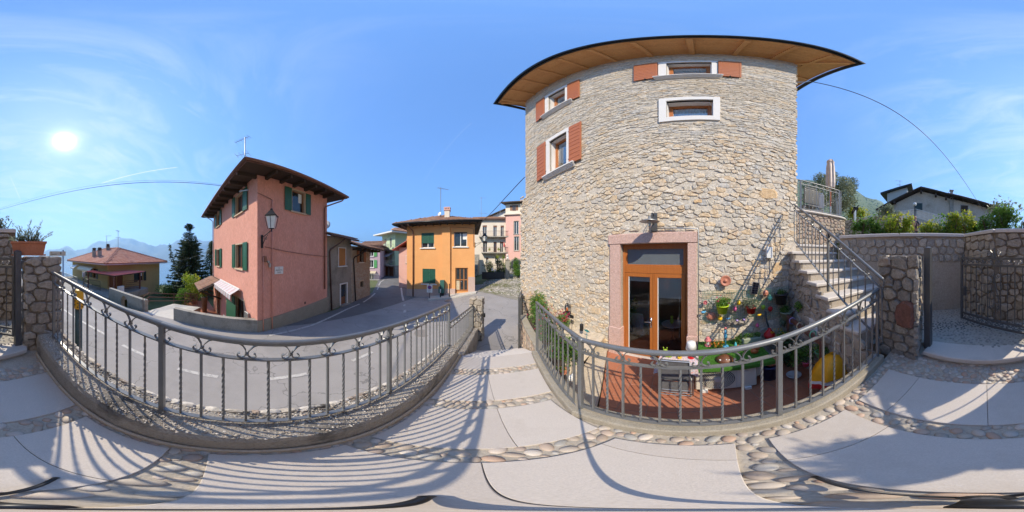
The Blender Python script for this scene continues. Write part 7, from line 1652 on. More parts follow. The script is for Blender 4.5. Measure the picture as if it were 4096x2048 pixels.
# awning, porch canopy and terrace of the pink house
aw = thing('striped_awning', 'half-rolled awning with pale red stripes on the pink house', 'awning', PLf.p(5, -.4, -.3)); n = 24; m = MB(PLf); m2 = MB(PLf)
for k in range(n):
    xa, xb = 2.95+3.9*k/n, 2.95+3.9*(k+1)/n; q = m2 if (k % 3 == 0) else m; z2 = -.62-.10*abs(sin(k*pi/2.0+.4))
    q.add([(xa, -.10, -.16), (xb, -.10, -.16), (xb, -.62, -.44), (xa, -.62, -.44), (xb, -.64, -.70), (xa, -.64, -.70), ((xa+xb)/2, -.64, -.76)], [(0, 1, 2, 3), (3, 2, 4, 6, 5)])
m.build('canvas', 'awning', aw); m2.build('stripe', 'awning_red', aw); m = MB(PLf); m.tube([(2.95, -.12, -.18), (6.9, -.12, -.18)], .06, 8); m.tube([(2.95, -.62, -.46), (6.85, -.62, -.46)], .025, 6); m.build('roller', 'white_metal', aw)
pc = thing('porch_canopy', 'tiled porch canopy over the door of the pink house', 'canopy', PLf.p(1.6, -.8, -.7)); m = MB(PLf); m.add([(-.3, -1.75, -1.02), (3.0, -1.75, -1.02), (3.0, -.02, -.25), (-.3, -.02, -.25), (-.3, -1.75, -1.12), (3.0, -1.75, -1.12), (3.0, -.02, -.37), (-.3, -.02, -.37)], [(0, 1, 2, 3), (4, 7, 6, 5), (0, 4, 5, 1), (1, 5, 6, 2), (3, 7, 4, 0)]); m.build('deck', 'dark_wood', pc)
tiles(pc, PLf.p(-.3, -1.75, -1.01), Vector((*PLf.u, 0)), Vector((PLf.n[0]*1.73, PLf.n[1]*1.73, .77)), lambda s, t: s < 3.25 and t < 1.7, 3.3, 1.75, 'roof_tile', .21, .34, 4, 120)
for x in (-.1, 2.8): m = MB(PLf); m.bar((x, -.05, -1.75), (x, -1.5, -1.12), .10, .12); m.build('brace', 'dark_wood', pc)
m = MB(PLf); m.prism([(-3, -2.9), (8.9, -3.2), (8.9, .0), (-3, .0)], -3.7, -3.48); struct(m.build('patio', 'terracotta_tile'))
lw = thing('low_wall', 'long low rendered wall along the road in front of the pink house', 'wall', (-7.3, -2, -1.96)); m = MB(); lz = lambda p: -1.32+.02*(-p[1]); prof = [(-7.10, .10), (-7.18, -1.2), (-7.32, -2.4), (-7.57, -4.2)]
for (a, b) in zip(prof, prof[1:]): m.add([(a[0], a[1], -3.6), (b[0], b[1], -3.6), (b[0], b[1], lz(b)), (a[0], a[1], lz(a)), (a[0]-.28, a[1], -3.6), (b[0]-.28, b[1], -3.6), (b[0]-.28, b[1], lz(b)), (a[0]-.28, a[1], lz(a))], [(0, 1, 2, 3), (7, 6, 5, 4), (3, 2, 6, 7)]+([(1, 5, 6, 2)] if b[1] < -4 else []))
m.build('wall_body', 'concrete', lw, bev=.01)
def lpot(label, x, y, z, r, h, mat, leafm, seed, n=500, rx=.3, pet=None):
    t = thing('flower_pot', label, 'plant pot', PLf.p(x, y, z)); m = MB(PLf); m.lathe([(r*.7, 0), (r, h*.93), (r*1.1, h*.93), (r*1.1, h), (r*.9, h), (.02, h*.95)], (x, y, z), 14); m.build('pot', mat, t, True); r_ = random.Random(seed); p = PLf.p(x, y, z+h); m = MB(); m.leaves((p[0], p[1], p[2]+rx*.5), (rx, rx, rx*.7), n, .09, r_, shell=0); m.build('leaves', leafm, t)
    if pet: m = MB(); m.leaves((p[0], p[1], p[2]+rx*.8), (rx*1.1, rx*1.1, rx*.6), pet[1], .07, r_, shell=.2, asp=.9); m.build('flowers', pet[0], t, kind='stuff')
lpot('tall tapered brown pot of orange flowers by the pink house door', .75, -1.0, -3.48, .30, 1.45, 'planter_brown', 'leaf', 301, pet=('petal_orange', 160), rx=.38); lpot('pot of pink geraniums on the patio steps', -1.9, -1.6, -3.48, .30, .45, 'terracotta', 'leaf', 302, 900, .55, ('petal_red', 300))
lpot('spiky yucca in a pot behind the low wall', 6.9, -1.1, -3.48, .28, 1.2, 'terracotta', 'leaf_yellow', 303, 90, .35)
m = MB(PLf); m.box(4.35, 4.85, -.9, -.4, -3.05, -3.0); m.add([(4.35, -.42, -3.0), (4.85, -.42, -3.0), (4.80, -.30, -2.45), (4.40, -.30, -2.45)], [(0, 1, 2, 3)])
for x in (4.38, 4.82):
    for y in (-.88, -.42): m.box(x-.02, x+.02, y-.02, y+.02, -3.48, -3.05)
tag(m.build('patio_chair', 'bowl'), 'pale chair on the patio behind the low wall', 'chair')
m = MB(PLf); m.prism([(7.55, -.12), (7.95, -.12), (7.95, -.01), (7.55, -.01)], -2.0, -1.2, .01); tag(m.build('meter_box', 'galvanised'), 'grey meter box beside the green door of the pink house', 'box')
def bush(label, x, y, z, r, h, n, mat, seed, size=.16, cat='bush', pet=None, name='garden_bush'):
    r_ = random.Random(seed); t = thing(name, label, cat, (x, y, z)); m = MB(); m.tube([(x, y, z-.5), (x, y, z+h*.5)], [.07, .03], 6); m.build('trunk', 'bark', t); m = MB()
    for k in range(14): a = r_.random()*6.3; q = r_.uniform(0, .75)*r; lo = r_.uniform(0, .45); m.leaves((x+cos(a)*q, y+sin(a)*q, z+h*r_.uniform(.25, .95)), (r*.42, r*.42, h*.22), n//14, size, r_, (lo, lo+.55), shell=.1)
    m.build('crown', mat, t); return t
bush('yellow and green variegated bush beside the pink house porch', -16.0, -6.6, -3.5, 1.3, 3.1, 2600, 'leaf_yellow', 311, .17); bush('dark green shrub below the variegated bush', -15.3, -7.4, -3.6, 1.0, 1.6, 1400, 'leaf', 312, .14)
antenna('tall television aerial with a dish at its foot on the pink house roof', *PLf.p(6.2, .5, 5.9), 4.3, -2.2); dish('white satellite dish on the mast of the pink house', *PLf.p(6.1, .3, 6.75), .38, (.2, -.9, .35))
# --- grey rendered house and stone house along the bend
GRf = Fr((-9.35, 4.29), (-.357, .934)); gy = thing('grey_house', 'narrow grey-brown rendered house between the pink house and the stone house', 'house', GRf.p(1.3, 0, -1.96))
m = MB(GRf); box_walls(m, 2.70, 6, -2.2, 2.95, [(1.24, 2.00, .95, 2.20), (1.45, 2.12, -2.2, -.38)], .18); m.build('wall', 'grey_stucco', gy)
window(gy, GRf, 1.24, 2.00, .95, 2.20, frame='ochre_wood', trim='white_surround', sill='white_surround', tw=.05); shutter(gy, GRf, 1.25, 1.615, .97, 2.18, 'ochre_wood', .02); shutter(gy, GRf, 1.625, 1.99, .97, 2.18, 'ochre_wood', .02)
m = MB(GRf); m.box(1.45, 2.12, .12, .16, -2.2, -.38); d_ = m.build('door', 'brown_wood', gy); m = MB(GRf); m.box(1.5, 2.07, .113, .118, -1.35, -.45); m.build('pane', 'pane', d_); m = MB(GRf); m.box(1.35, 1.45, -.03, .15, -2.2, -.30); m.box(2.12, 2.24, -.03, .15, -2.2, -.30); m.box(1.45, 2.12, -.03, .15, -.38, -.30); m.build('door_trim', 'white_surround', gy)
m = MB(GRf); m.box(1.30, 2.30, -.20, .1, -2.0, -1.90); m.build('doorstep', 'concrete', gy); m = MB(GRf); m.box(2.35, 2.62, -.02, .0, -1.55, -1.05); m.build('meter_cover', 'plinth_grey', gy)
m = MB(GRf); m.add([(-.1, -.45, 2.90), (2.95, -.45, 2.80), (2.95, 5, 4.2), (-.1, 5, 4.3), (-.1, -.45, 2.99), (2.95, -.45, 2.89), (2.95, 5, 4.3), (-.1, 5, 4.4)], [(0, 1, 5, 4), (0, 3, 2, 1), (4, 5, 6, 7), (1, 2, 6, 5)]); m.build('roof', 'dark_wood', gy); tiles(gy, GRf.p(-.1, -.45, 2.97), Vector((GRf.u[0], GRf.u[1], -.033)), Vector((GRf.n[0]*5.4, GRf.n[1]*5.4, 1.4)), lambda s, t: s < 3.0, 3.05, 4, 'roof_tile', .2, .33, 5)
m = MB(GRf); m.tube([(-.1, -.52, 2.93), (2.95, -.52, 2.80)], .07, 8); m.tube([(1.3, -.5, 2.82), (1.2, -.4, 2.65), (.30, -.10, 2.05), (.25, -.08, 1.9), (.45, -.08, -2.0)], .05, 8); m.build('gutter', 'gutter_brown', gy, True)
cm_ = thing('chimney', 'brick chimney with a tiled cap on the grey house roof', 'chimney', GRf.p(2.0, 3.0, 3.6)); m = MB(GRf); m.box(1.65, 2.35, 2.7, 3.4, 3.4, 4.75); m.build('stack', 'white_wall', cm_)
for z in (4.3, 4.42, 4.54): m = MB(GRf); m.box(1.62, 2.38, 2.67, 3.43, z, z+.09); m.build('brick_course', 'rose_wall', cm_)
m = MB(GRf); m.add([(1.5, 2.55, 4.85), (2.5, 2.55, 4.85), (2.5, 3.55, 4.85), (1.5, 3.55, 4.85), (2.0, 3.05, 5.12)], [(0, 1, 4), (1, 2, 4), (2, 3, 4), (3, 0, 4)])
for a, b in ((1.6, 2.65), (2.4, 2.65), (1.6, 3.4), (2.4, 3.4)): m.box(a-.08, a+.08, b-.05, b+.05, 4.63, 4.86)
m.build('cap', 'roof_tile', cm_); dish('white satellite dish before the brick chimney', *GRf.p(2.15, 2.2, 4.25), .42, (.75, -.5, .3)); antenna('aerial above the grey house chimney', *GRf.p(1.95, 3.0, 4.9), 2.6, .3, kind=0)
sh_ = thing('stone_house', 'small rubble stone house with brown shutters on the road bend', 'house', GRf.p(4.1, 0, -1.96)); hs_ = [(3.84, 4.40, 1.13, 2.20), (3.98, 4.48, -1.02, -.48)]
m = MB(GRf); panel(m, 2.70, 5.58, -2.2, 2.40, hs_, .2); m.quad((5.58, 0, -2.2), (5.58, 5, -2.2), (5.58, 5, 2.4), (5.58, 0, 2.4)); m.build('wall', 'light_mortar', sh_)
rubble(sh_, GRf.p, 2.72, 5.62, -2.0, 2.4, .20, .115, 'terrace_stone', .016, .03, 71, holes=[(3.74, 4.5, 1.05, 2.3), (3.86, 4.6, -1.14, -.36)], limit=300, fine=False)
window(sh_, GRf, *hs_[0], frame='brown_wood', sill='white_surround', mull=0); shutter(sh_, GRf, 3.42, 3.82, 1.1, 2.22, 'brown_wood'); shutter(sh_, GRf, 4.42, 4.82, 1.1, 2.22, 'brown_wood')
window(sh_, GRf, *hs_[1], frame='beige_trim', trim='beige_trim', mull=0, tw=.09); m = MB(GRf)
for k in range(4): m.box(4.02+k*.14, 4.035+k*.14, .05, .065, -1.02, -.48)
for k in range(4): m.box(3.98, 4.48, .048, .063, -.96+k*.14, -.945+k*.14)
m.pieces('grate_bar', 'dark_metal', sh_)
m = MB(GRf); m.add([(2.55, -.95, 2.28), (6.3, -.95, 2.12), (6.3, 4.5, 3.6), (2.55, 4.5, 3.75), (2.55, -.95, 2.38), (6.3, -.95, 2.22), (6.3, 4.5, 3.7), (2.55, 4.5, 3.85)], [(0, 1, 5, 4), (0, 3, 2, 1), (4, 5, 6, 7), (1, 2, 6, 5), (0, 4, 7, 3)]); m.build('roof', 'dark_wood', sh_); tiles(sh_, GRf.p(2.55, -.95, 2.36), Vector((GRf.u[0], GRf.u[1], -.043)), Vector((GRf.n[0]*5.45, GRf.n[1]*5.45, 1.47)), lambda s, t: s < 3.75, 3.75, 5, 'roof_tile', .2, .33, 6)
for k in range(6): u = 2.9+k*.6; m = MB(GRf); m.box(u-.05, u+.05, -.9, .0, 2.10-.043*(u-2.55), 2.27-.043*(u-2.55)); m.build('rafter', 'dark_wood', sh_)
m = MB(GRf); m.tube([(2.55, -1.02, 2.30), (6.3, -1.02, 2.14)], .06, 8); m.tube([(3.95, -1.0, 2.2), (3.8, -.8, 2.1), (3.0, -.12, 1.55), (2.92, -.08, 1.4), (3.2, -.08, -2.0)], .05, 8); m.build('gutter', 'dark_wood', sh_, True)
# --- orange house
og = thing('orange_house', 'orange rendered two storey house with green roller blinds', 'house', OF.p(-2.7, 0, -1.9)); OL, OR_, OT = -5.59, .20, 4.25
ho = [(-4.25, -3.15, 2.33, 3.60), (-1.48, -.41, 2.40, 3.60), (-4.15, -3.03, -.72, .56), (-1.37, -.34, -1.3, .68)]
m = MB(OF); panel(m, OL, OR_, -2.2, OT, ho, .18); m.quad((OL, 6.5, -2.2), (OL, 0, -2.2), (OL, 0, OT), (OL, 6.5, OT)); m.quad((OR_, 0, -2.2), (OR_, 6.5, -2.2), (OR_, 6.5, OT), (OR_, 0, OT)); m.build('wall', 'orange_stucco', og)
m = MB(OF); m.box(-2.45, -1.78, -.14, .0, -2.2, OT); m.box(OL, OR_, -.03, .0, 3.98, OT); m.build('pilaster', 'orange_stucco', og)
m = MB(OF); m.add([(OL-.01, -.035, -2.2), (-2.46, -.035, -2.2), (-2.46, -.035, -1.08), (OL-.01, -.035, -1.30)], [(0, 1, 2, 3)]); m.box(-2.47, -1.37, -.165, -.0, -2.2, -1.05); m.box(-.33, OR_+.02, -.04, 0, -2.2, -.06); m.build('plinth', 'plinth_rose', og)
window(og, OF, *ho[0], blind=2.72, sill='white_frame'); window(og, OF, *ho[1], sill='white_frame', curt=True); window(og, OF, *ho[2], blind=-.66, sill='white_frame'); m = MB(OF); m.box(-1.48, -.41, .03, .07, 3.50, 3.6); m.build('blind_box', 'dark_metal', og)
m = MB(OF)
for x0, x1 in ((-1.37, -1.29), (-.42, -.34), (-1.02, -.96), (-.72, -.64)): m.box(x0, x1, .08, .14, -1.3, .68)
for z0, z1 in ((.60, .68), (-.35, -.27), (-1.3, -1.15)): m.box(-1.29, -.42, .082, .138, z0, z1)
od = m.build('door', 'ochre_wood', og); m = MB(OF); m.quad((-1.3, .12, -1.2), (-.4, .12, -1.2), (-.4, .12, .65), (-1.3, .12, .65)); m.build('pane', 'pane', od); m = MB(OF); m.box(-1.29, -1.03, .085, .11, -1.15, -.40); m.build('panel', 'cream_awning', od); m = MB(OF); m.tube([(-.93, .06, -.45), (-.93, .03, -.45), (-.85, .03, -.45)], .014, 6); m.build('handle', 'galvanised', od)
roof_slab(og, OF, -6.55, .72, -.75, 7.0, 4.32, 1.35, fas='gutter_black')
tiles(og, OF.p(-6.55, -.78, 4.43), Vector((*OF.u, 0)), Vector((OF.n[0]*3.87, OF.n[1]*3.87, 1.35)), lambda s, t: s > t*.94-.1 and s < 7.27-t*.94+.1, 7.3, 4.0, 'roof_tile', .21, .34, 7, 300); tiles(og, OF.p(-6.6, 7.0, 4.43), Vector((-OF.n[0], -OF.n[1], 0)), Vector((OF.u[0]*3.6, OF.u[1]*3.6, 1.35)), lambda s, t: s > t and s < 7.7-t, 7.7, 3.8, 'roof_tile', .21, .34, 8)
for k in range(12): u = -6.2+k*.6; m = MB(OF); m.box(u-.045, u+.045, -.72, .0, 4.18, 4.315); m.build('rafter', 'dark_wood', og)
m = MB(OF); m.tube([(-6.6, -.84, 4.40), (.78, -.84, 4.40)], .075, 8); m.build('gutter', 'gutter_black', og, True); m = MB(OF); m.tube([(-5.2, -.80, 4.35), (-5.15, -.6, 4.1), (-5.0, -.1, 3.85), (-4.98, -.08, 3.7), (-4.98, -.08, -1.9)], .05, 8); m.build('downpipe', 'copper_pipe', og, True)
oc = thing('chimney', 'cream chimney with a red cap on the orange house roof', 'chimney', OF.p(-2.2, .9, 5)); m = MB(OF); m.box(-2.42, -1.98, .9, 1.34, 4.6, 5.75); m.build('stack', 'cream', oc); m = MB(OF); m.box(-2.48, -1.92, .84, 1.40, 5.75, 5.83); m.box(-2.48, -1.92, .84, 1.40, 5.98, 6.06)
for k in range(4): m.box(-2.46+k*.145, -2.38+k*.145, .85, 1.39, 5.83, 5.98)
m.build('cap', 'rose_wall', oc); antenna('tall grid aerial on the orange house roof', *OF.p(-2.85, 1.4, 5.0), 3.3, .9, kind=1); dish('small white dish on the orange house aerial', *OF.p(-2.95, 1.3, 5.55), .2, (-.3, -.9, .3))
street_lamp('bracket lantern on the right corner of the orange house', Fr(OF.p(OR_, 0, 0)[:2], OF.n), .25, 2.55, .85, .95)
m = MB(OF); m.tube([(OR_-.08, -.03, 3.8), (OR_-.08, -.03, 2.4)], .02, 5); m.tube([(-2.4, -.15, 4.0), (-.3, -.05, 3.95), (OR_-.08, -.04, 3.85)], .012, 5); m.build('wall_cable', 'copper_pipe', og)
nz0 = lambda u, y: road_z(*OF.p(u, y, 0)[:2])
ns = thing('no_parking_sign', 'white no-parking panel on a short dark post before the orange house', 'sign', OF.p(-3.25, -1.0, -1.8)); zb4 = nz0(-3.25, -1.0)+.10; m = MB(OF); m.tube([(-3.25, -1.0, zb4), (-3.25, -1.0, zb4+1.15)], .03, 8); m.ball((-3.25, -1.0, zb4+1.18), .04); m.build('post', 'dark_metal', ns)
m = MB(OF); m.box(-3.47, -3.03, -1.045, -1.032, zb4+.48, zb4+1.12); m.build('panel', 'white_frame', ns, bev=.004); m = MB(OF); m.lathe([(.155, 0), (.155, .003), (.01, .003)], (-3.25, -1.047, zb4+.90), 28, ax=(0, -1, 0)); m.build('ring', 'sign_red', ns); m = MB(OF); m.lathe([(.118, 0), (.118, .003), (.01, .003)], (-3.25, -1.0505, zb4+.90), 28, ax=(0, -1, 0)); m.build('disc', 'sign_blue', ns)
m = MB(OF); m.bar((-3.34, -1.056, zb4+.99), (-3.16, -1.056, zb4+.81), .004, .03); m.build('slash', 'sign_red', ns); text('lettering', '0-24', .11, 'text_black', OF, -3.27, -1.049, zb4+.67, ns); text('lettering', 'ZONA', .07, 'text_black', OF, -3.27, -1.049, zb4+.55, ns)
bo = thing('waste_bin', 'green metal litter bin on the pavement before the orange house pilaster', 'bin', OF.p(-2.35, -.35, -1.7)); zb5 = nz0(-2.35, -.35)+.10; m = MB(OF); m.prism([(-2.55, -.50), (-2.22, -.50), (-2.22, -.18), (-2.55, -.18)], zb5+.25, zb5+1.30, .01); m.build('body', 'green_cabinet', bo); m = MB(OF); m.prism([(-2.66, -.55), (-2.50, -.55), (-2.50, -.2), (-2.66, -.2)], zb5+.25, zb5+.78, .01); m.build('side_bin', 'green_cabinet', bo); m = MB(OF); m.box(-2.5, -2.27, -.45, -.22, zb5, zb5+.25); m.build('foot', 'dark_metal', bo)
for u, y, lb in ((-2.42, -.95, 'bollard with a white reflective band in front of the green bin'), (-1.72, -.95, 'slim iron bollard with ball finial left of the orange house door')):
    zb5 = nz0(u, y)+.10; t = thing('bollard', lb, 'bollard', OF.p(u, y, zb5), 'bollards on the pavement'); m = MB(OF); m.lathe([(.045, 0), (.045, .25), (.035, .27), (.032, .85), (.045, .88), (.02, .92), (.045, .97), (.03, 1.03), (.005, 1.05)], (u, y, zb5), 10); m.build('shaft', 'dark_metal', t, True)
    if 'white' in lb: m = MB(OF); m.lathe([(.038, .38), (.038, .68), (.01, .68)], (u, y, zb5), 10); m.build('band', 'white_metal', t, True)
# --- peach house with steps beside the orange house
def simple_house(name, label, fr, w, d, z0, z1, mat, holes, rev=.18, roof=None, **k):
    t = thing(name, label, 'house', fr.p(w/2, 0, z0)); m = MB(fr); panel(m, 0, w, z0, z1, [h[:4] for h in holes], rev); m.quad((w, d, z0), (0, d, z0), (0, d, z1), (w, d, z1)); m.quad((0, d, z0), (0, 0, z0), (0, 0, z1), (0, d, z1)); m.quad((w, 0, z0), (w, d, z0), (w, d, z1), (w, 0, z1)); m.build('wall', mat, t)
    for h in holes:
        kw = dict(h[4]) if len(h) > 4 else {}; window(t, fr, *h[:4], **kw)
    if roof: roof_slab(t, fr, -roof[0], w+roof[0], -roof[0], d+roof[0], z1, roof[1], fas=roof[2] if len(roof) > 2 else 'fascia_brown')
    return t
def balcony(t, fr, x0, x1, z, dep, h=.85, mat='white_metal', slab='concrete', sp=.13):
    m = MB(fr); m.box(x0, x1, -dep, 0, z-.12, z); b = m.build('balcony', slab, t); m = MB(fr); m.bar((x0, -dep+.02, z+h), (x1, -dep+.02, z+h), .035); m.bar((x0, -dep+.02, z+.08), (x1, -dep+.02, z+.08), .025)
    for x in (x0, x1): m.bar((x, -dep+.02, z+h), (x, 0, z+h), .035)
    n = int((x1-x0)/sp)
    for k in range(n+1): x = x0+(x1-x0)*k/n; m.box(x-.008, x+.008, -dep+.012, -dep+.028, z+.08, z+h)
    m.pieces('bar', mat, b); return b
PHf = Fr((-11.9, 14.3), (.97, .24)); ph = simple_house('peach_house', 'small peach house with a red tiled gable squeezed beside the orange house', PHf, 2.6, 4, -2.1, 2.6, 'rose_wall', [(1.1, 1.9, .9, 2.0, dict(mull=1))])
m = MB(PHf); m.add([(-.6, -.5, 2.25), (1.3, -.5, 3.3), (3.2, -.5, 2.25), (-.6, 4, 2.25), (1.3, 4, 3.3), (3.2, 4, 2.25)], [(0, 1, 4, 3), (1, 2, 5, 4)]); m.build('roof', 'red_sheet', ph); tiles(ph, PHf.p(-.6, -.5, 2.28), Vector((PHf.n[0], PHf.n[1], 0)), Vector((PHf.u[0]*1.9, PHf.u[1]*1.9, 1.05)), lambda s, t: t < 2.1, 3, 2.1, mk('red_tile', [(.52,.13,.10), (.60,.19,.145)], .8, 5, .2, tone=True), .22, .34, 9)
tiles(ph, PHf.p(3.2, -.5, 2.28), Vector((PHf.n[0], PHf.n[1], 0)), Vector((-PHf.u[0]*1.9, -PHf.u[1]*1.9, 1.05)), lambda s, t: t < 2.1, 3, 2.1, 'red_tile', .22, .34, 10); balcony(ph, PHf, 1.0, 2.6, .85, .4)
og2 = Fr((-9.7, 12.9), (.9, .43)); t = thing('entrance_steps', 'grey entrance steps with a railing at the left foot of the orange house', 'steps', (-9.2, 12.6, -1.96))
for k in range(6): m = MB(og2); m.box(.0, .95, .22*k, .22*k+.5, -2.0, -1.83+.17*k); m.build('step', 'concrete', t)
m = MB(og2)
for k in range(7): m.tube([(.02, .2*k, -1.85+.15*k), (.02, .2*k, -1.0+.15*k)], .012, 5)
m.tube([(.02, 0, -1.0), (.02, 1.3, .0)], .018, 6); m.build('railing', 'rust_rail', t)
m = MB(og2); m.box(.9, 1.8, .9, 3, -2.0, 1.2); t2 = tag(m.build('arched_annex', 'orange_stucco'), 'orange annex with a small arched window behind the entrance steps', 'annex')
aw_ = MB(og2); aw_.add([(1.1+.22*cos(a)+.0, .895, .35+.32*sin(a)) for a in [pi*j/10 for j in range(11)]]+[(.88, .895, -.1), (1.32, .895, -.1)], [tuple(list(range(11))+[11, 12])]); aw_.build('arched_pane', 'pane', t2)
street_lamp('lantern street lamp in front of the peach house', PHf, 1.7, 1.15, .7, 1.0)
# --- lilac house
LHf = Fr((-20.5, 15.6), (.82, .57)); W0 = dict(shut=None, frame='white_frame', trim='white_frame', sill='white_frame', tw=.08)
lh = simple_house('lilac_house', 'lilac house with light green shutters down the street', LHf, 2.9, 6, -2.2, 3.15, 'lilac', [(1.05, 1.85, 1.6, 2.55, W0), (1.05, 1.85, -.15, 1.0, W0), (1.2, 1.9, -2.1, -1.0, W0)], roof=(.5, .9)); 
for z0, z1 in ((1.58, 2.57), (-.17, 1.02)): shutter(lh, LHf, 1.95, 2.42, z0, z1, 'light_green_shutter'); shutter(lh, LHf, .50, .95, z0, z1, 'light_green_shutter')
tiles(lh, LHf.p(-.5, -.5, 3.27), Vector((*LHf.u, 0)), Vector((LHf.n[0]*3.5, LHf.n[1]*3.5, .9)), lambda s, t: t < 3.5, 3.9, 3.5, 'roof_tile', .21, .34, 11); m = MB(LHf); m.add([(.9, -.02, -.7), (2.3, -.02, -.7), (2.3, -.7, -1.0), (.9, -.7, -1.0)], [(0, 1, 2, 3)]); m.build('awning', 'cream_awning', lh); balcony(lh, LHf, .2, 2.9, -1.95, 1.1, .9); 
bush('green potted bush on the lilac house porch', *LHf.p(1.2, -.5, -1.9), .4, .9, 500, 'leaf', 321, .1)
# --- green house with balconies
GHf = Fr((-22.6, 22.1), (.973, -.232)); W1 = dict(frame='white_frame', mull=1); gh = thing('green_house', 'mint green house with two long balconies at the street bend', 'house', GHf.p(2, 0, -2)); m = MB(GHf); hz = [(.9, 1.5, 3.1, 4.9), (2.7, 3.3, 3.1, 4.9), (.8, 1.6, .3, 2.2), (2.6, 3.4, .3, 2.2)]
panel(m, 0, 4.32, 0.0, 5.6, hz, .2); m.quad((0, 8, 0), (0, 0, 0), (0, 0, 5.6), (0, 8, 5.6)); m.quad((4.32, 8, 0), (0, 8, 0), (0, 8, 5.6), (4.32, 8, 5.6)); m.build('wall', 'mint', gh)
for h in hz: window(gh, GHf, *h, **W1)
_, G2 = sidepanel(GHf, 4.32, 8, 0.0, 5.6, [(3.5, 4.5, 3.0, 4.8)], .2, 'mint', gh); window(gh, G2, 3.5, 4.5, 3.0, 4.8, frame='brown_wood'); balcony(gh, G2, 3.0, 5.2, 2.85, .6)
m = MB(GHf); m.box(0, 4.32, 0, 8, -2.2, -.004); m.build('base', 'concrete', gh)
for x in (.8, 2.6): m = MB(GHf); m.box(x, x+1.2, -.01, .02, -2.1, -.35); m.build('garage_door', 'brown_wood', gh)
balcony(gh, GHf, -.4, 4.0, 2.75, 1.1); balcony(gh, GHf, -.4, 4.2, .05, 1.3, slab='concrete'); roof_slab(gh, GHf, -1.2, 5.2, -1.3, 9, 5.62, 1.2, th=.2, fas='white_metal', soff='white_wall'); tiles(gh, G2.p(-1.3, -.9, 5.85), Vector((*G2.u, 0)), Vector((G2.n[0]*3.2, G2.n[1]*3.2, 1.2)), lambda s, t: t < s+.2 and t < 10.3-s and t < 3.3, 10.3, 3.4, 'roof_tile', .22, .34, 12)
m = MB(GHf); m.add([(.3, -.05, 2.3), (4.1, -.05, 2.3), (4.1, -1.5, 1.5), (.3, -1.5, 1.5)], [(0, 1, 2, 3)]); m.build('awning', 'bowl', gh)
for x in (3.0, 3.9): m = MB(GHf); m.box(x, x+.5, 2.5, 3.0, 6.0, 7.7); m.box(x-.06, x+.56, 2.44, 3.06, 7.7, 7.85); tag(m.build('chimney', 'rose_wall'), 'left brick chimney on the green house' if x < 3.5 else 'right brick chimney on the green house', 'chimney')
FHf = Fr((-29, 24.5), (.75, .66)); fh = simple_house('far_house', 'shaded cream house with arcades beyond the lilac house', FHf, 5, 6, -2.2, 3.6, 'cream', [(2.9, 3.6, 1.2, 2.6, W1), (2.8, 3.8, -2.0, .2, dict(frame='brown_wood'))], roof=(.6, .9)); tiles(fh, FHf.p(-.6, -.6, 3.75), Vector((*FHf.u, 0)), Vector((FHf.n[0]*3.6, FHf.n[1]*3.6, .9)), lambda s, t: t < 3.5, 6, 3.5, 'roof_tile', .25, .36, 13); balcony(fh, FHf, 2.2, 4.6, .9, .8, mat='rust_rail')
street_lamp('lantern street lamp far down the street by the green house', Fr(GHf.p(0, 0, 0)[:2], GHf.u), 0.1, 1.2, 1.2, 1.2)
cr = thing('parked_car', 'small dark parked car at the foot of the green house', 'car', (-15.6, 20.6, road_z(-15.6, 20.6))); cf = Fr((-15.6, 20.6), (-.66, .75), road_z(-15.6, 20.6))
m = MB(cf); pr = [(-1.9, .35), (-1.85, .75), (-1.1, .88), (-.6, 1.38), (.9, 1.42), (1.6, .95), (1.85, .85), (1.9, .35)]; m.add([(x, -.8 if z < 1 else -.62, z) for x, z in pr]+[(x, .8 if z < 1 else .62, z) for x, z in pr], [tuple(range(8)), tuple(range(15, 7, -1))]+[(i, 8+i, 8+(i+1)%8, (i+1)%8) for i in range(8)]); m.build('body', 'solar', cr, bev=.05)
for x in (-1.2, 1.2):
    for y in (-.80, .80): m = MB(cf); m.lathe([(.30, -.09), (.31, 0), (.30, .09)], (x, y, .31), 16, ax=(0, 1, 0)); w_ = m.build('wheel', 'tripod_black', cr); m = MB(cf); m.lathe([(.17, -.095), (.17, .095)], (x, y, .31), 12, ax=(0, 1, 0)); m.build('rim', 'galvanised', w_)
m = MB(cf); m.quad((-1.08, -.66, .92), (-.63, -.58, 1.34), (-.63, .58, 1.34), (-1.08, .66, .92)); m.build('windscreen', 'pane', cr)
for y in (-.6, .6): m = MB(cf); m.ball((-1.87, y, .68), .05, .14, .08, 8, 5); m.build('headlight', 'lamp_glass', cr)
# --- white balcony house, its neighbours and the courtyard gate
WHf = Fr((-6.25, 26.3), (5.55, .5)); zg = .0; dr = dict(frame='white_frame', trim=None, blind=None); hw = [(1.45, 2.15, 4.85, 6.75), (3.2, 3.8, 4.85, 6.7), (4.4, 4.95, 4.85, 6.7), (1.5, 2.2, 2.25, 4.05), (3.25, 3.75, 2.25, 4.0), (4.3, 4.85, 2.25, 4.0), (2.0, 2.4, .4, 1.4), (3.5, 3.9, .4, 1.6)]
wh = simple_house('white_house', 'off-white house with two long iron balconies behind the courtyard gate', WHf, 5.7, 7, -1.6, 7.7, 'cream', [(*h, dict(frame='white_frame' if i not in (4,) else 'brown_wood', blind=h[3]-.25, bmat='brown_wood')) for i, h in enumerate(hw)], roof=(.45, 1.3))
tiles(wh, WHf.p(-.45, -.45, 7.82), Vector((*WHf.u, 0)), Vector((WHf.n[0]*3.95, WHf.n[1]*3.95, 1.3)), lambda s, t: True, 6.6, 2.6, 'roof_tile', .22, .35, 14); balcony(wh, WHf, .9, 5.7, 4.8, .9, mat='rust_rail'); balcony(wh, WHf, 1.3, 5.6, 2.2, .9, mat='rust_rail')
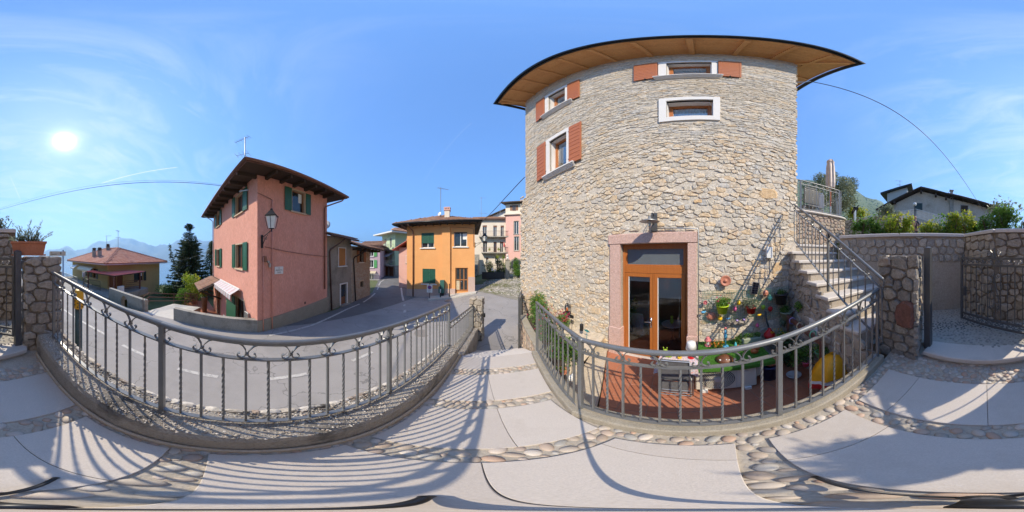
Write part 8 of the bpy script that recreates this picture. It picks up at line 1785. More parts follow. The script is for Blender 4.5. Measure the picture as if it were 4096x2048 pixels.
pu = thing('parasol', 'small closed red parasol on the lower balcony of the white house', 'parasol', WHf.p(4.9, -.5, 2.2)); m = MB(WHf); m.lathe([(.03, 3.9), (.14, 3.4), (.10, 3.1), (.02, 3.08)], (4.95, -.5, 0), 8); m.build('canopy', 'red', pu); m = MB(WHf); m.tube([(4.95, -.5, 2.2), (4.95, -.5, 3.5)], .02, 6); m.build('pole', 'white_metal', pu)
for x, lb in ((2.6, 'pot of flowers on the lower balcony, left'), (4.1, 'pot of flowers on the lower balcony, right of the brown door')): m = MB(); m.leaves(WHf.p(x, -.8, 2.7), (.25, .2, .25), 160, .1, RNG, shell=0); tag(m.build('balcony_plant', 'leaf_yellow'), lb, 'plant')
es = thing('outside_stairs', 'outside stone stairs left of the white house balconies', 'stairs', WHf.p(.3, -.6, 0))
for k in range(8): m = MB(WHf); m.box(-.3, 1.0, -1.2-.28*(7-k), -.9-.28*(7-k), -1.2, .2+k*.24); m.build('step', 'concrete', es)
BHf = Fr((-8.0, 35.5), (7.7, .6)); bh = thing('upper_white_house', 'tall pale house with a gabled timber roof above the white balcony house', 'house', BHf.p(4, 0, 2)); m = MB(BHf); pts = [(0, 0, 2), (7.9, 0, 2), (7.9, 0, 11.0), (6.4, 0, 12.0), (0, 0, 9.0)]; m.add(pts+[(x, 7, z) for x, y, z in pts], [(0, 1, 2, 3, 4), (9, 8, 7, 6, 5), (1, 6, 7, 2), (0, 4, 9, 5)]); m.build('wall', 'white_wall', bh)
m = MB(BHf); m.add([(-.8, -.7, 8.85), (6.4, -.7, 12.25), (8.7, -.7, 10.7), (8.7, 8, 10.7), (6.4, 8, 12.25), (-.8, 8, 8.85), (-.8, -.7, 8.65), (6.4, -.7, 12.05), (8.7, -.7, 10.5), (8.7, 8, 10.5), (6.4, 8, 12.05), (-.8, 8, 8.65)], [(0, 1, 4, 5), (1, 2, 3, 4), (0, 6, 7, 1), (1, 7, 8, 2), (6, 11, 10, 7), (7, 10, 9, 8), (2, 8, 9, 3)]); m.build('roof', 'dark_wood', bh)
for a, b, c, d in ((2.6, 3.3, 7.2, 8.6), (4.2, 4.6, 7.6, 8.4)): m = MB(BHf); m.box(a-.08, b+.08, -.03, .02, c-.08, d+.08); wq = m.build('window', 'white_frame', bh); m = MB(BHf); m.quad((a, -.035, c), (b, -.035, c), (b, -.035, d), (a, -.035, d)); m.build('pane', 'pane', wq)
antenna('tall multi-bar aerial before the upper white house', *WHf.p(.9, 3.0, 8.3), 4.6, .2, kind=2); antenna('thin aerial between the white houses', *WHf.p(4.4, 4, 8.6), 3.6, .5, kind=1)
RHf = Fr((-1.0, 26.0), (3.2, -.6)); rw = [(1.35, 2.05, 5.1, 7.2), (1.4, 2.1, 2.5, 4.7)]; rh = simple_house('rose_house', 'pink courtyard house with white balcony doors next to the tower edge', RHf, 6, 6, -1.5, 8.3, 'rose_wall', [(*h, dict(frame='white_frame', trim='plinth_grey', sill='plinth_grey', tw=.08)) for h in rw]); m = MB(RHf); m.box(-.3, 6.3, -.3, 6, 8.3, 8.5); m.box(-.1, 6, 0.3, 6, 8.5, 10.3); m.build('upper_storey', 'cream', rh)
for a in (1.0, 4.0): window(rh, Fr(RHf.p(0, .09, 0)[:2], RHf.u), a, a+.6, 9.1, 10.0, frame='brown_wood', rev=.19); shutter(rh, Fr(RHf.p(0, .3, 0)[:2], RHf.u), a-.35, a-.03, 9.1, 10.0, 'brown_wood', -.0); shutter(rh, Fr(RHf.p(0, .3, 0)[:2], RHf.u), a+.63, a+.95, 9.1, 10.0, 'brown_wood', -.0)
m = MB(RHf); m.add([(-.7, -.5, 10.3), (6.5, -.5, 10.3), (6.5, 6, 11.4), (-.7, 6, 11.4), (-.7, -.5, 10.5), (6.5, -.5, 10.5), (6.5, 6, 11.6), (-.7, 6, 11.6)], [(0, 1, 5, 4), (0, 3, 2, 1), (4, 5, 6, 7)]); m.build('roof', 'dark_wood', rh)
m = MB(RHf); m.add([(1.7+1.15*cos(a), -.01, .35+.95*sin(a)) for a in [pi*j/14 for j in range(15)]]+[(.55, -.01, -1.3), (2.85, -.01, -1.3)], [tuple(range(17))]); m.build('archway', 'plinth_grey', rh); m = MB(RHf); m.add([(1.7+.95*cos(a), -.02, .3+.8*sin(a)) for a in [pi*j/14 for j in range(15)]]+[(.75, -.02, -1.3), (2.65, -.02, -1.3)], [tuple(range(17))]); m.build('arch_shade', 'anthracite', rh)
balcony(rh, RHf, 2.7, 4.5, 4.9, .7, mat='rust_rail'); balcony(rh, RHf, 2.7, 4.5, 2.3, .7, mat='rust_rail')
CGf = Fr((-3.25, 17.5), (3.0, .25)); cgz = road_z(-2, 17.5); cg = thing('courtyard_gate', 'dark iron bar gate with notices, closing the planted courtyard', 'gate', (-2, 17.6, cgz)); m = MB(CGf)
for k in range(24): m.box(k*.105-.008, k*.105+.008, -.008, .008, cgz+.05, cgz+1.95-.25*abs(sin(k*.26)))
for z in (.1, .85, 1.6): m.box(-.05, 2.5, -.012, .012, cgz+z-.02, cgz+z+.02)
m.pieces('bar', 'dark_metal', cg); m = MB(CGf); m.box(0, 2.45, .01, .02, cgz+.1, cgz+.85); m.build('sheet', 'anthracite', cg); m = MB(CGf); m.box(1.02, 1.22, -.03, -.02, cgz+1.0, cgz+1.32); m.box(1.30, 1.50, -.03, -.02, cgz+1.02, cgz+1.15); m.build('notice', 'white_frame', cg)
gp_ = thing('gate_pillar', 'pale gate pillar crowned by a small stone lion', 'pillar', CGf.p(2.75, 0, cgz)); m = MB(CGf); m.prism([(2.55, -.22), (2.98, -.22), (2.98, .22), (2.55, .22)], cgz-.1, cgz+2.15, .015); m.prism([(2.50, -.27), (3.03, -.27), (3.03, .27), (2.50, .27)], cgz+2.151, cgz+2.24, .01); m.build('shaft', 'concrete', gp_); m = MB(CGf); m.ball((2.77, 0, cgz+2.42), .15, .14, .19, 9, 7, jit=.08); m.ball((2.75, -.09, cgz+2.68), .12, .11, .12, 9, 7, jit=.08); m.ball((2.70, -.17, cgz+2.36), .05, .06, .12); m.ball((2.84, -.17, cgz+2.36), .05, .06, .12); m.build('lion', 'white_surround', gp_, True)
for i, (x, y, r, h, lb) in enumerate(((-2.7, 18.6, .7, 1.8, 'dark shrub behind the left of the courtyard gate'), (-1.5, 18.7, .8, 2.0, 'oleander behind the middle of the courtyard gate'), (-.7, 18.9, .6, 1.7, 'shrub behind the right of the courtyard gate'), (.35, 18.6, .5, 2.1, 'tall climbing shrub beside the lion pillar'), (.75, 17.9, .45, .9, 'low rosebush on the cobbled bank'))): bush(lb, x, y, road_z(x, y), r, h, 900, 'leaf' if i != 1 else 'leaf_dark', 330+i, .15)
for i, x in enumerate((-1.75, -1.05)):
    t = thing('palm', ('left' if i == 0 else 'right')+' spiky yucca palm rising over the courtyard gate', 'palm', (x, 19.3, cgz)); m = MB(); m.tube([(x, 19.3, cgz), (x, 19.3, cgz+2.3)], .06, 6); m.build('trunk', 'bark', t); m = MB(); r_ = random.Random(i)
    for k in range(40): a = r_.random()*6.3; l = r_.uniform(.5, .8); el_ = r_.uniform(.0, 1.1); d = Vector((cos(a)*cos(el_), sin(a)*cos(el_), sin(el_)))*l; e = Vector((-sin(a), cos(a), 0))*.03; p = Vector((x, 19.3, cgz+2.3)); m.add([p-e, p+e, p+d], [(0, 1, 2)], r_.random())
    m.build('fronds', 'leaf_yellow', t)
m = MB(); f = Fr((1.0, 21.5), (1, 0), road_z(1, 21.5)); m.fr = f
for k in range(8): m.box(k*.1-.008, k*.1+.008, -.01, .01, 0, 1.5)
for z in (.05, .75, 1.5): m.box(-.02, .75, -.012, .012, z-.015, z+.015)
tag(m.build('small_gate', 'green_cabinet'), 'small green iron gate standing open in the pink courtyard', 'gate'); m = MB(f); m.box(.2, .45, -.03, -.02, 1.0, 1.4); tag(m.build('gate_notice', 'white_frame'), 'white notice on the small green gate', 'notice')
m = MB(); m.lathe([(.25, 0), (.33, .45), (.02, .45)], (.55, 22.5, road_z(.5, 22.5)), 12); t = tag(m.build('courtyard_pot', 'anthracite'), 'round potted shrub by the archway of the pink courtyard house', 'plant pot'); m = MB(); m.leaves((.55, 22.5, road_z(.5, 22.5)+.8), (.45, .45, .45), 400, .12, RNG); m.build('leaves', 'leaf', t)
# ---------------------------------------------------------------- old gabled house above the garden
OHf = Fr((17.9, -15.0), (-14.2, -9.6)); oh = thing('old_gabled_house', 'old weathered gabled house above the garden', 'house', OHf.p(7, 0, 3)); LO = 17.1
roofp = [(-.6, 8.2), (5.6, 11.3), (9.2, 10.3), (16.4, 8.9)]
m = MB(OHf); pts = [(0, 2), (16.1, 2), (16.1, 8.75), (9.2, 10.05), (5.6, 11.05), (0, 8.3)]; m.add([(x, 0, z) for x, z in pts]+[(x, 6, z) for x, z in pts], [tuple(range(6)), (1, 7, 8, 2), (2, 8, 9, 3), (3, 9, 10, 4), (4, 10, 11, 5)]); m.build('wall', 'old_wall', oh)
m = MB(OHf); vs = []
for x, z in roofp:
    vs += [(x, -.9, z), (x, -.9, z+.18), (x, 7, z+.18), (x, 7, z)]
m.add(vs, [(i*4+k, i*4+(k+1)%4, i*4+4+(k+1)%4, i*4+4+k) for i in range(3) for k in range(4)]+[(0, 1, 2, 3), (15, 14, 13, 12)]); m.build('roof', 'dark_wood', oh)
tiles(oh, OHf.p(9.2, -.9, 10.48), Vector((OHf.n[0], OHf.n[1], 0)), Vector((OHf.u[0]*7.2, OHf.u[1]*7.2, -1.4)), lambda s, t: t < 7.2 and s < 1.6, 1.7, 7.2, 'roof_tile', .24, .36, 15)
for x in (2.0, 5.6, 7.6, 9.0): zr2 = 8.25+(x+.6)*.5 if x < 5.6 else 11.05-(x-5.6)*.28; m = MB(OHf); m.box(x-.12, x+.12, -.85, 0, zr2-.42, zr2-.12); m.build('beam', 'dark_wood', oh)
for k in range(9): x = 9.8+k*.75; m = MB(OHf); m.box(x-.06, x+.06, -.8, 0, 10.1-(x-9.2)*.195-.12, 10.1-(x-9.2)*.195+.03); m.build('rafter', 'dark_wood', oh)
for (a, b, c, d, mt, nm) in ((4.7, 5.75, 8.1, 9.15, 'dark_shutter', 'shutter'), (11.15, 12.15, 7.9, 9.0, 'dark_wood', 'shutter')): m = MB(OHf); m.box(a-.1, b+.1, -.03, .0, c-.1, d+.1); fr0 = m.build('window', 'concrete', oh); m = MB(OHf); m.box(a, b, -.06, -.031, c, d); m.build(nm, mt, fr0)
m = MB(OHf); m.box(9.55, 10.1, -.18, 0, 2, 9.8); m.box(9.65, 10.0, -.1, .25, 10.0, 11.2); m.box(9.55, 10.1, -.2, .35, 11.2, 11.35); m.build('chimney', 'concrete', oh); m = MB(OHf); m.tube([(15.4, -.08, 8.6), (15.4, -.08, 3)], .06, 6); m.build('downpipe', 'galvanised', oh)
BPf = Fr((19.5, -17.5), (-14.2, -9.6)); bp_ = thing('pale_extension', 'pale modern upper storey with a sloping dark roof behind the old gabled house', 'house', BPf.p(3, 0, 5)); m = MB(BPf); m.add([(0, 0, 5), (3.2, 0, 5), (3.2, 0, 13.1), (0, 0, 12.2), (0, 5, 5), (3.2, 5, 5), (3.2, 5, 13.1), (0, 5, 12.2)], [(0, 1, 2, 3), (1, 5, 6, 2), (4, 0, 3, 7)]); m.build('wall', 'pale_panel', bp_)
m = MB(BPf); m.add([(-1.0, -.5, 12.0), (4.0, -.5, 13.35), (4.0, 6, 13.35), (-1.0, 6, 12.0), (-1.0, -.5, 12.3), (4.0, -.5, 13.65), (4.0, 6, 13.65), (-1.0, 6, 12.3)], [(0, 1, 5, 4), (0, 3, 2, 1), (4, 5, 6, 7), (1, 2, 6, 5), (0, 4, 7, 3)]); m.build('roof', 'dark_metal', bp_); antenna('aerial on the pale modern roof', *BPf.p(1.9, 1, 12.6), 2.4, 1.0, kind=0)
# white balustrade with globe lamps on the terrace before it
bt = thing('white_balustrade', 'white bar balustrade along the raised terrace before the old house', 'railing', (8, -12, 5)); pA, pB, pC = (14.5, -9.9, 4.9), (10.1, -12.9, 5.55), (7.4, -14.1, 4.55); m = MB()
def bal(a, b, h=.95):
    a = Vector(a); b = Vector(b); n = int((b-a).length/.13)
    for k in range(n+1): p = a.lerp(b, k/n); m.box(p.x-.012, p.x+.012, p.y-.012, p.y+.012, p.z, p.z+h)
    for z in (.05, h): m.bar(a+Vector((0, 0, z)), b+Vector((0, 0, z)), .045)
bal(pA, pB); bal(pB, pC); m.pieces('bar', 'white_metal', bt); m = MB(); m.add([(pA[0], pA[1], 1.5), (pB[0], pB[1], 1.5), (pB[0], pB[1], pB[2]-.0), (pA[0], pA[1], pA[2]), (pC[0], pC[1], 1.5), (pC[0], pC[1], pC[2]), (pB[0]+3, pB[1]-4, pB[2]), (pA[0]+4, pA[1]-2, pA[2]), (pC[0]+2, pC[1]-4, pC[2])], [(0, 1, 2, 3), (1, 4, 5, 2), (3, 2, 6, 7), (2, 5, 8, 6)]); m.build('terrace_wall', 'old_wall', bt)
for i, (x, y, z, h, lb) in enumerate(((10.15, -12.8, 5.5, 1.35, 'white globe lamp on a black post before the green shutter'), (13.0, -10.6, 5.0, 1.25, 'white globe lamp left of the balustrade'), (5.4, -12.2, 2.0, 1.55, 'low white globe lamp among the shrubs'))):
    t = thing('globe_lamp', lb, 'lamp', (x, y, z)); m = MB(); m.tube([(x, y, z), (x, y, z+h)], .035, 6); m.lathe([(.06, 0), (.10, .05), (.03, .06)], (x, y, z+h-.03), 10); m.build('post', 'dark_metal', t); m = MB(); m.ball((x, y, z+h+.17), .19, seg=14, rings=10); m.build('globe', 'white_plastic', t, True)
m = MB(); m.leaves((13.6, -10.2, 5.2), (.8, .8, .35), 300, .14, RNG, shell=0); tag(m.build('flower_heap', 'petal_orange'), 'orange-brown flower heap on the balustrade end', 'plant')
# ---------------------------------------------------------------- villa by the lake
NV = Vector((-9.9, -13.2)); VA = Vector((-.14, -.99)).normalized(); VB = Vector((-.99, .14)).normalized(); LV, WV = 14.0, 9.7
wc = NV+(VA+VB)*.75; VL = Fr(tuple(wc+VA*(LV-1.5)), tuple(-VA)); vl = LV-1.5; vi = thing('villa', 'ochre lakeside villa with a hipped tile roof and dark shutters', 'house', (*wc, -2))
hv = [(5.0, 5.7, -1.9, -.15), (6.7, 7.7, -1.15, .05), (8.6, 9.7, -1.15, .05)]; m = MB(VL); panel(m, 0, vl, -5, .72, hv, .2); m.quad((0, WV-1.5, -5), (0, 0, -5), (0, 0, .72), (0, WV-1.5, .72)); m.build('wall', 'olive_wall', vi)
VR = Fr(VL.p(vl, 0, 0)[:2], VL.n); hr_ = [(4.25, 5.1, -1.45, -.30), (1.2, 2.0, -2.0, -.1), (3.0, 3.3, -.6, -.3)]; m = MB(VR); panel(m, 0, WV-1.5, -6, .72, hr_, .2); m.build('wall', 'olive_wall', vi)
window(vi, VL, *hv[0], frame='brown_wood', mull=0); window(vi, VL, *hv[1], frame='brown_wood', sill='beige_trim'); window(vi, VL, *hv[2], frame='brown_wood', sill='beige_trim'); window(vi, VR, *hr_[0], frame='brown_wood', sill='beige_trim', mull=0, curt=True); window(vi, VR, *hr_[2], frame='brown_wood', mull=0)
for h in (hv[1], hv[2]): shutter(vi, VL, h[0]-.55, h[0]-.04, h[2], h[3], 'dark_shutter'); shutter(vi, VL, h[1]+.04, h[1]+.55, h[2], h[3], 'dark_shutter')
shutter(vi, VR, 3.6, 4.2, -1.5, -.28, 'dark_shutter'); shutter(vi, VR, 5.15, 5.6, -1.5, -.28, 'dark_shutter'); m = MB(VR); m.box(1.2, 2.0, .1, .15, -2.0, -.1); m.build('door', 'brown_wood', vi); m = MB(VR); m.box(.2, 1.1, -.05, .0, -2.0, -.15); m.build('side_door', 'brown_wood', vi)
VE = Fr(VL.p(-.75, -.75, 0)[:2], VL.u); roof_slab(vi, VE, 0, LV, 0, WV, .72, 1.85, 'villa_tile', th=.10, fas='awning_red', soff='beige_trim')
tiles(vi, VE.p(0, 0, .83), Vector((*VE.u, 0)), Vector((VE.n[0]*WV/2, VE.n[1]*WV/2, 1.85)), lambda s, t: s > t*.93-.1 and s < LV-t*.93+.1, LV, 5.2, 'villa_tile', .24, .36, 16, 0)
tiles(vi, VE.p(LV, 0, .83), Vector((*VE.n, 0)), Vector((-VE.u[0]*WV/2, -VE.u[1]*WV/2, 1.85)), lambda s, t: s > t*.93-.1 and s < WV-t*.93+.1, WV, 5.2, 'villa_tile', .24, .36, 17, 0)
m = MB(VE)
for (a, b) in (((LV, 0, .86), (LV-WV/2, WV/2, 2.75)), ((0, 0, .86), (WV/2, WV/2, 2.75)), ((LV, WV, .86), (LV-WV/2, WV/2, 2.75)), ((WV/2, WV/2, 2.75), (LV-WV/2, WV/2, 2.75))):
    a, b = Vector(a), Vector(b); n = int((b-a).length/.4)
    for k in range(n): p = a.lerp(b, k/n); q = a.lerp(b, (k+1.15)/n); m.tube([p+Vector((0, 0, .05)), q+Vector((0, 0, .02))], [.12, .09], 7, tone=RNG.random())
m.build('ridge_tiles', 'villa_tile', vi)
for x, y, h, lb in ((LV-6.6, 1.9, 1.35, 'left round brick chimney pot on the villa roof'), (LV-4.9, 1.9, 1.3, 'right round brick chimney pot on the villa roof'), (LV-7.0, 4.4, .9, 'chimney behind the villa ridge')):
    zc = .82+1.85*min(y, WV-y)/(WV/2); t = thing('chimney', lb, 'chimney', VE.p(x, y, zc)); m = MB(VE); m.lathe([(.30, -.3), (.30, h*.62)], (x, y, zc), 14); m.build('stack', 'concrete', t)
    m = MB(VE)
    for k in range(3): z = h*.64+k*.13; m.lathe([(.33, z), (.33, z+.06), (.02, z+.06)], (x, y, zc), 14); m.lathe([(.22, z+.06), (.22, z+.13)], (x, y, zc), 10)
    m.build('cowl', 'gutter_brown', t)
antenna('wide flat aerial on the villa roof', *VE.p(LV-7.4, 4.4, 2.6), 2.2, 2.0, kind=1); antenna('grid aerial on the villa roof peak', *VE.p(LV-4.9, 4.85, 2.6), 2.7, .5, kind=0)
for (x0, x1, y, lb, mt) in ((2.6, 4.4, -1.2, 'white rounded awning on the villa', 'white_frame'), (5.2, 9.9, -1.0, 'cream striped awning along the villa front', 'cream_awning')): t = MB(VL); t.add([(x0, -.02, .35), (x1, -.02, .35), (x1, y*.6, .18), (x0, y*.6, .18), (x1, y, -.15), (x0, y, -.15), (x1, y, -.35), (x0, y, -.35)], [(0, 1, 2, 3), (3, 2, 4, 5), (5, 4, 6, 7)]); tag(t.build('awning', mt), lb, 'awning')
po = thing('porch_roof', 'flat red corrugated porch roof before the villa', 'porch', (-10.5, -13, -2)); P4 = [(-9.44, -16.0), (-9.24, -11.05), (-13.75, -11.46), (-13.9, -14.4), (-10.4, -16.2)]
m = MB(); m.prism(P4, lambda x, y: -.20, lambda x, y: -.13); m.build('deck', 'dark_wood', po)
m = MB(); n = 46
for k in range(n):
    y0, y1 = -16.0+4.95*k/n, -16.0+4.95*(k+1)/n; ym = (y0+y1)/2; xe = -10.2 if ym < -14.6 else -13.7
    for (a, b, za, zb) in ((y0, ym, 0, .05), (ym, y1, .05, 0)): m.add([(-9.30, a, -.125+za), (-9.30, b, -.125+zb), (xe, b, -.05+zb), (xe, a, -.05+za)], [(0, 1, 2, 3)], RNG.random())
m.build('corrugated_sheet', 'red_tile', po)
for x, y in ((-9.5, -15.8), (-9.45, -11.25), (-13.5, -11.65)): m = MB(); m.box(x-.06, x+.06, y-.06, y+.06, -2.0, -.2); m.build('post', 'rust_rail', po)
m = MB(); m.prism(ccw([(-7.7, -11.2), (-8.9, -17), (-10.6, -16.5), (-12.1, -26), (-7, -26), (-7, -11)]), -2.4, -1.955); struct(m.build('driveway', 'concrete')); m = MB(); m.prism(ccw([(-8.5, -10.9), (-9.0, -17), (-10.6, -16.5), (-10.9, -13.4), (-14.5, -13), (-14.5, -11.3)]), -2.6, -1.98); struct(m.build('porch_floor', 'concrete')); m = MB(); m.prism(ccw([(-7.55, -4.3), (-7.7, -6.5), (-13, -7.2), (-13, -4.6)]), lambda x, y: -4.2, lambda x, y: -1.97+.16*(x+7.6)*(x < -7.6)); struct(m.build('ramp', 'apron'))
cw_ = thing('low_wall', 'curving concrete wall with an arched opening before the villa porch', 'wall', (-8.2, -8.6, -1.96)); ca, cb = (-8.63, -10.94), (-7.93, -6.46); fw = Fr(ca, (cb[0]-ca[0], cb[1]-ca[1])); LW = hypot(cb[0]-ca[0], cb[1]-ca[1]); m = MB(fw); aa = [(2.3+.38*cos(t), -1.72+.36*sin(t)) for t in [pi-pi*j/8 for j in range(9)]]
top = [(0, -1.12), (2.3, -1.16), (LW, -1.22)]; pl_ = [(0, -2.6), (1.92, -2.6)]+[(1.92, -1.96)]+aa+[(2.68, -1.96), (2.68, -2.6), (LW, -2.6)]+top[::-1]; m.add([(x, 0, z) for x, z in pl_]+[(x, .3, z) for x, z in pl_], [tuple(range(len(pl_))), tuple(range(2*len(pl_)-1, len(pl_)-1, -1))]+[(i, len(pl_)+i, len(pl_)+(i+1)%len(pl_), (i+1)%len(pl_)) for i in range(len(pl_))]); m.build('wall_body', 'concrete', cw_)
def pipe_rail(name, label, pts, h=.95, n=3, mat='rust_rail', bars=None):
    t = thing(name, label, 'railing', pts[0]); m = MB()
    for k in range(n): z = h*(k+1)/n; m.tube([(x, y, zz+z) for x, y, zz in pts], .025, 6)
    for (x, y, z) in pts: m.tube([(x, y, z), (x, y, z+h)], .025, 6)
    if bars:
        for a, b in zip(pts, pts[1:]):
            k = int((Vector(b)-Vector(a)).length/bars)
            for i in range(1, k): p = Vector(a).lerp(Vector(b), i/k); m.tube([p, p+Vector((0, 0, h))], .010, 4)
    m.pieces('rail', mat, t)
pipe_rail('pipe_railing', 'rusty pipe railing along the ramp beside the low wall', [(-7.95, -6.6, -1.96), (-9.6, -7.4, -2.1), (-12.5, -6.9, -2.7), (-15.5, -6.2, -3.3)], .95); pipe_rail('pipe_railing', 'reddish stair rail dropping to the pink house patio', [(-12.0, -5.6, -2.4), (-13.0, -4.9, -2.7), (-14.8, -5.6, -3.6)], 1.0, 2, bars=.16); pipe_rail('pipe_railing', 'brown rail round the villa porch', [(-11.6, -12.2, -1.98), (-13.2, -11.5, -1.98), (-14.6, -12.6, -1.98)], 1.0, 5); pipe_rail('bar_railing', 'thin bar railing on the villa forecourt', [(-9.1, -16.2, -1.96), (-9.6, -13.6, -1.96)], 1.0, 2, 'dark_metal', .13); pipe_rail('bar_railing', 'bar railing running off along the lake road past the villa', [(-9.0, -17.5, -1.96), (-9.6, -22, -1.96), (-10.4, -28, -1.96)], 1.0, 2, 'galvanised', .16)
m = MB(); m.box(-10.6, -9.9, -11.3, -11.1, -1.97, -1.2); tag(m.build('notice_board', 'white_frame'), 'white panel board on the villa porch', 'panel'); m = MB(); m.tube([(-9.2, -16.3, -1.96), (-9.2, -16.3, -.6)], .05, 6); m.box(-9.35, -9.05, -16.42, -16.2, -.75, -.2); tag(m.build('meter_post', 'bowl'), 'meter box on a post at the villa forecourt', 'post')
# spruce
sp_ = thing('spruce_tree', 'tall dark spruce between the villa and the pink house', 'tree', (-19.3, -8.4, -4.5)); r_ = random.Random(12); X, Y, Z0, HT = -19.3, -8.4, -5.0, 10.9; m = MB(); m.tube([(X, Y, Z0), (X, Y, Z0+HT*.6), (X, Y, Z0+HT)], [.28, .14, .02], 8); wd2 = MB(); nd = MB()
def sprays(p, d, n, size):
    for _ in range(n):
        a = r_.random()*6.3; q = Vector((cos(a), sin(a), -.55+r_.uniform(-.4, .35)))*.75+d*.8; q = q.normalized()*size*r_.uniform(.5, 1.25); e = q.cross(Vector((r_.gauss(0, 1), r_.gauss(0, 1), r_.gauss(0, 1)))).normalized()*size*.12; nd.add([p-e, p+e, p+q+e*.3, p+q-e*.3], [(0, 1, 2, 3)], min(1, max(0, r_.gauss(.32, .24))))
for k in range(330):
    t = (k/330)**.85; z = Z0+.6+(HT-.7)*t; L_ = (3.7*(1-t)**.85+.15)*r_.uniform(.65, 1.12); a = k*2.4+r_.uniform(-.3, .3); dv = Vector((cos(a), sin(a), 0)); pr2 = None; pts = []
    for s in range(6): u = s/5; pts.append(Vector((X, Y, z))+dv*L_*u+Vector((0, 0, L_*(-.32*u+.30*u*u) if t < .9 else L_*u*.9)))
    m.tube(pts, [.03*(1-t)+.006]*5+[.003], 4)
    for s in range(int(10+26*(1-t))): u = r_.uniform(.15, 1.0); i = min(4, int(u*5)); p = pts[i].lerp(pts[i+1], u*5-i); sprays(p, dv, 5, .36 if t < .8 else .2)
for (bx, by, bz, tx, ty, tz) in ((X, Y, -1.0, X+.5, Y-2.6, 3.2), (X+.2, Y+.3, -.5, X+.6, Y+1.2, 3.9)):     # side leaders
    A0, B0 = Vector((bx, by, bz)), Vector((tx, ty, tz)); mid = A0.lerp(B0, .5)+Vector((0, -.6 if ty < Y else .3, -.7)); pts = [A0, A0.lerp(mid, .6), mid, mid.lerp(B0, .5)+Vector((0, -.2, -.15)), B0]; m.tube(pts, [.09, .07, .05, .03, .01], 5)
    for s in range(260): u = r_.random(); i = min(3, int(u*4)); p = pts[i].lerp(pts[i+1], u*4-i); w = .62*(1-u)+.10; sprays(p+Vector((r_.gauss(0, w*.5), r_.gauss(0, w*.5), r_.gauss(0, .1))), Vector((0, 0, -.2)), 4, .26)
m.build('trunk', 'bark', sp_); nd.build('crown', 'leaf_dark', sp_)
def spruce2(label, X, Y, Z0, HT, R, seed):
    t_ = thing('conifer', label, 'tree', (X, Y, Z0)); rr = random.Random(seed); m = MB(); m.tube([(X, Y, Z0), (X, Y, Z0+HT)], [.2, .02], 6); m.build('trunk', 'bark', t_); m = MB()
    for k in range(2600):
        t = rr.random()**.8; a = rr.random()*6.3; q = R*(1-t)**.8*sqrt(rr.random()); p = Vector((X+cos(a)*q, Y+sin(a)*q, Z0+HT*t)); d = Vector((cos(a), sin(a), -.7)).normalized()*.42*rr.uniform(.5, 1.2); e = Vector((-sin(a), cos(a), 0))*.06; m.add([p-e, p+e, p+d+e*.3, p+d-e*.3], [(0, 1, 2, 3)], min(1, max(0, rr.gauss(.25, .2))))
    m.build('crown', 'leaf_dark', t_)
spruce2('dark conifer close behind the pink house corner', -20.0, -5.6, -5, 8.6, 2.6, 5)
bush('dark green bush at the foot of the spruce', -17.4, -8.6, -4.6, 1.5, 2.2, 1600, 'leaf_dark', 341, .2); bush('broadleaf bush beside the villa wall', -17.6, -10.6, -4.6, 1.6, 2.6, 1800, 'leaf', 342, .2)
# roadside yellow box on its post, street name blade
yb = thing('yellow_column', 'yellow slotted light box on a green post behind the railing', 'post', (-1.67, -3.19, -1.96)); m = MB(); m.tube([(-1.67, -3.19, -2.0), (-1.67, -3.19, .46)], .085, 12); m.build('post', 'post_green', yb, True); m = MB(); m.lathe([(.10, .0), (.115, .015), (.115, .40), (.10, .43), (.03, .44)], (-1.67, -3.19, .45), 18); yo = m.build('lamp_box', 'yellow_plastic', yb, True); m = MB()
for k in range(4):
    for a in range(7): t = a*2*pi/7+.3*(k % 2); m.box(-1.67+.113*cos(t)-.012, -1.67+.113*cos(t)+.012, -3.19+.113*sin(t)-.02, -3.19+.113*sin(t)+.02, .50+k*.045, .52+k*.045)
m.build('slots', 'dark_metal', yo)
sn = thing('street_sign', 'pale street name blade on a grey pole behind the left pillar', 'sign', (-1.58, -3.89, -1.96)); m = MB(); m.tube([(-1.60, -3.92, -2.0), (-1.60, -3.92, 1.80)], .022, 8); m.build('pole', 'galvanised', sn, True); sfb = Fr((-1.28, -4.02), (-.36, .13)); m = MB(sfb); m.prism([(-.02, -.006), (.40, -.006), (.40, .006), (-.02, .006)], 1.645, 1.76, .002); m.build('blade', mk('sign_cream', [(.50,.48,.42), (.56,.54,.48)], .5, 5, .1), sn); text('lettering', 'via', .030, 'text_black', sfb, .03, -.008, 1.733, sn); text('lettering', 'Pasteletto', .042, 'text_black', sfb, .10, -.008, 1.685, sn, .85)
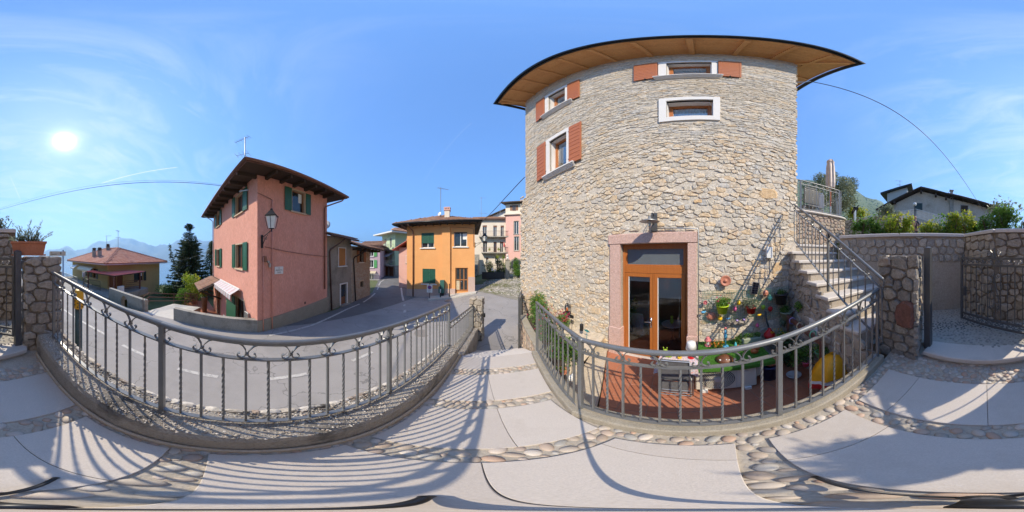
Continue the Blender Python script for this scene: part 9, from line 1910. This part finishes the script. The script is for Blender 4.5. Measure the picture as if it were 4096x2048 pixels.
m = MB(sfb); m.box(.262, .285, -.009, -.007, 1.685, 1.725); m.ball((.273, -.008, 1.735), .010, .002, .010, 8, 5); m.build('emblem', 'text_black', sn)
# ---------------------------------------------------------------- cables
def cable(label, a, b, sag, r=.012, n=28, group=None):
    a = Vector(a); b = Vector(b); m = MB(); m.tube([a.lerp(b, i/n)-Vector((0, 0, sag*4*(i/n)*(1-i/n))) for i in range(n+1)], r, 6); o = m.build('overhead_cable', 'cable', None, True); tag(o, label, 'cable', group); return o
cable('thick cable from the tower eaves down to the old gabled house', TF.p(2.38, -.22, 8.62), (5.0, -20.6, 7.3), .25, .016); cable('long cable overhead from the pink house to the bend of the garden wall', (-7.75, -.62, 5.02), (1.53, -21.9, 7.6), .30, .014); cable('thin second wire strung above the long overhead cable', (-7.75, -.62, 5.06), (1.53, -21.9, 7.75), .22, .005)
m = MB(); m.tube([(-7.95, -.80, 5.0), (-7.35, -.35, 4.80)], .035, 8); tag(m.build('cable_joint', 'galvanised'), 'grey cable joint sleeve beside the pink house window', 'cable joint')
cable('twisted cable from the tower left edge to the orange house', TF.p(-5.9, -.05, 5.15), OF.p(.25, -.1, 3.95), .22, .018); cable('dark cable from the pink house rear corner down to the grey roofs', PRf.p(4.9, .2, 2.9), (-18.8, 18.0, 3.9), .2, .02); cable('wire across the street to the green house', (-18.8, 18.0, 3.9), GHf.p(2.0, 2, 7.0), .3, .015); cable('wire from the villa eave across the spruce to the pink house', VE.p(LV, 4.5, .7), PLf.p(.1, -.1, 2.2), .45, .014)
# ---------------------------------------------------------------- air
def haze():
    m = MB(); m.box(-16500, 4600, -16500, 9500, -185, 1350); o = m.build('haze', 'cable'); o.data.materials.clear(); ma = bpy.data.materials.new('haze'); ma.use_nodes = True; t = ma.node_tree; t.nodes.remove(t.nodes['Principled BSDF']); v = t.nodes.new('ShaderNodeVolumePrincipled'); v.inputs['Color'].default_value = (.42, .68, 1.0, 1); v.inputs['Density'].default_value = .00013; v.inputs['Anisotropy'].default_value = .35; t.links.new(v.outputs[0], t.nodes['Material Output'].inputs['Volume']); o.data.materials.append(ma); o['kind'] = 'stuff'
haze()
